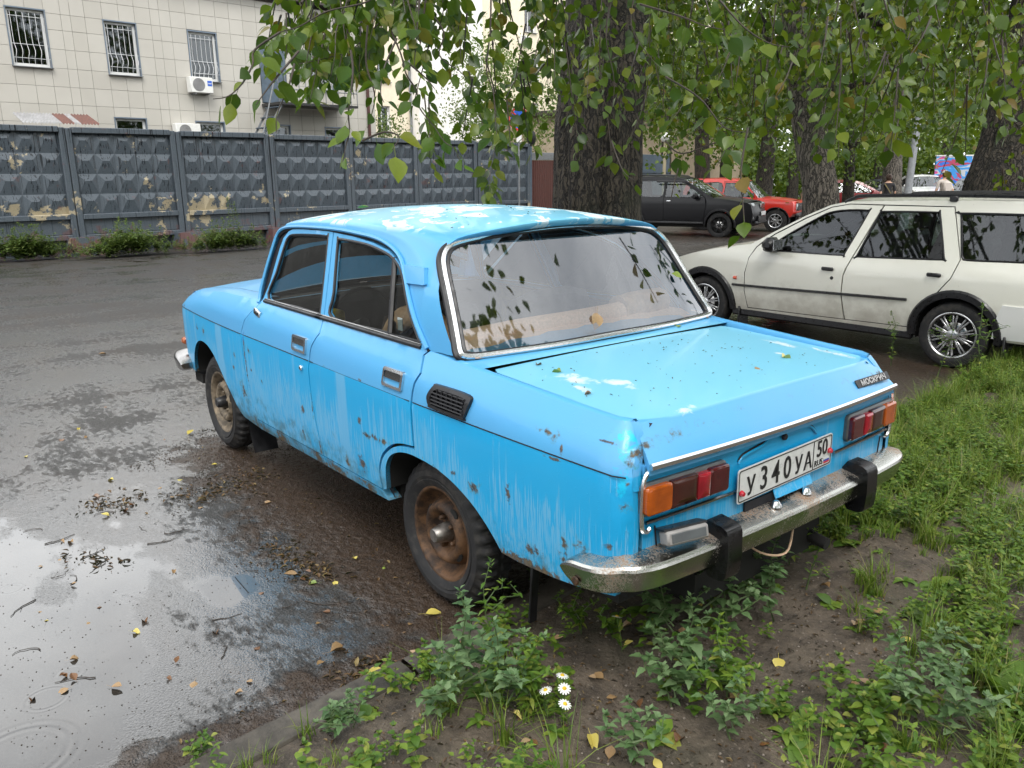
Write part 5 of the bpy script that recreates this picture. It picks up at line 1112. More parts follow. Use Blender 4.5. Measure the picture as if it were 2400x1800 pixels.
# number plate
PM = Matrix.Translation((-1.040, .03, .702)) @ Matrix.Rotation(-.024, 4, 'X') @ Matrix(((0, 0, -1, 0), (-1, 0, 0, 0), (0, 1, 0, 0), (0, 0, 0, 1)))
pl = thing('number_plate', None, None); pl.parent = CAR
b = MB(); id2 = lambda q: (lambda a, c: np.array([tuple(PM @ Vector((x, y, q))) for x, y in zip(a, c)]))
b.panel(rrect(-.26, -.056, .26, .056, .010), [], id2(0), .1, M_PLATE, (1, 0, 0), .003); b.build('plate', pl)
b = MB(); b.panel(rrect(-.256, -.052, .256, .052, .009), [rrect(-.2525, -.0485, .2525, .0485, .007)], id2(.0012), .1, M_INK, (1, 0, 0), .001)
b.panel(rrect(.1465, -.049, .1500, .049, .0005), [], id2(.0012), .1, M_INK, (1, 0, 0), .001)
def T(s, x, y, h, sx=.80, bold=.0010): textmesh(b, s, PM @ Matrix.Translation((x, y, .0013)), h/.70, M_INK, .0008, sx, bold=bold)
T('У', -.195, -.037, .058, .85); T('3', -.128, -.037, .076); T('4', -.065, -.037, .076); T('0', -.002, -.037, .076); T('У', .062, -.037, .058, .85); T('А', .117, -.037, .058, .85)
T('50', .199, -.010, .056, .82, .0008); T('RUS', .181, -.042, .021, .95, .0001)
b.build('plate_lettering', pl)
for i, mt in enumerate((M_PLATE, M_FB, M_FR)):
    q = MB(); z1 = -.024-.0066*i; q.panel(rrect(.213, z1-.0066, .246, z1, .0004), [], id2(.0013+.0001*i), .05, mt, (1, 0, 0), .001); q.build('flag_stripe', pl)
for x, y in ((-.243, -.022), (.243, -.004)):
    q = MB(); q.lathe([(0, .012), (.007, .011), (.010, .004), (.0105, 0)], M_RCAP, 12, PM @ Matrix.Translation((x, y, .001)) @ Matrix.Rotation(R_(90), 4, 'X')); q.build('screw_cap', pl)
# bumpers
def bumper(path, sec, drop, mat):
    P = spl(path, 6); P = np.vstack([P, (P*[1, -1])[::-1][1:]]); n = len(P); rows = []
    for i in range(n):
        t = P[min(i+1, n-1)]-P[max(i-1, 0)]; t /= np.linalg.norm(t); nr = np.array([t[1], -t[0]])
        if i == 0: sg = 1 if nr[1] > 0 else -1
        d = min(i, n-1-i)/(n-1); e = min(1., (min(i, n-1-i)+.6)/4.)**.5; dz = drop*max(0., 1-d*5)
        rows.append([(P[i][0]+nr[0]*sg*o, P[i][1]+nr[1]*sg*o, .5*(sec[0][1]+sec[-1][1])+(z-.5*(sec[0][1]+sec[-1][1]))*e-dz) for o, z in sec])
    b = MB().grid(rows, mat, True); b.f = [f[::-1] if sg < 0 else f for f in b.f]
    for r in (rows[0], rows[-1]): b.add(r, [tuple(range(len(r)))], mat)
    return b
SEC = [(-.085, .600), (-.05, .594), (-.012, .585), (.0, .581), (.006, .574), (.009, .566), (.004, .54), (-.002, .512), (-.006, .503), (-.014, .497), (-.03, .494), (-.06, .495)]
BU = bumper([(-.80, .787), (-.90, .793), (-.975, .785), (-1.028, .752), (-1.058, .695), (-1.072, .60), (-1.085, .35), (-1.092, 0.)], SEC, .045, M_BUMPER).build('rear_bumper', CAR, 16)
for k in (1, -1):
    b = MB(); b.panel(np.array([(-1.015, .60), (-1.035, .630), (-1.088, .624), (-1.106, .616), (-1.113, .60), (-1.116, .53), (-1.112, .472), (-1.103, .458), (-1.085, .452), (-1.05, .452), (-1.03, .48)]), [], lambda x, z: np.stack([x, 0*x+.034, z], 1), .05, M_OVR, (0, -1, 0), .068)
    V = np.array(b.v); V[:, 1] = np.where(V[:, 1] > 0, V[:, 1], V[:, 1]); b.v = [(x, y+k*.39, z) for x, y, z in V]
    b.panel(np.array([(-1.015, .60), (-1.035, .630), (-1.088, .624), (-1.106, .616), (-1.113, .60), (-1.116, .53), (-1.112, .472), (-1.103, .458), (-1.085, .452), (-1.05, .452), (-1.03, .48)]), [], lambda x, z: np.stack([x, 0*x+k*.39-.034, z], 1), .05, M_OVR, (0, 1, 0), 0)
    b.build('overrider', BU, 30)
for y in (.105, -.065):
    MB().lathe([(0, .020), (.010, .018), (.018, .008), (.020, 0)], M_CHROME, 14, Matrix.Translation((-1.055, y, .592)) @ Matrix.Rotation(R_(90), 4, 'X')).build('bumper_bolt', BU)
MB().lathe([(0, .008), (.012, .006), (.014, 0)], M_RUST, 12, Matrix.Translation((-.87, .797, .490))).build('side_bolt', BU)
rl = MB().box((0, 0, 0), (.045, .145, .042), M_LAMPL, Matrix.Identity(3), .006).box((-.0235, 0, 0), (.002, .12, .026), M_LAMPH, Matrix.Identity(3), .001).box((.01, 0, .024), (.045, .15, .006), M_BLACK)
rl.xf(Matrix.Translation((-1.058, .555, .632)) @ Matrix.Rotation(R_(-12), 4, 'Z') @ Matrix.Rotation(R_(14), 4, 'Y')); rl.build('reversing_lamp', CAR)
MB().tube([(-.6, -.30, .30), (-.95, -.30, .33), (-1.02, -.30, .32)], .022, M_VOID, 10).tube(spl([(-.9, .10, .44), (-1.0, .08, .40), (-1.03, -.02, .38), (-1.0, -.10, .43)], 5), .004, M_CLOTH, 6).build('exhaust_pipe', CAR)
SEC = [(o, z-.075) for o, z in SEC]; FB = bumper([(2.80, .785), (2.95, .78), (3.05, .74), (3.10, .66), (3.12, .4), (3.13, 0.)], SEC, .02, M_DULL); FB.f = [f[::-1] for f in FB.f]; FB.build('front_bumper', CAR, 50)
# front: bonnet, grille, headlamps
hd = MB(); hd.grid([[(x+.06*(1-(y/.6)**2)*(1 if x > 2 else -.0), y, float(ztop(x))+.012+.035*(1-(y/.6)**2)*min(1, (3.05-x)*2)+.012*max(0, 1-abs(x-1.66)*6)) for y in np.linspace(-.597, .597, 25)] for x in np.linspace(1.66, 2.97, 22)], M_PAINT, True); hd.build('bonnet', CAR)
MB().grid([[(x, y, 1.0+.0*y+.02*(1-(y/.7)**2)) for y in np.linspace(-.68, .68, 15)] for x in (1.55, 1.62, 1.69)], M_PAINT, True).build('scuttle', CAR)
gr = MB().panel(rrect(-.66, .56, .66, .84, .03), [], lambda y, z: np.stack([3.0-.10*(y/.7)**2+.02*(y*0+1), y, z], 1), .08, M_BLACK, (-1, 0, 0), .05)
for z in np.linspace(.6, .8, 6): gr.tube([(3.03-.10*(y/.7)**2, y, z) for y in np.linspace(-.42, .42, 12)], .006, M_DULL, 5)
gr.build('grille', CAR)
MB().grid([[(x_, y, z) for z, x_ in ((.42, 2.86), (.56, 3.0-.1*(y/.7)**2))] for y in np.linspace(-.66, .66, 12)], M_PAINT, True).build('front_apron', CAR)
for k in (1, -1):
    MB().panel(rrect(.46*1, .62, .66, .80, .03), [], lambda y, z: np.stack([3.035-.10*(y/.7)**2, k*y, z], 1), .06, M_CLEAR, (-1, 0, 0), .03).build('headlamp', CAR)
    MB().box((2.955, k*.70, .585), (.05, .05, .045), M_AMBER, Matrix.Identity(3), .01).build('indicator', CAR)
ws = MB(); wz = lambda v: (1.01+(1.415-1.01)*v)
ws.grid([[(1.80-.26*v-.10*(u*u)*(1-.2*v)+(.04 if v > .9 else 0)*0, u*(.645-.105*v), 1.0+.40*v+.02*(1-u*u)) for u in np.linspace(-1, 1, 15)] for v in np.linspace(0, 1, 8)], M_GLASS, True); ws.build('windscreen', CAR)
# side vent
def vent():
    t = bpy.data.objects.new('air_vent', None); COL.objects.link(t); t.parent = CAR
    o = spl([(-.082, .838), (-.072, .868), (-.098, .908), (-.115, .914), (-.29, .912), (-.312, .888), (-.292, .836), (-.28, .828), (-.10, .829)], 4, True); c = o.mean(0); i = (o-c)*[.82, .72]+c
    lf = lambda d: (lambda x, z: np.stack([x, yside(x, z)+d, z], 1))
    for sg in (1,):
        b = MB().panel(o, [i], lf(.012), .03, M_BLACK, IN, .02); b.build('frame', t); MB().panel(i, [], lf(.001), .03, M_GAP, IN, 0).build('backing', t)
        for z in np.linspace(.846, .896, 5): 
            MB().box((0, 0, 0), (.19, .012, .0045), M_BLACK, Matrix.Rotation(R_(25), 3, 'X')).xf(Matrix.Translation((-.193, float(yside(-.19, z))+.008, z))).build('slat', t)
        for x in (-.25, -.22, -.19, -.16, -.13): MB().box((x, float(yside(x, .87))+.004, .871), (.003, .008, .062), M_BLACK).build('rib', t)
vent()
# interior
sw = MB().tube([(1.18+.06*math.cos(a)*.6, .33+.19*math.sin(a), .90+.17*math.cos(a)) for a in np.linspace(0, 2*math.pi, 28, endpoint=False)], .011, M_INT, 6, True).tube([(1.2, .33, .9), (1.6, .33, .75)], .03, M_INT, 8); sw.build('steering_wheel', CAR)
MB().grid([[(x, y, z+.02*(1-(y/.65)**2)) for y in np.linspace(-.66, .66, 12)] for x, z in ((1.78, 1.0), (1.6, 1.005), (1.50, .99), (1.46, .95), (1.47, .80))], M_INT, False).build('dashboard', CAR)
def seat(y):
    b = MB(); sec = [(-.02, .45), (.0, .52), (.10, .55), (.45, .56), (.55, .54), (.56, .45)]
    for x0, w, mt in ((.62, .48, M_SEATG),):
        b.grid([[(x0+x, y+yy*w/2, z-.02*(abs(yy) > .9)) for x, z in sec] for yy in (-1, -.92, -.5, 0, .5, .92, 1)], mt)
        bk = [(.66, .52), (.60, .62), (.55, .80), (.52, .96), (.51, 1.05), (.535, 1.085), (.575, 1.07), (.61, .98), (.68, .75), (.74, .56)]
        b.grid([[(x, y+yy*w/2*(1-.25*max(0, z-.85)), z-.03*(abs(yy) > .9)) for x, z in bk] for yy in (-1, -.92, -.5, 0, .5, .92, 1)], mt); 
    return b
for y in (.34, -.34): seat(y).build('front_seat', CAR)
rs = MB().grid([[(x, y, z-.03*(abs(y) > .6)) for x, z in ((.45, .45), (.47, .55), (.30, .56), (.22, .58), (.16, .75), (.08, .95), (.05, .99), (.0, 1.0))] for y in np.linspace(-.66, .66, 12)], M_OLIVE, True)
rs.build('rear_seat', CAR)
rl_ = MB().tube(spl([(.06, .64, 1.0), (.05, .3, 1.02), (.04, 0, 1.025), (.04, -.25, 1.03), (.045, -.40, 1.035)], 5), .045, M_CLOTH, 12).tube(spl([(.05, -.30, 1.045), (.055, -.42, 1.05), (.06, -.54, 1.05), (.065, -.60, 1.05)], 4), [.058]*3+[.062]*8+[.058, .04], M_TAN, 12)
rl_.grid([[(x, y, 1.0+.004*math.sin(y*30)+.02*(x > -.06)) for y in np.linspace(-.64, .64, 20)] for x in (.06, -.02, -.08, -.13, -.185)], M_CLOTH, False)
rl_.build('parcel_shelf_cover', CAR)
sp_ = MB(); sp_.tube([(.46+.12*math.cos(a), .47+.06*math.cos(a), .93+.12*math.sin(a)) for a in np.linspace(0, math.pi, 10)], .05, M_TAN, 10); sp_.build('tan_seat_cushion', CAR)
MB().box((.97, .60, 1.0), (.16, .03, .06), M_YELLOW, Matrix.Identity(3), .01).build('yellow_rag', CAR)
MB().grid([[(x, y, z-.035) for x, y, z in row] for row in np.concatenate([RP[:, 11:], (RP[:, 11:]*[1, -1, 1])[:, ::-1][:, 1:]], 1)[2:-3]], M_INT, True).build('headlining', CAR)
# wheels
def wheel_parts(R=.293, w=.165, rr=.186, lug=.012, seg=144):
    h = w/2
    prof = [(rr-.012, h-.022), (rr+.003, h-.012), (rr+.02, h-.003), (rr+.030, h+.001), (rr+.033, h-.003), (rr+.045, h+.002), (rr+.066, h), (rr+.069, h-.004), (R-.016, h-.016), (R-.006, h-.028), (R-.001, h-.045), (R, .012), (R-.008, .006), (R-.008, -.006), (R, -.012), (R-.001, -h+.045), (R-.008, -h+.025), (rr+.07, -h+.002), (rr, -h+.012)]
    t = MB().lathe(prof, M_TYRE, seg, None, lambda i, j: (-lug*(i % 4 < 2) if j in (8, 9, 15, 16) else (-lug*.7*((i+(2 if j > 12 else 0)) % 4 < 2) if j in (10, 11, 14) else 0)))
    return t
def steel(rim_mat, hub_mat, rr=.186, h=.0825, n=5):
    f = h-.016
    r = MB().lathe([(rr+.004, f-.002), (rr+.002, f+.003), (rr-.006, f+.004), (rr-.012, f-.002), (rr-.018, f-.018), (rr-.030, f-.040), (rr-.040, f-.052), (rr-.047, f-.056), (rr-.052, f-.050), (rr-.060, f-.022), (rr-.070, f-.006), (rr-.082, f+.001), (rr-.094, f-.004), (rr-.108, f-.020), (rr-.116, f-.034), (rr-.121, f-.037), (.03, f-.037), (0, f-.037)], rim_mat, 64)
    r.lathe([(rr-.03, f-.06), (.05, f-.065), (0, f-.065)], M_VOID, 24)
    for k in range(4):
        a = R_(35+90*k); 
        b = MB().lathe([(0, .001), (.012, .001), (.013, -.006)], M_VOID, 12); b.v = [(x*1.9, y, z*.85) for x, y, z in b.v]
        b.xf(Matrix.Rotation(a, 4, 'Y') @ Matrix.Translation((0, f-.014, rr-.064)) @ Matrix.Rotation(R_(38), 4, 'X')); r.join(b)
    hb = MB().lathe([(0, f+.036), (.024, f+.036), (.029, f+.031), (.033, f+.012), (.038, f-.02), (.039, f-.045)], hub_mat, 28)
    nuts = []
    for k in range(n):
        a = 2*math.pi*k/n+.3
        nuts.append(MB().lathe([(0, .026), (.007, .026), (.011, .020), (.011, 0), (.017, 0), (.017, -.006)], rim_mat, 6, Matrix.Translation((.058*math.cos(a), f-.034, .058*math.sin(a)))))
    return r, hb, nuts
TY = wheel_parts(); tym = TY.mesh('tyre', 24)
for x, k, rm in ((0., 1, M_RUST), (0., -1, M_RUST), (2.4, 1, M_DIRTRIM), (2.4, -1, M_DIRTRIM)):
    wt_ = bpy.data.objects.new('wheel', None); COL.objects.link(wt_); wt_.parent = CAR
    wt_.matrix_local = Matrix.Translation((x, k*.6215, .288)) @ Matrix.Rotation(0 if k > 0 else math.pi, 4, 'Z') @ Matrix.Rotation(R_(20 if x < 1 else 75), 4, 'Y')
    inst(tym, 'tyre', wt_); r, hb, nuts = steel(rm, M_HUB if x < 1 else M_RUBBER)
    r.build('rim', wt_, 60); hb.build('hub_cap', wt_)
    for q in nuts: q.build('wheel_nut', wt_, 30)
MB().box((-.45, .60, .23), (.012, .035, .30), M_RUBBER, Matrix.Rotation(R_(-4), 3, 'Y'), .003).build('mudflap', CAR); MB().box((-.44, -.60, .24), (.008, .20, .38), M_RUBBER).build('mudflap', CAR)
for k in (1, -1): MB().grid([[(1.99-.05*t-.05*t*t, k*(.56+.14*s), .40-.30*t) for s in (0, .5, 1)] for t in np.linspace(0, 1, 6)], M_RUBBER).build('mudflap', CAR)
# ---------------- the other cars ----------------
def alloy(par, M, R, w, rr, mat, ns, twin=True, tyre_=None, dark=False):
    t = bpy.data.objects.new('wheel', None); COL.objects.link(t); t.parent = par; t.matrix_local = M
    h = w/2; tm = tyre_ or MB().lathe([(rr-.01, h-.02), (rr+.004, h-.006), (rr+.03, h), (R-.02, h-.008), (R-.004, h-.025), (R, h-.05), (R, -h+.05), (R-.004, -h+.025), (rr+.03, -h), (rr, -h+.01)], M_TYRE, 64, None, lambda i, j: -.005*(i % 2) if j in (4, 5, 6, 7) else 0).mesh('tyre', 35)
    inst(tm, 'tyre', t)
    r = MB().lathe([(rr+.004, h-.008), (rr-.004, h-.004), (rr-.014, h-.012), (rr-.02, h-.05), (rr-.03, -h+.03)], mat, 48)
    for k in range(ns):
        a = 2*math.pi*k/ns
        for da in ((-.09, .09) if twin else (0,)):
            b = MB().box(((rr-.02)*.56, h-.028, 0), ((rr-.02)*.86, .018, .014 if twin else .03), mat, Matrix.Identity(3), .003); b.xf(Matrix.Rotation(a+da, 4, 'Y')); r.join(b)
    r.lathe([(0, h-.012), (.03, h-.012), (.05, h-.022), (.055, h-.04)], mat, 24); o = r.build('rim', t)
    b = MB(); b.lathe([(rr-.028, h-.07), (0, h-.07)], M_VOID, 32); b.lathe([(.11, h-.055), (.10, h-.05), (.04, h-.05)], M_DULL, 24); b.build('brake_disc', t)
    return tm
def arc(cx, cz, r, a0, a1, n=14): return [(cx+r*math.cos(R_(a)), cz+r*math.sin(R_(a))) for a in np.linspace(a0, a1, n)]
def gcar(name, label, cat, loc, rz, S, group=None):
    t = thing(name, label, cat, loc, rz, group); top = S['top']; hw = S['hw']; bz = S['belt']; rt = S['rooftop']; rw_ = S['roofw']; xf_, xb = S['x']; body = S['mat']; sill = S['sill']; wb = S['wb']; ar = S['arch']; R = S['R']
    def yl(x, z):
        x = np.asarray(x, float); z = np.asarray(z, float)
        y = ff(z, [sill-.05, sill+.12, .5*(sill+bz)-.03, .5*(sill+bz)+.05, bz-.095, bz-.083, bz-.06, bz, rt], [hw-.06, hw-.02, hw-.004, hw, hw-.002, hw-.013, hw-.017, hw-.04, rw_]) 
        y = y-S.get('tf', .09)*np.clip((x-(xf_-.95))/.95, 0, 1.1)**2.2-S.get('tb', .06)*np.clip(((xb+.8)-x)/.8, 0, 1.1)**2.2
        return y
    lf = lambda off=0., k=1: (lambda x, z: np.stack([x, k*(yl(x, z)+off), z], 1))
    pts = [tuple(q[:2]) for q in top]; hfr = S.get('hub', R)
    bot = [(xb+.08, sill+.02), (-ar-.001, sill+.02)]+arc(0, hfr, ar, 180+4, -4)[0:]+[(ar+.001, sill)]+[(wb-ar-.001, sill)]+arc(wb, hfr, ar, 184, -4)+[(wb+ar+.001, sill+.02)]
    out = pts+bot                               # front bottom over the roof to the tail, back along the sills
    dl = S.get('doors', []); wins = S['wins']; hole = S.get('hole'); h = S.get('h', .09)
    gl = S.get('glass', M_CGLASS)
    for k in (1, -1):
        inn = (0, -k, 0); b = MB(); o = dens(out, h*.8)
        b.panel(o, ([hole] if hole is not None else [])+[w for w, d in wins if d < 0], lf(0, k), h, body, inn, .03, M_GAP); b.build('body_side', t, 30)
        for i, dpoly in enumerate(dl):
            b = MB().panel(dens(dpoly, h*.8), [w for w, d in wins if d == i], lf(0, k), h, body, inn, .02, body); do = b.build('door', t, 30)
            for w, d in wins:
                if d == i:
                    MB().panel(w, [], lf(-.012, k), .15, gl, inn, 0).build('window_glass', do); MB().tube([(x, k*(float(yl(x, z))-.002), z) for x, z in w], .008, M_RUBBER, 5, True).build('window_seal', do)
            if i < len(S.get('handles', [])):
                x, z = S['handles'][i]; MB().box((x, k*(float(yl(x, z))+.012), z), (.12, .022, .034), S.get('handmat', M_BLACK), Matrix.Identity(3), .009).build('door_handle', do)
        for w, d in wins:
            if d < 0: MB().panel(w, [], lf(-.012, k), .15, S.get('qglass', gl), inn, 0).build('window_glass', t); MB().tube([(x, k*(float(yl(x, z))-.002), z) for x, z in w], .009, M_RUBBER, 5, True).build('window_seal', t)
        if hole is not None: MB().panel(dens(hole, .15), [w for w, d in wins if d >= 0], lf(-.03, k), .15, M_GAP, inn, 0).build('door_frame', t)
        MB().panel(dens([(x, z) for x, z in [(xb+.15, sill+.06), (xb+.15, bz-.02), (xf_-.25, bz-.14), (xf_-.15, sill+.06)]+[(wb+ar, sill+.06)]+arc(wb, hfr, ar+.02, -10, 190)+arc(0, hfr, ar+.02, -10, 190)], .15), [], lf(-.06, k), .2, M_VOID, inn, 0).build('lining', t)
        for cx in (0, wb):
            b = MB().grid([[(x, k*float(yl(x, z)), z), (x, k*(float(yl(x, z))-.32), z)] for x, z in arc(cx, hfr, ar-.002, -12, 192)], M_VOID, k < 0)
            b.build('wheel_arch', t)
            if S.get('cladding'):
                b = MB(); ro = arc(cx, hfr, ar+S['cladding'], -6, 186, 24); ri = arc(cx, hfr, ar-.004, -6, 186, 24)
                b.grid([[(p[0], k*(float(yl(*p))+.004), p[1]), (p[0]*.75+q[0]*.25, k*(float(yl(*p))+.022), p[1]*.75+q[1]*.25), (q[0], k*(float(yl(*q))+.02), q[1]), (q[0], k*(float(yl(*q))-.03), q[1])] for p, q in zip(ro, ri)], M_BLACK, k > 0); b.build('arch_trim', t)
    # the skin over the top: front, bonnet, screen, roof, tail
    seg = {}; prev = None
    for i in range(len(top)-1): seg.setdefault((top[i][2]), []).append(i)
    names = {'f': 'front_panel', 'b': 'bonnet', 'w': 'windscreen', 'r': 'roof', 'g': 'rear_window', 't': 'tailgate'}
    for c, ids in seg.items():
        b = MB(); rows = []; L = [top[i] for i in ids]+[top[ids[-1]+1]]
        D_ = dens([(q[0], q[1]) for q in L], .12, False)
        for x, z in D_:
            y0 = float(yl(x, z)); row = []
            for u in np.linspace(-1, 1, 17):
                cr = S.get('crown', .03)*(1-u*u)*(1 if c in 'br' else .3); fx = (.10 if c in 'fw' else (-.07 if c in 'tg' else (.04 if c == 'b' else 0)))*(1-u*u); row.append((x+fx*(1 if c != 'w' else 1), u*y0, z+cr))
            rows.append(row)
        b.grid(rows, gl if c in 'wg' else body, True); b.build(names[c], t, 40)
    ub_ = MB().box(((xf_+xb)/2, 0, sill+.06), (xf_-xb-.35, (hw-.36)*2, .1), M_VOID).box((wb/2, 0, sill+.05), (wb-2*ar-.05, hw*2-.12, .08), M_VOID)
    ub_.box(((xf_+xb)/2, 0, bz-.30), (xf_-xb-.9, hw*1.1, .04), M_INT); ub_.build('underbody', t)
    sm = S.get('seatmat', M_INT)
    if S.get('seats', 1):
        for y in (.36, -.36):
            for x in S['seatx']:
                b = MB().box((x, y, bz-.08), (.14, .46, .56), sm, Matrix.Rotation(R_(-14), 3, 'Y'), .04).box((x-.11, y, bz+.27), (.10, .26, .17), sm, Matrix.Rotation(R_(-8), 3, 'Y'), .04).box((x+.25, y, bz-.36), (.5, .48, .16), sm, Matrix.Identity(3), .05); b.build('seat', t)
    tm = None
    for x in (0, wb):
        for k in (1, -1):
            M_ = Matrix.Translation((x, k*(hw-S.get('tw', .1)), R)) @ Matrix.Rotation(0 if k > 0 else math.pi, 4, 'Z') @ Matrix.Rotation(random.uniform(0, 1), 4, 'Y')
            tm = alloy(t, M_, R, S.get('tyrew', .18), S['rr'], S['rim'], S['ns'], S.get('twin', True), tm)
    for nm, c, d, mt in S.get('boxes', []):
        ks = (1, -1) if abs(c[1]) > .01 else (1,)
        for k in ks: MB().box((c[0], k*c[1], c[2]), d, mt, Matrix.Identity(3), min(d)*.3).build(nm, t)
    for nm, P, r, mt in S.get('tubes', []):
        for k in (1, -1): MB().tube([(x, k*(float(yl(x, z))+dy), z) for x, z, dy in spl(P, 4)], r, mt, 6).build(nm, t)
    return t, yl
# --- cream-white estate
W1 = spl([(1.83, .895), (1.66, 1.03), (1.40, 1.195), (1.27, 1.262), (1.10, 1.288), (.915, 1.290), (.905, 1.28), (1.025, .90), (1.04, .885), (1.4, .882), (1.82, .885)], 3, True)
W2 = spl([(.905, .895), (.80, 1.27), (.785, 1.283), (.5, 1.290), (.305, 1.290), (.285, 1.28), (.155, .925), (.16, .908), (.5, .895), (.895, .882)], 3, True)
W3 = spl([(.03, .98), (.115, 1.275), (.135, 1.288), (-.3, 1.292), (-.66, 1.285), (-.70, 1.265), (-.765, .97), (-.74, .94), (-.3, .925), (-.03, .918), (.01, .935)], 3, True)
FRD = [(1.945, .905), (2.003, .80), (2.036, .645), (2.036, .459), (2.0, .29), (.970, .30), (1.009, .537), (1.005, .706), (.943, .893), (.790, 1.335), (1.10, 1.338), (1.27, 1.305), (1.50, 1.195), (1.78, 1.035), (1.90, .945)]
RRD = [(.776, 1.335), (.931, .891), (.993, .706), (.997, .537), (.955, .30), (.37, .31), (.355, .42), (.285, .535), (.165, .63), (.066, .764), (.027, .918), (.185, 1.335)]
HOLE = [(1.955, .91), (2.011, .80), (2.044, .645), (2.044, .459), (2.006, .282), (.365, .302), (.347, .42), (.277, .530), (.157, .624), (.058, .762), (.019, .918), (.178, 1.343), (1.10, 1.346), (1.275, 1.313), (1.51, 1.203), (1.79, 1.043), (1.91, .953)]
ES = dict(top=[(3.22, .22, 'f'), (3.30, .34, 'f'), (3.31, .55, 'f'), (3.24, .64, 'b'), (3.034, .70, 'b'), (2.705, .80, 'b'), (2.474, .854, 'b'), (2.216, .901, 'b'), (2.02, .932, 'w'), (1.80, 1.062, 'w'), (1.51, 1.225, 'w'), (1.29, 1.328, 'r'), (1.10, 1.365, 'r'), (.54, 1.385, 'r'), (0, 1.395, 'r'), (-.34, 1.395, 'r'), (-.72, 1.38, 'g'), (-.93, .96, 't'), (-.965, .88, 't'), (-.985, .62, 't'), (-1.03, .56, 't'), (-1.03, .36, 't'), (-.95, .25, 't')],
    hw=.83, belt=.885, rooftop=1.37, roofw=.60, x=(3.31, -1.03), mat=M_CREAM, sill=.262, wb=2.53, arch=.325, R=.285, rr=.196, rim=M_ALLOY, ns=10, tyrew=.185, tw=.10, hole=HOLE, doors=[FRD, RRD], wins=[(W1, 0), (W2, 1), (W3, -1)], cladding=.062, h=.06, seatx=[.95, .05], handles=[(1.15, .756), (.196, .782)],
    boxes=[('sill_cladding', (1.27, .755, .235), (1.86, .06, .085), M_BLACK), ('headlamp', (3.27, .56, .60), (.10, .36, .13), M_CLEAR), ('grille', (3.34, 0, .60), (.06, .6, .10), M_BLACK), ('front_plate', (3.40, 0, .42), (.02, .52, .11), M_PLATE), ('tail_lamp', (-.96, .66, .72), (.10, .16, .2), M_REDL), ('mudflap', (-.40, .72, .20), (.02, .2, .26), M_BLACK), ('mudflap', (2.10, .72, .18), (.02, .18, .22), M_BLACK)],
    tubes=[('side_moulding', [(2.18, .512, .008), (1.6, .522, .008), (1.0, .536, .008), (.4, .549, .008)], .0125, M_BLACK), ('roof_rail', [(1.16, 1.355, -.01), (1.08, 1.395, -.01), (.95, 1.418, -.01), (.2, 1.432, -.01), (-.5, 1.428, -.01), (-.66, 1.41, -.01), (-.72, 1.37, -.01)], .017, M_BLACK)])
WT, wy = gcar('white_estate_car', 'cream white estate car with black roof rails parked beside the blue car', 'car', (.566, -5.653, -.026), R_(2.4), ES)
for k in (1, -1):
    MB().tube([(2.131, k*(float(wy(2.131, .582))+.003), .585), (2.165, k*(float(wy(2.16, .582))+.003), .585)], .017, M_ORANGE, 8).build('side_repeater', WT)
    MB().lathe([(0, .006), (.015, .004), (.017, 0)], M_BLACK, 14, Matrix.Translation((1.105, k*float(wy(1.105, .674)), .674)) @ Matrix.Rotation(0 if k > 0 else math.pi, 4, 'Z')).build('door_lock', WT)
    b = MB().box((1.70, k*.93, .955), (.14, .20, .135), M_BLACK, Matrix.Rotation(R_(8*k), 3, 'Z'), .045).box((1.76, k*.83, .91), (.14, .10, .06), M_BLACK, Matrix.Identity(3), .015); b.build('door_mirror', WT)
    MB().box((1.625, k*.93, .955), (.006, .16, .10), M_CHROME).build('mirror_glass', WT)
    tri = [(.285, .912), (.165, .912), (.225, 1.12), (.245, 1.14)]
    MB().panel(tri, [], lambda x, z: np.stack([x, k*(wy(x, z)+.002), z], 1), .1, M_BLACK, (0, -k, 0), .01).build('quarter_trim', WT)
    b = MB().panel(dens([(-.30, .30), (-1.0, .31), (-1.02, .58), (-.36, .585), (-.33, .5)], .06), [], lambda x, z: np.stack([x, k*(wy(x, z)+.014), z], 1), .08, M_WHCAR, (0, -k, 0), .02); b.build('rear_bumper', WT)
    MB().box((.2, k*.60, 1.405), (.07, .035, .05), M_BLACK, Matrix.Identity(3), .01).build('rail_foot', WT)
MB().tube([(1.48, .36+.18*math.sin(a), .80+.17*math.cos(a)) for a in np.linspace(0, 6.28, 24, endpoint=False)], .013, M_INT, 6, True).build('steering_wheel', WT)
# --- black off-roader
SW1 = spl([(2.12, 1.12), (1.80, 1.34), (1.55, 1.48), (1.40, 1.53), (1.05, 1.55), (1.03, 1.53), (1.03, 1.13), (1.06, 1.11), (1.6, 1.105)], 3, True); SW2 = spl([(.95, 1.13), (.95, 1.53), (.92, 1.55), (.5, 1.555), (.10, 1.55), (.07, 1.53), (.05, 1.14), (.08, 1.115), (.5, 1.11)], 3, True); SW3 = spl([(-.08, 1.15), (-.06, 1.52), (-.3, 1.53), (-.62, 1.50), (-.78, 1.30), (-.86, 1.18), (-.5, 1.14)], 3, True)
SD1 = [(2.20, 1.08), (2.22, .8), (2.16, .45), (1.02, .42), (1.0, 1.0), (1.0, 1.585), (1.45, 1.57), (1.65, 1.47), (2.0, 1.24)]; SD2 = [(.99, 1.585), (.99, 1.0), (1.01, .42), (.45, .42), (.43, .6), (.22, .80), (.0, .95), (.0, 1.10), (.04, 1.585)]
SH = [(2.21, 1.09), (2.23, .8), (2.17, .44), (.44, .41), (.42, .59), (.21, .79), (-.01, .94), (-.01, 1.10), (.03, 1.595), (1.45, 1.58), (1.66, 1.48), (2.02, 1.25)]
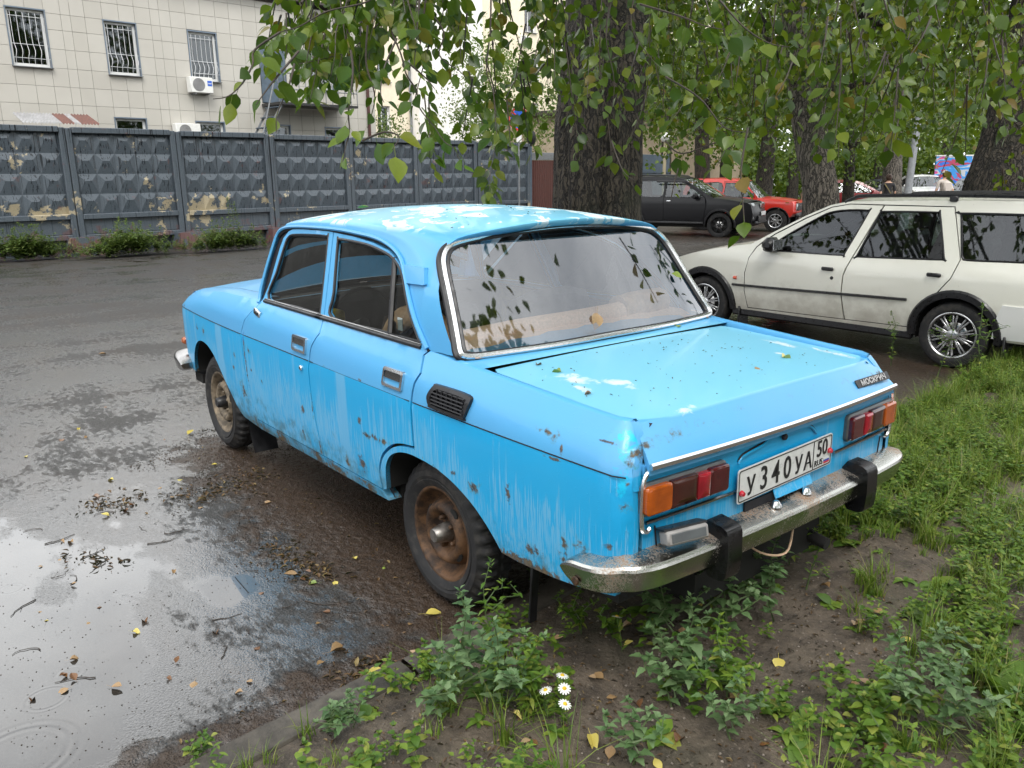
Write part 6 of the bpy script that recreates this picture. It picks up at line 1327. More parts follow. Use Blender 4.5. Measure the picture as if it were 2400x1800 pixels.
XT = dict(top=[(3.36, .30, 'f'), (3.48, .42, 'f'), (3.52, .66, 'f'), (3.46, .90, 'f'), (3.36, .965, 'b'), (2.95, 1.03, 'b'), (2.42, 1.09, 'w'), (1.52, 1.60, 'r'), (1.35, 1.64, 'r'), (.7, 1.68, 'r'), (-.2, 1.67, 'r'), (-.85, 1.62, 'g'), (-1.05, 1.12, 't'), (-1.08, 1.0, 't'), (-1.12, .70, 't'), (-1.10, .45, 't'), (-1.0, .34, 't')],
    hw=.89, belt=1.10, rooftop=1.66, roofw=.64, x=(3.52, -1.12), mat=M_DKCAR, sill=.36, wb=2.63, arch=.40, R=.35, rr=.24, rim=M_BALLOY, ns=7, tyrew=.21, tw=.11, hole=SH, doors=[SD1, SD2], wins=[(SW1, 0), (SW2, 1), (SW3, -1)], glass=M_CGLASS, qglass=M_DGLASS, cladding=.05, h=.09, seatx=[1.0, .0], handles=[(1.15, 1.0), (.16, 1.02)], handmat=M_CHROME,
    boxes=[('headlamp', (3.43, .58, .88), (.18, .28, .14), M_CLEAR), ('grille', (3.585, 0, .86), (.03, .44, .13), M_DULL), ('lower_grille', (3.60, 0, .52), (.05, .9, .16), M_BLACK), ('number_plate', (3.635, 0, .66), (.02, .52, .11), M_PLATE), ('bumper_bar', (3.57, 0, .42), (.08, 1.3, .08), M_BLACK), ('sill_step', (1.31, .86, .40), (1.75, .08, .07), M_BLACK), ('door_mirror', (1.95, .99, 1.14), (.12, .20, .15), M_DKCAR), ('fog_lamp', (3.50, .66, .56), (.06, .12, .09), M_CLEAR), ('tail_lamp', (-1.06, .72, 1.1), (.08, .14, .4), M_REDL), ('rain_visor', (1.2, .80, 1.535), (.9, .03, .05), M_BLACK)], tubes=[('roof_rail', [(1.3, 1.63, .0), (1.15, 1.69, .0), (.4, 1.71, .0), (-.5, 1.69, .0), (-.7, 1.64, .0)], .018, M_BLACK)])
sh_ = Vector((-.923, -.385, 0)).normalized(); sn_ = Vector((-sh_.y, sh_.x, 0)); HD = math.atan2(sh_.y, sh_.x)
def put(hub, wbs, yh): p = Vector((hub[0], hub[1], 0))-sh_*wbs+sn_*yh; return (p.x, p.y, gz(p.x, p.y))
gcar('black_off_roader', 'black off-road car with black spoked wheels parked behind the big tree trunk', 'car', put((11.93, -16.58), 2.63, .78), HD, XT)
NW1 = spl([(1.52, 1.06), (1.25, 1.34), (1.12, 1.45), (.62, 1.47), (.60, 1.45), (.58, 1.07), (.62, 1.045), (1.45, 1.04)], 3, True); NW2 = spl([(.46, 1.07), (.48, 1.46), (.0, 1.475), (-.42, 1.46), (-.60, 1.10), (-.56, 1.06), (0, 1.05)], 3, True)
ND = [(1.60, 1.02), (1.62, .7), (1.58, .42), (.56, .40), (.54, 1.0), (.56, 1.51), (1.10, 1.50), (1.3, 1.38)]; NH = [(1.61, 1.03), (1.63, .7), (1.59, .41), (.55, .39), (.53, 1.0), (.55, 1.52), (1.11, 1.51), (1.31, 1.39)]
NV = dict(top=[(2.62, .46, 'f'), (2.70, .56, 'f'), (2.70, .86, 'f'), (2.64, .93, 'b'), (2.2, .985, 'b'), (1.66, 1.02, 'w'), (1.18, 1.50, 'r'), (1.05, 1.55, 'r'), (.4, 1.60, 'r'), (-.4, 1.58, 'r'), (-.62, 1.53, 'g'), (-.80, 1.06, 't'), (-.83, .98, 't'), (-.85, .62, 't'), (-.84, .46, 't')],
    hw=.83, belt=1.03, rooftop=1.58, roofw=.64, x=(2.70, -.85), mat=M_REDCAR, sill=.42, wb=2.2, arch=.385, R=.345, rr=.205, rim=M_ALLOY, ns=8, tyrew=.18, tw=.10, hole=NH, doors=[ND], wins=[(NW1, 0), (NW2, -1)], h=.09, seatx=[.75, -.15], tf=.03, cladding=.03, handles=[(.68, .95)],
    boxes=[('grille', (2.79, 0, .76), (.05, 1.2, .22), M_BLACK), ('headlamp', (2.765, .52, .76), (.08, .19, .19), M_CLEAR), ('indicator', (2.77, .50, .905), (.06, .2, .05), M_AMBER), ('side_indicator', (2.52, .825, .90), (.10, .02, .04), M_AMBER), ('front_bumper', (2.82, 0, .52), (.12, 1.62, .13), M_BLACK), ('grille_bar', (2.82, 0, .78), (.02, .8, .02), M_DULL), ('door_mirror', (1.5, .93, 1.10), (.08, .16, .14), M_BLACK), ('number_plate', (2.89, 0, .53), (.01, .5, .1), M_PLATE), ('tail_lamp', (-.85, .66, .85), (.06, .12, .3), M_REDL)], tubes=[('grille_slat', [(2.7, .70, -.30), (2.7, .82, -.30)], .01, M_DULL)])
gcar('red_off_roader', 'bright red boxy off-road car standing beyond the black off-roader', 'car', put((12.22, -19.68), 2.2, .72), HD, NV)
def hatch(mat, sc=1.): 
    w1 = spl([(1.9, .98), (1.35, 1.30), (1.0, 1.36), (.98, 1.0)], 3, True); w2 = spl([(.9, 1.0), (.92, 1.36), (.4, 1.36), (-.1, 1.22), (-.35, 1.02)], 3, True)
    return dict(top=[(3.2, .28, 'f'), (3.36, .42, 'f'), (3.36, .62, 'f'), (3.22, .78, 'b'), (2.8, .88, 'b'), (2.2, .97, 'w'), (1.45, 1.40, 'r'), (1.2, 1.46, 'r'), (.6, 1.49, 'r'), (-.1, 1.44, 'r'), (-.5, 1.34, 'g'), (-.78, 1.02, 't'), (-.84, .9, 't'), (-.88, .55, 't'), (-.8, .3, 't')],
      hw=.88, belt=.98, rooftop=1.46, roofw=.62, x=(3.36, -.88), mat=mat, sill=.26, wb=2.6, arch=.355, R=.32, rr=.22, rim=M_ALLOY, ns=5, tyrew=.2, tw=.11, wins=[(w1, -1), (w2, -1)], h=.14, seatx=[.95, .0], boxes=[('headlamp', (3.22, .62, .68), (.2, .34, .14), M_CLEAR), ('grille', (3.44, 0, .55), (.05, .9, .2), M_BLACK), ('number_plate', (3.48, 0, .45), (.02, .52, .11), M_PLATE), ('door_mirror', (1.85, .97, 1.02), (.1, .18, .13), mat), ('tail_lamp', (-.84, .68, .85), (.1, .25, .18), M_REDL)])
p = foot(1935, 36); rd_ = math.atan2(-.784*.95+.62*.2, -.62*.95-.784*.2); gcar('red_hatchback', 'dark red hatchback seen beyond the leaning grey trunk', 'car', p, rd_, hatch(M_MARCAR))
p = foot(2152, 43); SUVW = hatch(M_WHCAR); o, _ = gcar('white_crossover', 'white crossover facing us between the two walking people', 'car', p, math.atan2(2.24-p.y, -2.4-p.x)+.25, SUVW); o.scale = (1, 1.04, 1.14)
p = foot(2290, 40); gcar('grey_hatchback', 'dark grey car half hidden behind the broad right-hand trunk', 'car', p, math.atan2(2.24-p.y, -2.4-p.x)-.1, hatch(M_GRCAR))
p = foot(2066, 45); gcar('dark_car', 'dark car half hidden behind the person in the black top', 'car', p, math.atan2(2.24-p.y, -2.4-p.x)+.3, hatch(M_GRCAR))
# ---------------- people ----------------
def person(label, loc, rz, H, shirt, trou, hair, bun, cap=None, ph=0.):
    t = thing('person', label, 'person', loc, rz)
    V = []; E_ = []; Rr = []
    def a(p, r, c=None):
        V.append(tuple(q*H/1.75 for q in p)); Rr.append(r*H/1.75)
        if c is not None: E_.append((c, len(V)-1))
        return len(V)-1
    pel = a((0, 0, .98), .135); wa = a((0, 0, 1.12), .125, pel); ch = a((.0, 0, 1.32), .145, wa); sh = a((0, 0, 1.44), .10, ch); nk = a((0, 0, 1.52), .052, sh); hd0 = a((.01, 0, 1.60), .082, nk); a((.015, 0, 1.69), .086, hd0)
    for s in (1, -1):
        f = s*ph
        s0 = a((0, s*.185, 1.42), .062, sh); el = a((-.06-f*.10, s*.25, 1.14), .045, s0); wr = a((-.0-f*.2, s*.26, .90), .030, el); pm = a((.01-f*.22, s*.26, .82), .026, wr)
        for k in range(4): q = a((.03-k*.018-f*.22, s*.262, .76+.006*(k in (0, 3))), .0085, pm); a((.028-k*.018-f*.23, s*.255, .715+.008*(k in (0, 3))), .007, q)
        q = a((.045-f*.22, s*.25, .81), .010, pm); a((.06-f*.22, s*.245, .775), .008, q)
        hp = a((0, s*.095, .90), .095, pel); kn = a((.04+f*.16, s*.10, .50), .062, hp); an = a((-.04+f*.30, s*.10, .09), .042, kn); a((.09+f*.30, s*.11, .035), .038, an)
    me = bpy.data.meshes.new('person_body'); me.from_pydata(V, E_, []); ob = bpy.data.objects.new('body', me); COL.objects.link(ob)
    ob.modifiers.new('s', 'SKIN'); ob.modifiers.new('u', 'SUBSURF').levels = 2
    for i, sv in enumerate(me.skin_vertices[0].data): sv.radius = (Rr[i]*(.72 if i in (0, 1, 2) else 1), Rr[i])
    me.skin_vertices[0].data[0].use_root = True
    bpy.context.view_layer.update(); m2 = bpy.data.meshes.new_from_object(ob.evaluated_get(bpy.context.evaluated_depsgraph_get())); bpy.data.objects.remove(ob)
    o = bpy.data.objects.new('body', m2); COL.objects.link(o); o.parent = t
    m2.materials.clear()
    for mt in (M_SKIN, shirt, trou, M_BLACK): m2.materials.append(mt)
    for p in m2.polygons:
        c = p.center*(1.75/H); p.material_index = 3 if c.z < .10 else (2 if c.z < 1.0 and abs(c.y) < .21 else (1 if c.z < 1.49 and (abs(c.y) < .22 or c.z > 1.20) else 0)); p.use_smooth = True
    k = H/1.75
    hb = MB(); hb.lathe([(0, .115), (.06, .105), (.095, .06), (.103, .0), (.09, -.06), (.06, -.10)], hair, 20, Matrix.Translation((-.012*k, 0, 1.675*k)) @ Matrix.Rotation(R_(90), 4, 'X'))
    if bun: hb.lathe([(0, .05), (.035, .035), (.048, 0), (.035, -.035), (0, -.05)], hair, 14, Matrix.Translation((-.10*k, 0, 1.74*k)))
    hb.build('hair', t)
    fb_ = MB(); fb_.lathe([(0, .02), (.010, .015), (.014, 0)], M_SKIN, 8, Matrix.Translation((.105*k, 0, 1.64*k)) @ Matrix.Rotation(R_(-90), 4, 'Z')); fb_.build('nose', t)
    for s in (1, -1): MB().lathe([(0, .012), (.022, .006), (.026, 0)], M_SKIN, 10, Matrix.Translation((0, s*.088*k, 1.65*k)) @ Matrix.Rotation(0 if s > 0 else math.pi, 4, 'Z')).build('ear', t)
    if cap: 
        b = MB().lathe([(0, .085), (.06, .075), (.10, .03), (.11, 0)], cap, 20, Matrix.Translation((0, 0, 1.71*k)) @ Matrix.Rotation(R_(90), 4, 'X')); b.box((.13*k, 0, 1.71*k), (.1, .15, .012), cap, Matrix.Identity(3), .005); b.build('cap', t)
    return t
vd = math.atan2(FH.y, FH.x)
pA = foot(2085, 27); tA = person('person in a black top with tied-up hair and an olive strap, seen from behind', pA, vd-.2, 1.66, M_TEE, M_JEAN, M_HAIR, True, None, .7)
MB().tube([(-.10, .14, 1.38), (-.15, .02, 1.2), (-.135, -.10, 1.02)], .016, M_STRAP, 6).build('strap', tA)
pB = foot(2216, 27); tB = person('person in a pale beige top and light cap, seen from behind, walking away', pB, vd+.1, 1.76, M_BEIGEC, M_JEAN, M_HAIR, False, M_BEIGEC, -.6)
bgk = MB().box((-.20, 0, 1.24), (.14, .30, .40), M_BEIGEC, Matrix.Identity(3), .05); bgk.build('back_panel', tB)

# ---------------- plants ----------------
R3 = random.Random(5)
def leafshape(kind):
    if kind == 'rhomb': return [(0, .03), (.12, .05), (.3, .30), (.42, .24), (.5, .27), (.66, .14), (.8, .12), (1, 0)]
    if kind == 'lance': return [(0, .03), (.2, .13), (.45, .17), (.7, .12), (1, 0)]
    if kind == 'broad': return [(0, .04), (.15, .22), (.35, .36), (.6, .32), (.82, .16), (1, 0)]
    if kind == 'dock': return [(0, .03), (.12, .07), (.3, .15), (.55, .17), (.8, .11), (1, 0)]
def wleaf(mb, p, dirv, up, L, kind, mat, curl=.25):
    d = Vector(dirv).normalized(); x = d.cross(Vector(up)); x = x.normalized() if x.length > 1e-4 else d.orthogonal().normalized(); n = x.cross(d); S_ = leafshape(kind); V = []; F = []
    for t, w in S_:
        q = Vector(p)+d*t*L-n*0+Vector((0, 0, -curl*L*t*t)); V += [q-x*w*L+n*w*L*.25, q, q+x*w*L+n*w*L*.25]
    for i in range(len(S_)-1):
        a = i*3; F += [(a, a+1, a+4, a+3), (a+1, a+2, a+5, a+4)]
    mb.add(V, F, mat)
def weed(h, n, L, kind, mat, branches=3, taper=.6, seed=0):
    r = random.Random(seed); st = MB(); lf_ = MB(); stems = [(Vector((0, 0, 0)), Vector((r.uniform(-.15, .15), r.uniform(-.15, .15), 1)), h)]
    for k in range(branches):
        z = h*r.uniform(.15, .6); an = r.uniform(0, 6.28); stems.append((Vector((0, 0, z*.9)), Vector((math.cos(an)*.8, math.sin(an)*.8, .9)), (h-z)*r.uniform(.5, .85)))
    for p0, d, l in stems:
        d = d.normalized(); P = [p0+d*l*t+Vector((r.gauss(0, .02), r.gauss(0, .02), -.08*l*t*t)) for t in np.linspace(0, 1, 5)]; st.tube(P, list(np.linspace(.0035, .0012, 5)), M_STEM, 4)
        m = max(4, int(n*l/h))
        for i in range(m):
            t = .12+.88*i/m; j = min(3, int(t*4)); q = P[j].lerp(P[j+1], t*4-j); an = i*2.4+r.uniform(-.4, .4); el = r.uniform(.05, .6)
            wleaf(lf_, q, (math.cos(an), math.sin(an), el), (0, 0, 1), L*(1-taper*t)*r.uniform(.75, 1.2), kind, mat, r.uniform(.1, .5))
        for i in range(7): an = r.uniform(0, 6.28); wleaf(lf_, P[-1]-d*r.uniform(0, .08)*l, (math.cos(an), math.sin(an), 1.), (0, 0, 1), L*.35, kind, mat, .1)
    return st, lf_
def rosette(n, L, kind, mat, seed=0, el=(.4, 1.2)):
    r = random.Random(seed); lf_ = MB()
    for i in range(n): an = i*2.4+r.uniform(-.3, .3); wleaf(lf_, (0, 0, 0), (math.cos(an), math.sin(an), r.uniform(*el)), (0, 0, 1), L*r.uniform(.6, 1.1), kind, mat, r.uniform(.2, .7))
    return lf_
def tuft(n, h, mat, seed=0, sp=.5):
    r = random.Random(seed); mb = MB()
    for i in range(n):
        an = r.uniform(0, 6.28); l = h*r.uniform(.5, 1.15); b_ = r.uniform(.15, sp); w = r.uniform(.0014, .0028); c, s = math.cos(an), math.sin(an); o = (r.gauss(0, .012), r.gauss(0, .012))
        V = []
        for t in (0, .35, .7, 1): q = (o[0]+c*b_*l*t*t, o[1]+s*b_*l*t*t, l*t*(1-.35*b_*t)); ww = w*(1-t*.95); V += [(q[0]-s*ww, q[1]+c*ww, q[2]), (q[0]+s*ww, q[1]-c*ww, q[2])]
        mb.add(V, [(0, 1, 3, 2), (2, 3, 5, 4), (4, 5, 7, 6)], mat)
    return mb
WD = [weed(.34, 30, .062, 'rhomb', M_GOOSE, 4, .6, 1), weed(.26, 26, .055, 'rhomb', M_GOOSE, 3, .55, 2), weed(.30, 34, .060, 'lance', M_WEED, 3, .5, 3), weed(.18, 20, .045, 'broad', M_WEED, 3, .4, 4), weed(.42, 26, .055, 'lance', M_WEED, 2, .55, 5), weed(.14, 18, .04, 'rhomb', M_GOOSE, 3, .4, 6)]
WM = [(s.mesh('stem', 60), l.mesh('foliage', 60)) for s, l in WD]
def plant(k, p, s, label, group, name='weed', cat='plant'):
    t = thing(name, label, cat, p, R3.uniform(0, 6.28), group); t.scale = (s,)*3
    inst(WM[k][0], 'stem', t); inst(WM[k][1], 'foliage', t); return t
def ons(u, v):
    p = ongr(u, v, .09)
    for _ in range(12): p = ongr(u, v, soilz(p.x, p.y)-gz(p.x, p.y))
    return p
BIG = [(1095, 1640, 0, 1.15, 'tall grey-green goosefoot at the kerb, left of the mudflap strap'), (1185, 1680, 0, 1.0, 'bushy goosefoot just left of the four daisies'), (1040, 1700, 1, 1.0, 'small goosefoot sprawling onto the kerb edge'), (1240, 1660, 2, .9, 'narrow-leaved weed behind the uppermost of the four daisies'), (1150, 1560, 4, .95, 'tall thin weed standing against the kerb under the rear tyre'), (1255, 1420, 4, .55, 'thin flowering weed beside the hanging mudflap strap'), (1350, 1480, 2, .7, 'lance-leaved weed under the left bumper corner'), (1430, 1500, 3, .9, 'low leafy weed beside the daisy under the bumper'),
  (1560, 1520, 0, 1.0, 'goosefoot below the left overrider'), (1640, 1470, 0, 1.25, 'tall goosefoot rising right of the left overrider'), (1720, 1500, 1, 1.2, 'spreading goosefoot below the middle of the bumper'), (1790, 1450, 0, 1.1, 'goosefoot near the exhaust pipe'), (1600, 1620, 0, 1.0, 'bushy goosefoot in the middle of the verge'), (1680, 1650, 2, 1.0, 'lance-leaved weed in the middle of the verge'), (1560, 1670, 1, 1.1, 'low goosefoot left of the bare soil patch'), (1700, 1740, 1, .9, 'small goosefoot at the near edge of the bare soil'), (1500, 1790, 1, .9, 'goosefoot seedling at the bottom of the picture'), (1830, 1330, 2, 1.0, 'lance-leaved weed under the right overrider'), (1900, 1380, 4, .9, 'tall weed just right of the right overrider'), (2090, 860, 4, 1.25, 'tall feathery weed at the kerb behind the right tail lamp'), (2290, 900, 4, 1.6, 'tall thin weed in front of the white car rear wheel'), (2210, 880, 4, 1.3, 'slender weed left of the white car rear wheel'), (2350, 850, 4, 1.2, 'slender weed right of the white car rear wheel'), (2010, 1000, 2, 1.2, 'lush weed below the right tail lamp'), (2100, 1690, 0, .9, 'goosefoot right of the bare soil patch'), (2200, 1600, 1, 1.0, 'spreading goosefoot left of the dock plant'), (2060, 1760, 3, 1.0, 'leafy weed at the lower right'), (2250, 1740, 0, .9, 'goosefoot near the lower right corner'), (780, 1730, 5, 1.1, 'tiny seedling on the muddy soil by the kerb'), (830, 1700, 1, .6, 'small weed on the muddy soil by the kerb'), (475, 1800, 3, .7, 'small weed at the bottom edge beside the puddle')]
for u, v, k, s, lb_ in BIG: plant(k, ons(u, v) if u > 500 else ongr(u, v), s, lb_, None)
dk_ = thing('dock_plant', 'broad-leaved light green dock plant at the right edge', 'plant', ons(2350, 1640)); rosette(9, .20, 'dock', M_WEED, 3, (.9, 2.6)).build('leaves', dk_)
# daisies
def daisy(u, v, h, label):
    p = ons(u, v+h*320); t = thing('daisy', label, 'flower', p, R3.uniform(0, 6), 'daisies on the verge'); top = Vector((R3.uniform(-.02, .02), R3.uniform(-.02, .02), h))
    MB().tube([(0, 0, 0), top*.5+Vector((.008, 0, 0)), top], .0014, M_STEM, 5).build('stem', t); n = MB()
    tl = Matrix.Translation(top) @ Matrix.Rotation(R3.uniform(.2, .7), 4, 'Y')
    for i in range(13):
        a = i*6.283/13; q = Matrix.Rotation(a, 4, 'Z'); n.add([tl @ q @ Vector(c) for c in ((.005, -.002, .001), (.012, -.0028, .001), (.019, -.0018, -.001), (.019, .0018, -.001), (.012, .0028, .001), (.005, .002, .001))], [(0, 1, 2, 3, 4, 5)], M_PETAL)
    n.build('petals', t); MB().lathe([(0, .006), (.004, .005), (.0065, .001), (.006, -.001)], M_POLLEN, 12, tl @ Matrix.Rotation(R_(90), 4, 'X')).build('disc', t)
    lf_ = MB()
    for i in range(14): a = R3.uniform(0, 6.28); z = h*R3.uniform(.05, .8); wleaf(lf_, top*(z/h), (math.cos(a), math.sin(a), .8), (0, 0, 1), .03, 'lance', M_WEED, .1)
    lf_.build('leaves', t)
for q in ((1458, 1486, .13, 'single white daisy right under the chrome bumper'), (1322, 1628, .12, 'uppermost of the four white daisies in front of the bumper'), (1284, 1650, .11, 'leftmost small white daisy of the four'), (1315, 1662, .12, 'white daisy in the middle of the four'), (1337, 1706, .12, 'lowest white daisy of the four')): daisy(*q)
# ground cover
GP = []
for sd_ in range(4): GP.append(proto(tuft(18, .085, M_GRASS, sd_, .9)))
for sd_ in range(2): GP.append(proto(tuft(30, .20, M_GRASS, 10+sd_, 1.1)))
GMATS = [M_GRASS]
WP = []
for q in (weed(.12, 14, .034, 'broad', M_WEED, 2, .4, 21), weed(.16, 18, .04, 'lance', M_WEED, 2, .4, 22), weed(.10, 12, .03, 'rhomb', M_WEED, 2, .3, 23)): WP.append(proto(q[1]))
WP += [proto(rosette(8, .07, 'broad', M_WEED, 31, (.2, .9))), proto(rosette(10, .06, 'lance', M_WEED, 32, (.2, 1.)))]
def px(p):
    d = p-CAM; z = d.dot(_f); return 1200+FPX*d.dot(_r2)/z, 900-FPX*d.dot(_u2)/z, z
BARE = [(1470, 1745, 260, 95), (1850, 1570, 230, 120), (1320, 1400, 150, 70), (820, 1720, 330, 120), (2120, 1330, 130, 60), (1080, 1500, 90, 60), (1760, 1300, 60, 40)]
gx = []; wxf = []
tries = 0
while tries < 95000:
    tries += 1; d = R3.random()**1.6*7.; y = R3.uniform(2.4, -9.); x = kx(y)-.13-d; p = Vector((x, y, soilz(x, y)))
    if (p-CAM).dot(_f) < .6: continue
    u, v, z = px(p)
    if not (-150 < u < 2500 and 700 < v < 1950): continue
    den = noise.noise((x*2.2, y*2.2, 1))*.9+noise.noise((x*7, y*7, 4))*.5
    gr_ = .10+.75*max(0, min(1, (u-1750)/350))*max(0, min(1, (1480-v)/250))+.2*max(0, (u-2000)/400); wd_ = .30+.75*max(0, min(1, (u-1500)/500))
    for bx, by, rx, ry in BARE:
        k = ((u-bx)/rx)**2+((v-by)/ry)**2
        if k < 1: gr_ *= .10+.2*k; wd_ *= .07+.3*k
    under = -1.0 < x < .0 and -.75 < y < .75
    if under: gr_ *= .05; wd_ *= .25
    s = R3.uniform(.6, 1.25)
    if R3.random() < gr_*max(0, .55+den)*.42: gx.append((R3.choice((0, 1, 2, 3, 0, 1, 2, 3, 4, 5)), Matrix.Translation(p) @ Matrix.Rotation(R3.uniform(0, 6.28), 4, 'Z') @ Matrix.Scale(s, 4)))
    if R3.random() < wd_*max(0, .45+den)*.30: wxf.append((R3.randrange(5), Matrix.Translation(p) @ Matrix.Rotation(R3.uniform(0, 6.28), 4, 'Z') @ Matrix.Scale(s*1.05, 4)))
tag(bigmesh('grass', GP, gx, GMATS), kind='stuff'); tag(bigmesh('ground_weeds', WP, wxf, [M_WEED]), kind='stuff')
# weeds along the fence foot
for i, (u, v, w, lb_) in enumerate(((75, 600, .95, 'green weed clump at the far left of the fence foot'), (310, 590, 1.15, 'green weed clump between the two red-brown footings'), (540, 578, .9, 'green weed clump right of the red-brown footing'))):
    p = ongr(u, v+12); t = thing('weed_clump', lb_, 'plant', p, FA, 'weed clumps along the fence'); xf = []
    for k in range(80): q = Vector((R3.gauss(0, w*.55), R3.uniform(-.05, .45), 0)); xf.append((R3.randrange(2), Matrix.Translation(q) @ Matrix.Rotation(R3.uniform(0, 6.28), 4, 'Z') @ Matrix.Scale(R3.uniform(1.5, 2.8)*(1.15-abs(q.x)/w*.5), 4)))
    tag(bigmesh('foliage', [proto(WD[2][1]), proto(WD[3][1])], xf, [M_MAPLE], t), kind='stuff')
t = thing('sapling', 'tall light green sapling in front of the dark lower band of the fence', 'plant', ongr(552, 588), .3)
for k in range(3):
    s, l = weed(1.1+.15*k, 34, .13, 'broad', M_MAPLE, 0, .45, 50+k); s.v = [(x+.12*k-.1, y, z) for x, y, z in s.v]; l.v = [(x+.12*k-.1, y, z) for x, y, z in l.v]; s.build('stem', t); l.build('foliage', t)
# ---------------- fallen leaves, twigs, crumbs ----------------
DL = [leaf_proto(M_DEAD, .86, .12, .22), leaf_proto(M_DEAD, .8, .28, -.25), leaf_proto(M_DEAD, .9, -.15, .35), leaf_proto(M_DEAD, .7, .40, .5)]; DM = [l.mesh('fallen_leaf', 60) for l in DL]
YEL = simple('yellow_leaf', (.52, .43, .10), .4, var=.15, nscale=60); BRN = simple('brown_leaf', (.16, .075, .03), .35, var=.4, nscale=60); GRN = simple('green_fallen_leaf', (.20, .27, .05), .35, var=.3, nscale=60); TANL = simple('tan_leaf', (.30, .19, .09), .4, var=.3, nscale=60)
CM = {}
def fleaf(p, size, col, label, group, nrm=(0, 0, 1), k=None, rz=None):
    k = R3.randrange(4) if k is None else k; key = (k, col.name)
    if key not in CM: CM[key] = DM[k].copy(); CM[key].materials[0] = col
    n = Vector(nrm).normalized(); q = n.to_track_quat('Z', 'Y').to_matrix().to_4x4()
    o = bpy.data.objects.new('fallen_leaf', CM[key]); COL.objects.link(o); o.matrix_world = Matrix.Translation(Vector(p)+n*.004) @ q @ Matrix.Rotation(R3.uniform(0, 6.28) if rz is None else rz, 4, 'Z') @ Matrix.Rotation(R3.uniform(-.15, .15), 4, 'X') @ Matrix.Scale(size, 4)
    return tag(o, label, 'leaf', group)
GRP = 'fallen leaves on the wet asphalt'
NAMED = [(998, 1440, .065, YEL, 0, 'large pale yellow leaf lying beside the rear tyre'), (775, 1530, .075, TANL, 3, 'curled brown leaf at the edge of the muddy puddle'), (742, 1368, .05, GRN, 0, 'greenish yellow leaf in the mud between the wheels'), (440, 1020, .06, YEL, 1, 'pale yellow leaf by the front wheel mud'), (217, 1166, .05, BRN, 3, 'curled rust-red leaf on the wet asphalt far left'), (905, 1580, .07, YEL, 1, 'pale leaf on the kerb stone near the mud'), (930, 1550, .06, BRN, 2, 'brown leaf wedged against the kerb'), (415, 1126, .05, YEL, 2, 'yellow leaf below the front wheel'), (635, 1178, .055, TANL, 0, 'ochre leaf in the mud under the doors'), (700, 1350, .06, TANL, 1, 'long brown leaf in the mud in front of the rear wheel'), (620, 1720, .06, BRN, 1, 'red-brown leaf on the mud beside the kerb'), (900, 1330, .035, GRN, 2, 'small yellow-green leaf in front of the rear tyre'), (250, 830, .07, TANL, 1, 'pale tan leaf on the asphalt left of the car nose')]
for u, v, s, c, k, lb_ in NAMED: fleaf(ongr(u, v), s, c, lb_, None, k=k)
GR2 = {YEL.name: 'yellow', BRN.name: 'brown', TANL.name: 'tan', GRN.name: 'green'}
for i in range(70):
    u, v = R3.uniform(40, 1000), R3.uniform(950, 1650); p = ongr(u, v)
    if p.x < kx(p.y)+.02 or p.y < .75: continue
    c = R3.choice((YEL, BRN, BRN, TANL, TANL)); fleaf(p, R3.uniform(.022, .045), c, 'small %s leaf scrap among the litter on the wet asphalt' % GR2[c.name], 'small %s leaf scraps on the asphalt' % GR2[c.name])
for i in range(46):
    u, v = R3.uniform(900, 2350), R3.uniform(1380, 1790); p = ons(u, v); c = R3.choice((BRN, TANL, TANL, YEL)); fleaf(p+Vector((0, 0, .006)), R3.uniform(.03, .055), c, '%s fallen leaf lying among the weeds on the verge' % {'yellow': 'yellow', 'brown': 'dark brown', 'tan': 'tan'}[GR2[c.name]], '%s leaves on the verge' % GR2[c.name])
# on the car
def onlid(u, v):
    r = ray(u, v); z = .965
    for _ in range(20):
        p = CAM+r*((z-CAM.z)/r.z); z = float(zed(p.x))+.016*(1-(p.y/.65)**2)
    return p
for u, v, s, c, k, lb_ in ((1315, 874, .045, GRN, 3, 'rolled green leaf near the left edge of the boot lid'), (1258, 858, .035, BRN, 3, 'brown leaf scrap by the lid corner under the rear window'), (1833, 840, .05, YEL, 3, 'yellow leaf on the right half of the boot lid'), (1583, 771, .032, GRN, 1, 'small green leaf on the lid just under the rear window'), (1386, 925, .03, BRN, 3, 'brown scrap beside the peeled lacquer spot on the lid'), (1770, 862, .025, TANL, 2, 'tan scrap in the middle of the boot lid')):
    fleaf(onlid(u, v), s, c, lb_, None, k=k)
def onwin(u, v):
    r = ray(u, v); lo, hi = 1., 6.
    for _ in range(50):
        m_ = (lo+hi)/2; p = CAM+r*m_
        if p.x > float(rwx(p.y, p.z)): hi = m_
        else: lo = m_
    return CAM+r*lo
fleaf(onwin(1398, 735), .075, TANL, 'long brown leaf stuck to the lower middle of the rear window', None, (-.806, 0, .593), 0, 2.6); fleaf(onwin(1573, 642), .05, GRN, 'yellow-green leaf stuck to the rear window near its right edge', None, (-.806, 0, .593), 1, 4.)
def onroof(u, v): 
    r = ray(u, v); z = 1.46
    p = CAM+r*((z-CAM.z)/r.z); return p
p = CAM+ray(838, 489)*((1.448-CAM.z)/ray(838, 489).z); fleaf(p, .06, GRN, 'green leaf lying on the front left of the blue roof', None, k=1)
sc_ = []
for i in range(110):
    y = R3.uniform(-.6, .6); x = R3.uniform(-.92, -.3); sc_.append((R3.randrange(2), Matrix.Translation((x, y, float(zed(x))+.016*(1-(y/.65)**2)+.003)) @ Matrix.Rotation(R3.uniform(0, 6.28), 4, 'Z') @ Matrix.Scale(R3.uniform(.004, .012), 4)))
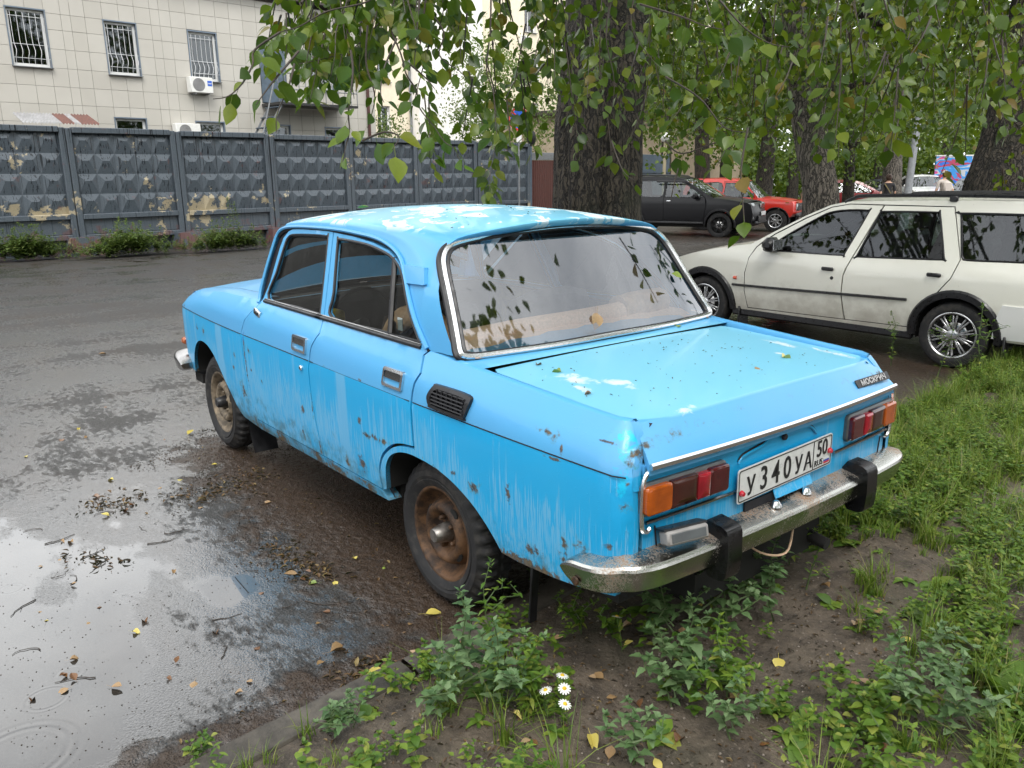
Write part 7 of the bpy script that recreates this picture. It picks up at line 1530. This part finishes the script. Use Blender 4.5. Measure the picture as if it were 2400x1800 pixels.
for i in range(60):
    x = R3.uniform(.1, 1.4); y = R3.uniform(-.5, .5); z = float(np.interp(x, [.05, .2, .5, .9, 1.2, 1.45], [1.455, 1.468, 1.481, 1.481, 1.466, 1.445]))-.063*(y/.555)**2; sc_.append((R3.randrange(2), Matrix.Translation((x, y, z+.003)) @ Matrix.Rotation(R3.uniform(0, 6.28), 4, 'Z') @ Matrix.Scale(R3.uniform(.006, .014), 4)))
SPK = [proto(leaf_proto(M_DEADI, .5, .2, .3, .0, 3)), proto(leaf_proto(M_DEADI, .22, .3, .2, .0, 3))]
tag(bigmesh('leaf_debris_on_car', SPK, sc_, [M_DEADI]), kind='stuff')
# twigs and catkin stalks
TG = []
for sd_ in range(6):
    r = random.Random(sd_); P = [Vector((0, 0, 0))]; an = 0
    for k in range(7): an += r.uniform(-.55, .55)+(.25 if sd_ % 2 else 0); P.append(P[-1]+Vector((math.cos(an), math.sin(an), r.uniform(-.05, .05)))*.16)
    mb = MB().tube(P, list(np.linspace(.020, .009, 8)), M_TWIG, 5)
    if sd_ % 3 == 0: mb.tube([P[3], P[3]+Vector((.12, .18, .05))], .010, M_TWIG, 4)
    TG.append(mb.mesh('twig', 60))
tw_px = [(245, 1175), (290, 1190), (235, 1205), (400, 1185), (330, 1230), (380, 1255), (345, 1275), (265, 1200), (470, 1170), (520, 1150), (560, 1160), (490, 1180), (540, 1135), (100, 1240), (105, 1275), (195, 1310), (240, 1320), (120, 1350), (80, 1405), (90, 1520), (225, 1590), (520, 1545), (505, 1460), (660, 1420), (720, 1405), (610, 1340), (480, 1120), (430, 1160), (690, 1310), (790, 1345), (330, 1100), (170, 1370), (585, 1480), (600, 1310), (660, 1240), (560, 1230)]
for i, (u, v) in enumerate(tw_px):
    o = bpy.data.objects.new('fallen_twig', TG[i % 6]); COL.objects.link(o); p = ongr(u+R3.uniform(-8, 8), v+R3.uniform(-6, 6)); o.matrix_world = Matrix.Translation(p+Vector((0, 0, .003))) @ Matrix.Rotation(R3.uniform(0, 6.28), 4, 'Z') @ Matrix.Scale(R3.uniform(.05, .13), 4); tag(o, 'thin curved dark twig lying on the wet asphalt left of the car', 'twig', 'twigs scattered on the asphalt')
cr_m = []
for sd_ in range(3):
    r = random.Random(sd_+70); mb = MB(); V = [Vector(q)*r.uniform(.7, 1.2) for q in ((1, 0, 0), (-1, 0, 0), (0, 1, 0), (0, -1, 0), (0, 0, .7), (0, 0, -.4))]; mb.add(V, [(0, 2, 4), (2, 1, 4), (1, 3, 4), (3, 0, 4), (2, 0, 5), (1, 2, 5), (3, 1, 5), (0, 3, 5)], M_MUDC); cr_m.append(proto(mb))
cx_ = []; lt = []
for i in range(26000):
    x = R3.uniform(-.22, 2.9); y = R3.uniform(-1.0, 1.9)
    if x < kx(y)+.02: continue
    dc = max(0, y-.72)/.55; dk2 = (x-kx(y))/.28; m_ = max(1-dc, 1-dk2 if y < 1.9 else 0)+noise.noise((x*3, y*3, 2))*.8
    if m_ < .35 or R3.random() > min(1, m_): continue
    z = gz(x, y); M_ = Matrix.Translation((x, y, z)) @ Matrix.Rotation(R3.uniform(0, 6.28), 4, 'Z')
    if R3.random() < .93: cx_.append((R3.randrange(3), M_ @ Matrix.Scale(R3.uniform(.0018, .0065), 4)))
    else: lt.append((R3.randrange(2), M_ @ Matrix.Translation((0, 0, .004)) @ Matrix.Rotation(R3.uniform(-.5, .5), 4, 'X') @ Matrix.Scale(R3.uniform(.008, .028), 4)))
for cu, cv, cn in ((245, 1185, 70), (300, 1170, 50), (440, 1165, 60), (520, 1150, 90), (560, 1130, 70), (600, 1115, 60), (205, 1310, 30), (240, 1315, 30), (700, 1320, 80), (740, 1345, 70), (660, 1290, 60), (880, 1560, 60), (840, 1590, 60)):
    for i in range(cn):
        p = ongr(cu+R3.gauss(0, 32), cv+R3.gauss(0, 11)); lt.append((R3.randrange(2), Matrix.Translation(p+Vector((0, 0, .004))) @ Matrix.Rotation(R3.uniform(0, 6.28), 4, 'Z') @ Matrix.Rotation(R3.uniform(-.7, .7), 4, 'X') @ Matrix.Scale(R3.uniform(.012, .04), 4)))
for i in range(1500):                            # specks out on the wet film
    u, v = R3.uniform(0, 1000), R3.uniform(1050, 1790); p = ongr(u, v)
    if p.x > kx(p.y)+.03 and p.y > .7: cx_.append((R3.randrange(3), Matrix.Translation(p) @ Matrix.Rotation(R3.uniform(0, 6.28), 4, 'Z') @ Matrix.Scale(R3.uniform(.001, .004), 4)))
tag(bigmesh('mud_crumbs', cr_m, cx_, [M_MUDC]), kind='stuff'); 
for i in range(2600):
    u, v = R3.uniform(700, 2420), R3.uniform(1250, 1800); p = ons(u, v)
    if p.x < kx(p.y)-.13: lt.append((R3.randrange(2), Matrix.Translation(p+Vector((0, 0, .004))) @ Matrix.Rotation(R3.uniform(0, 6.28), 4, 'Z') @ Matrix.Rotation(R3.uniform(-.6, .6), 4, 'X') @ Matrix.Scale(R3.uniform(.006, .024), 4)))
tag(bigmesh('leaf_litter', SPK, lt, [M_DEADI]), kind='stuff')
pb = []
SP3 = [proto(MB().join(MB().add([Vector(q) for q in ((1, 0, .2), (-.9, .2, .1), (.1, .9, .2), (0, -1, .1), (0, 0, .8), (0, 0, -.4))], [(0, 2, 4), (2, 1, 4), (1, 3, 4), (3, 0, 4), (2, 0, 5), (1, 2, 5), (3, 1, 5), (0, 3, 5)], M_STONE)))]
for i in range(900):
    u, v = R3.uniform(800, 2420), R3.uniform(1300, 1800); p = ons(u, v)
    if p.x < kx(p.y)-.13: pb.append((0, Matrix.Translation(p) @ Matrix.Rotation(R3.uniform(0, 6.28), 4, 'Z') @ Matrix.Scale(R3.uniform(.002, .007), 4)))
tag(bigmesh('pebbles', SP3, pb, [M_STONE]), kind='stuff')
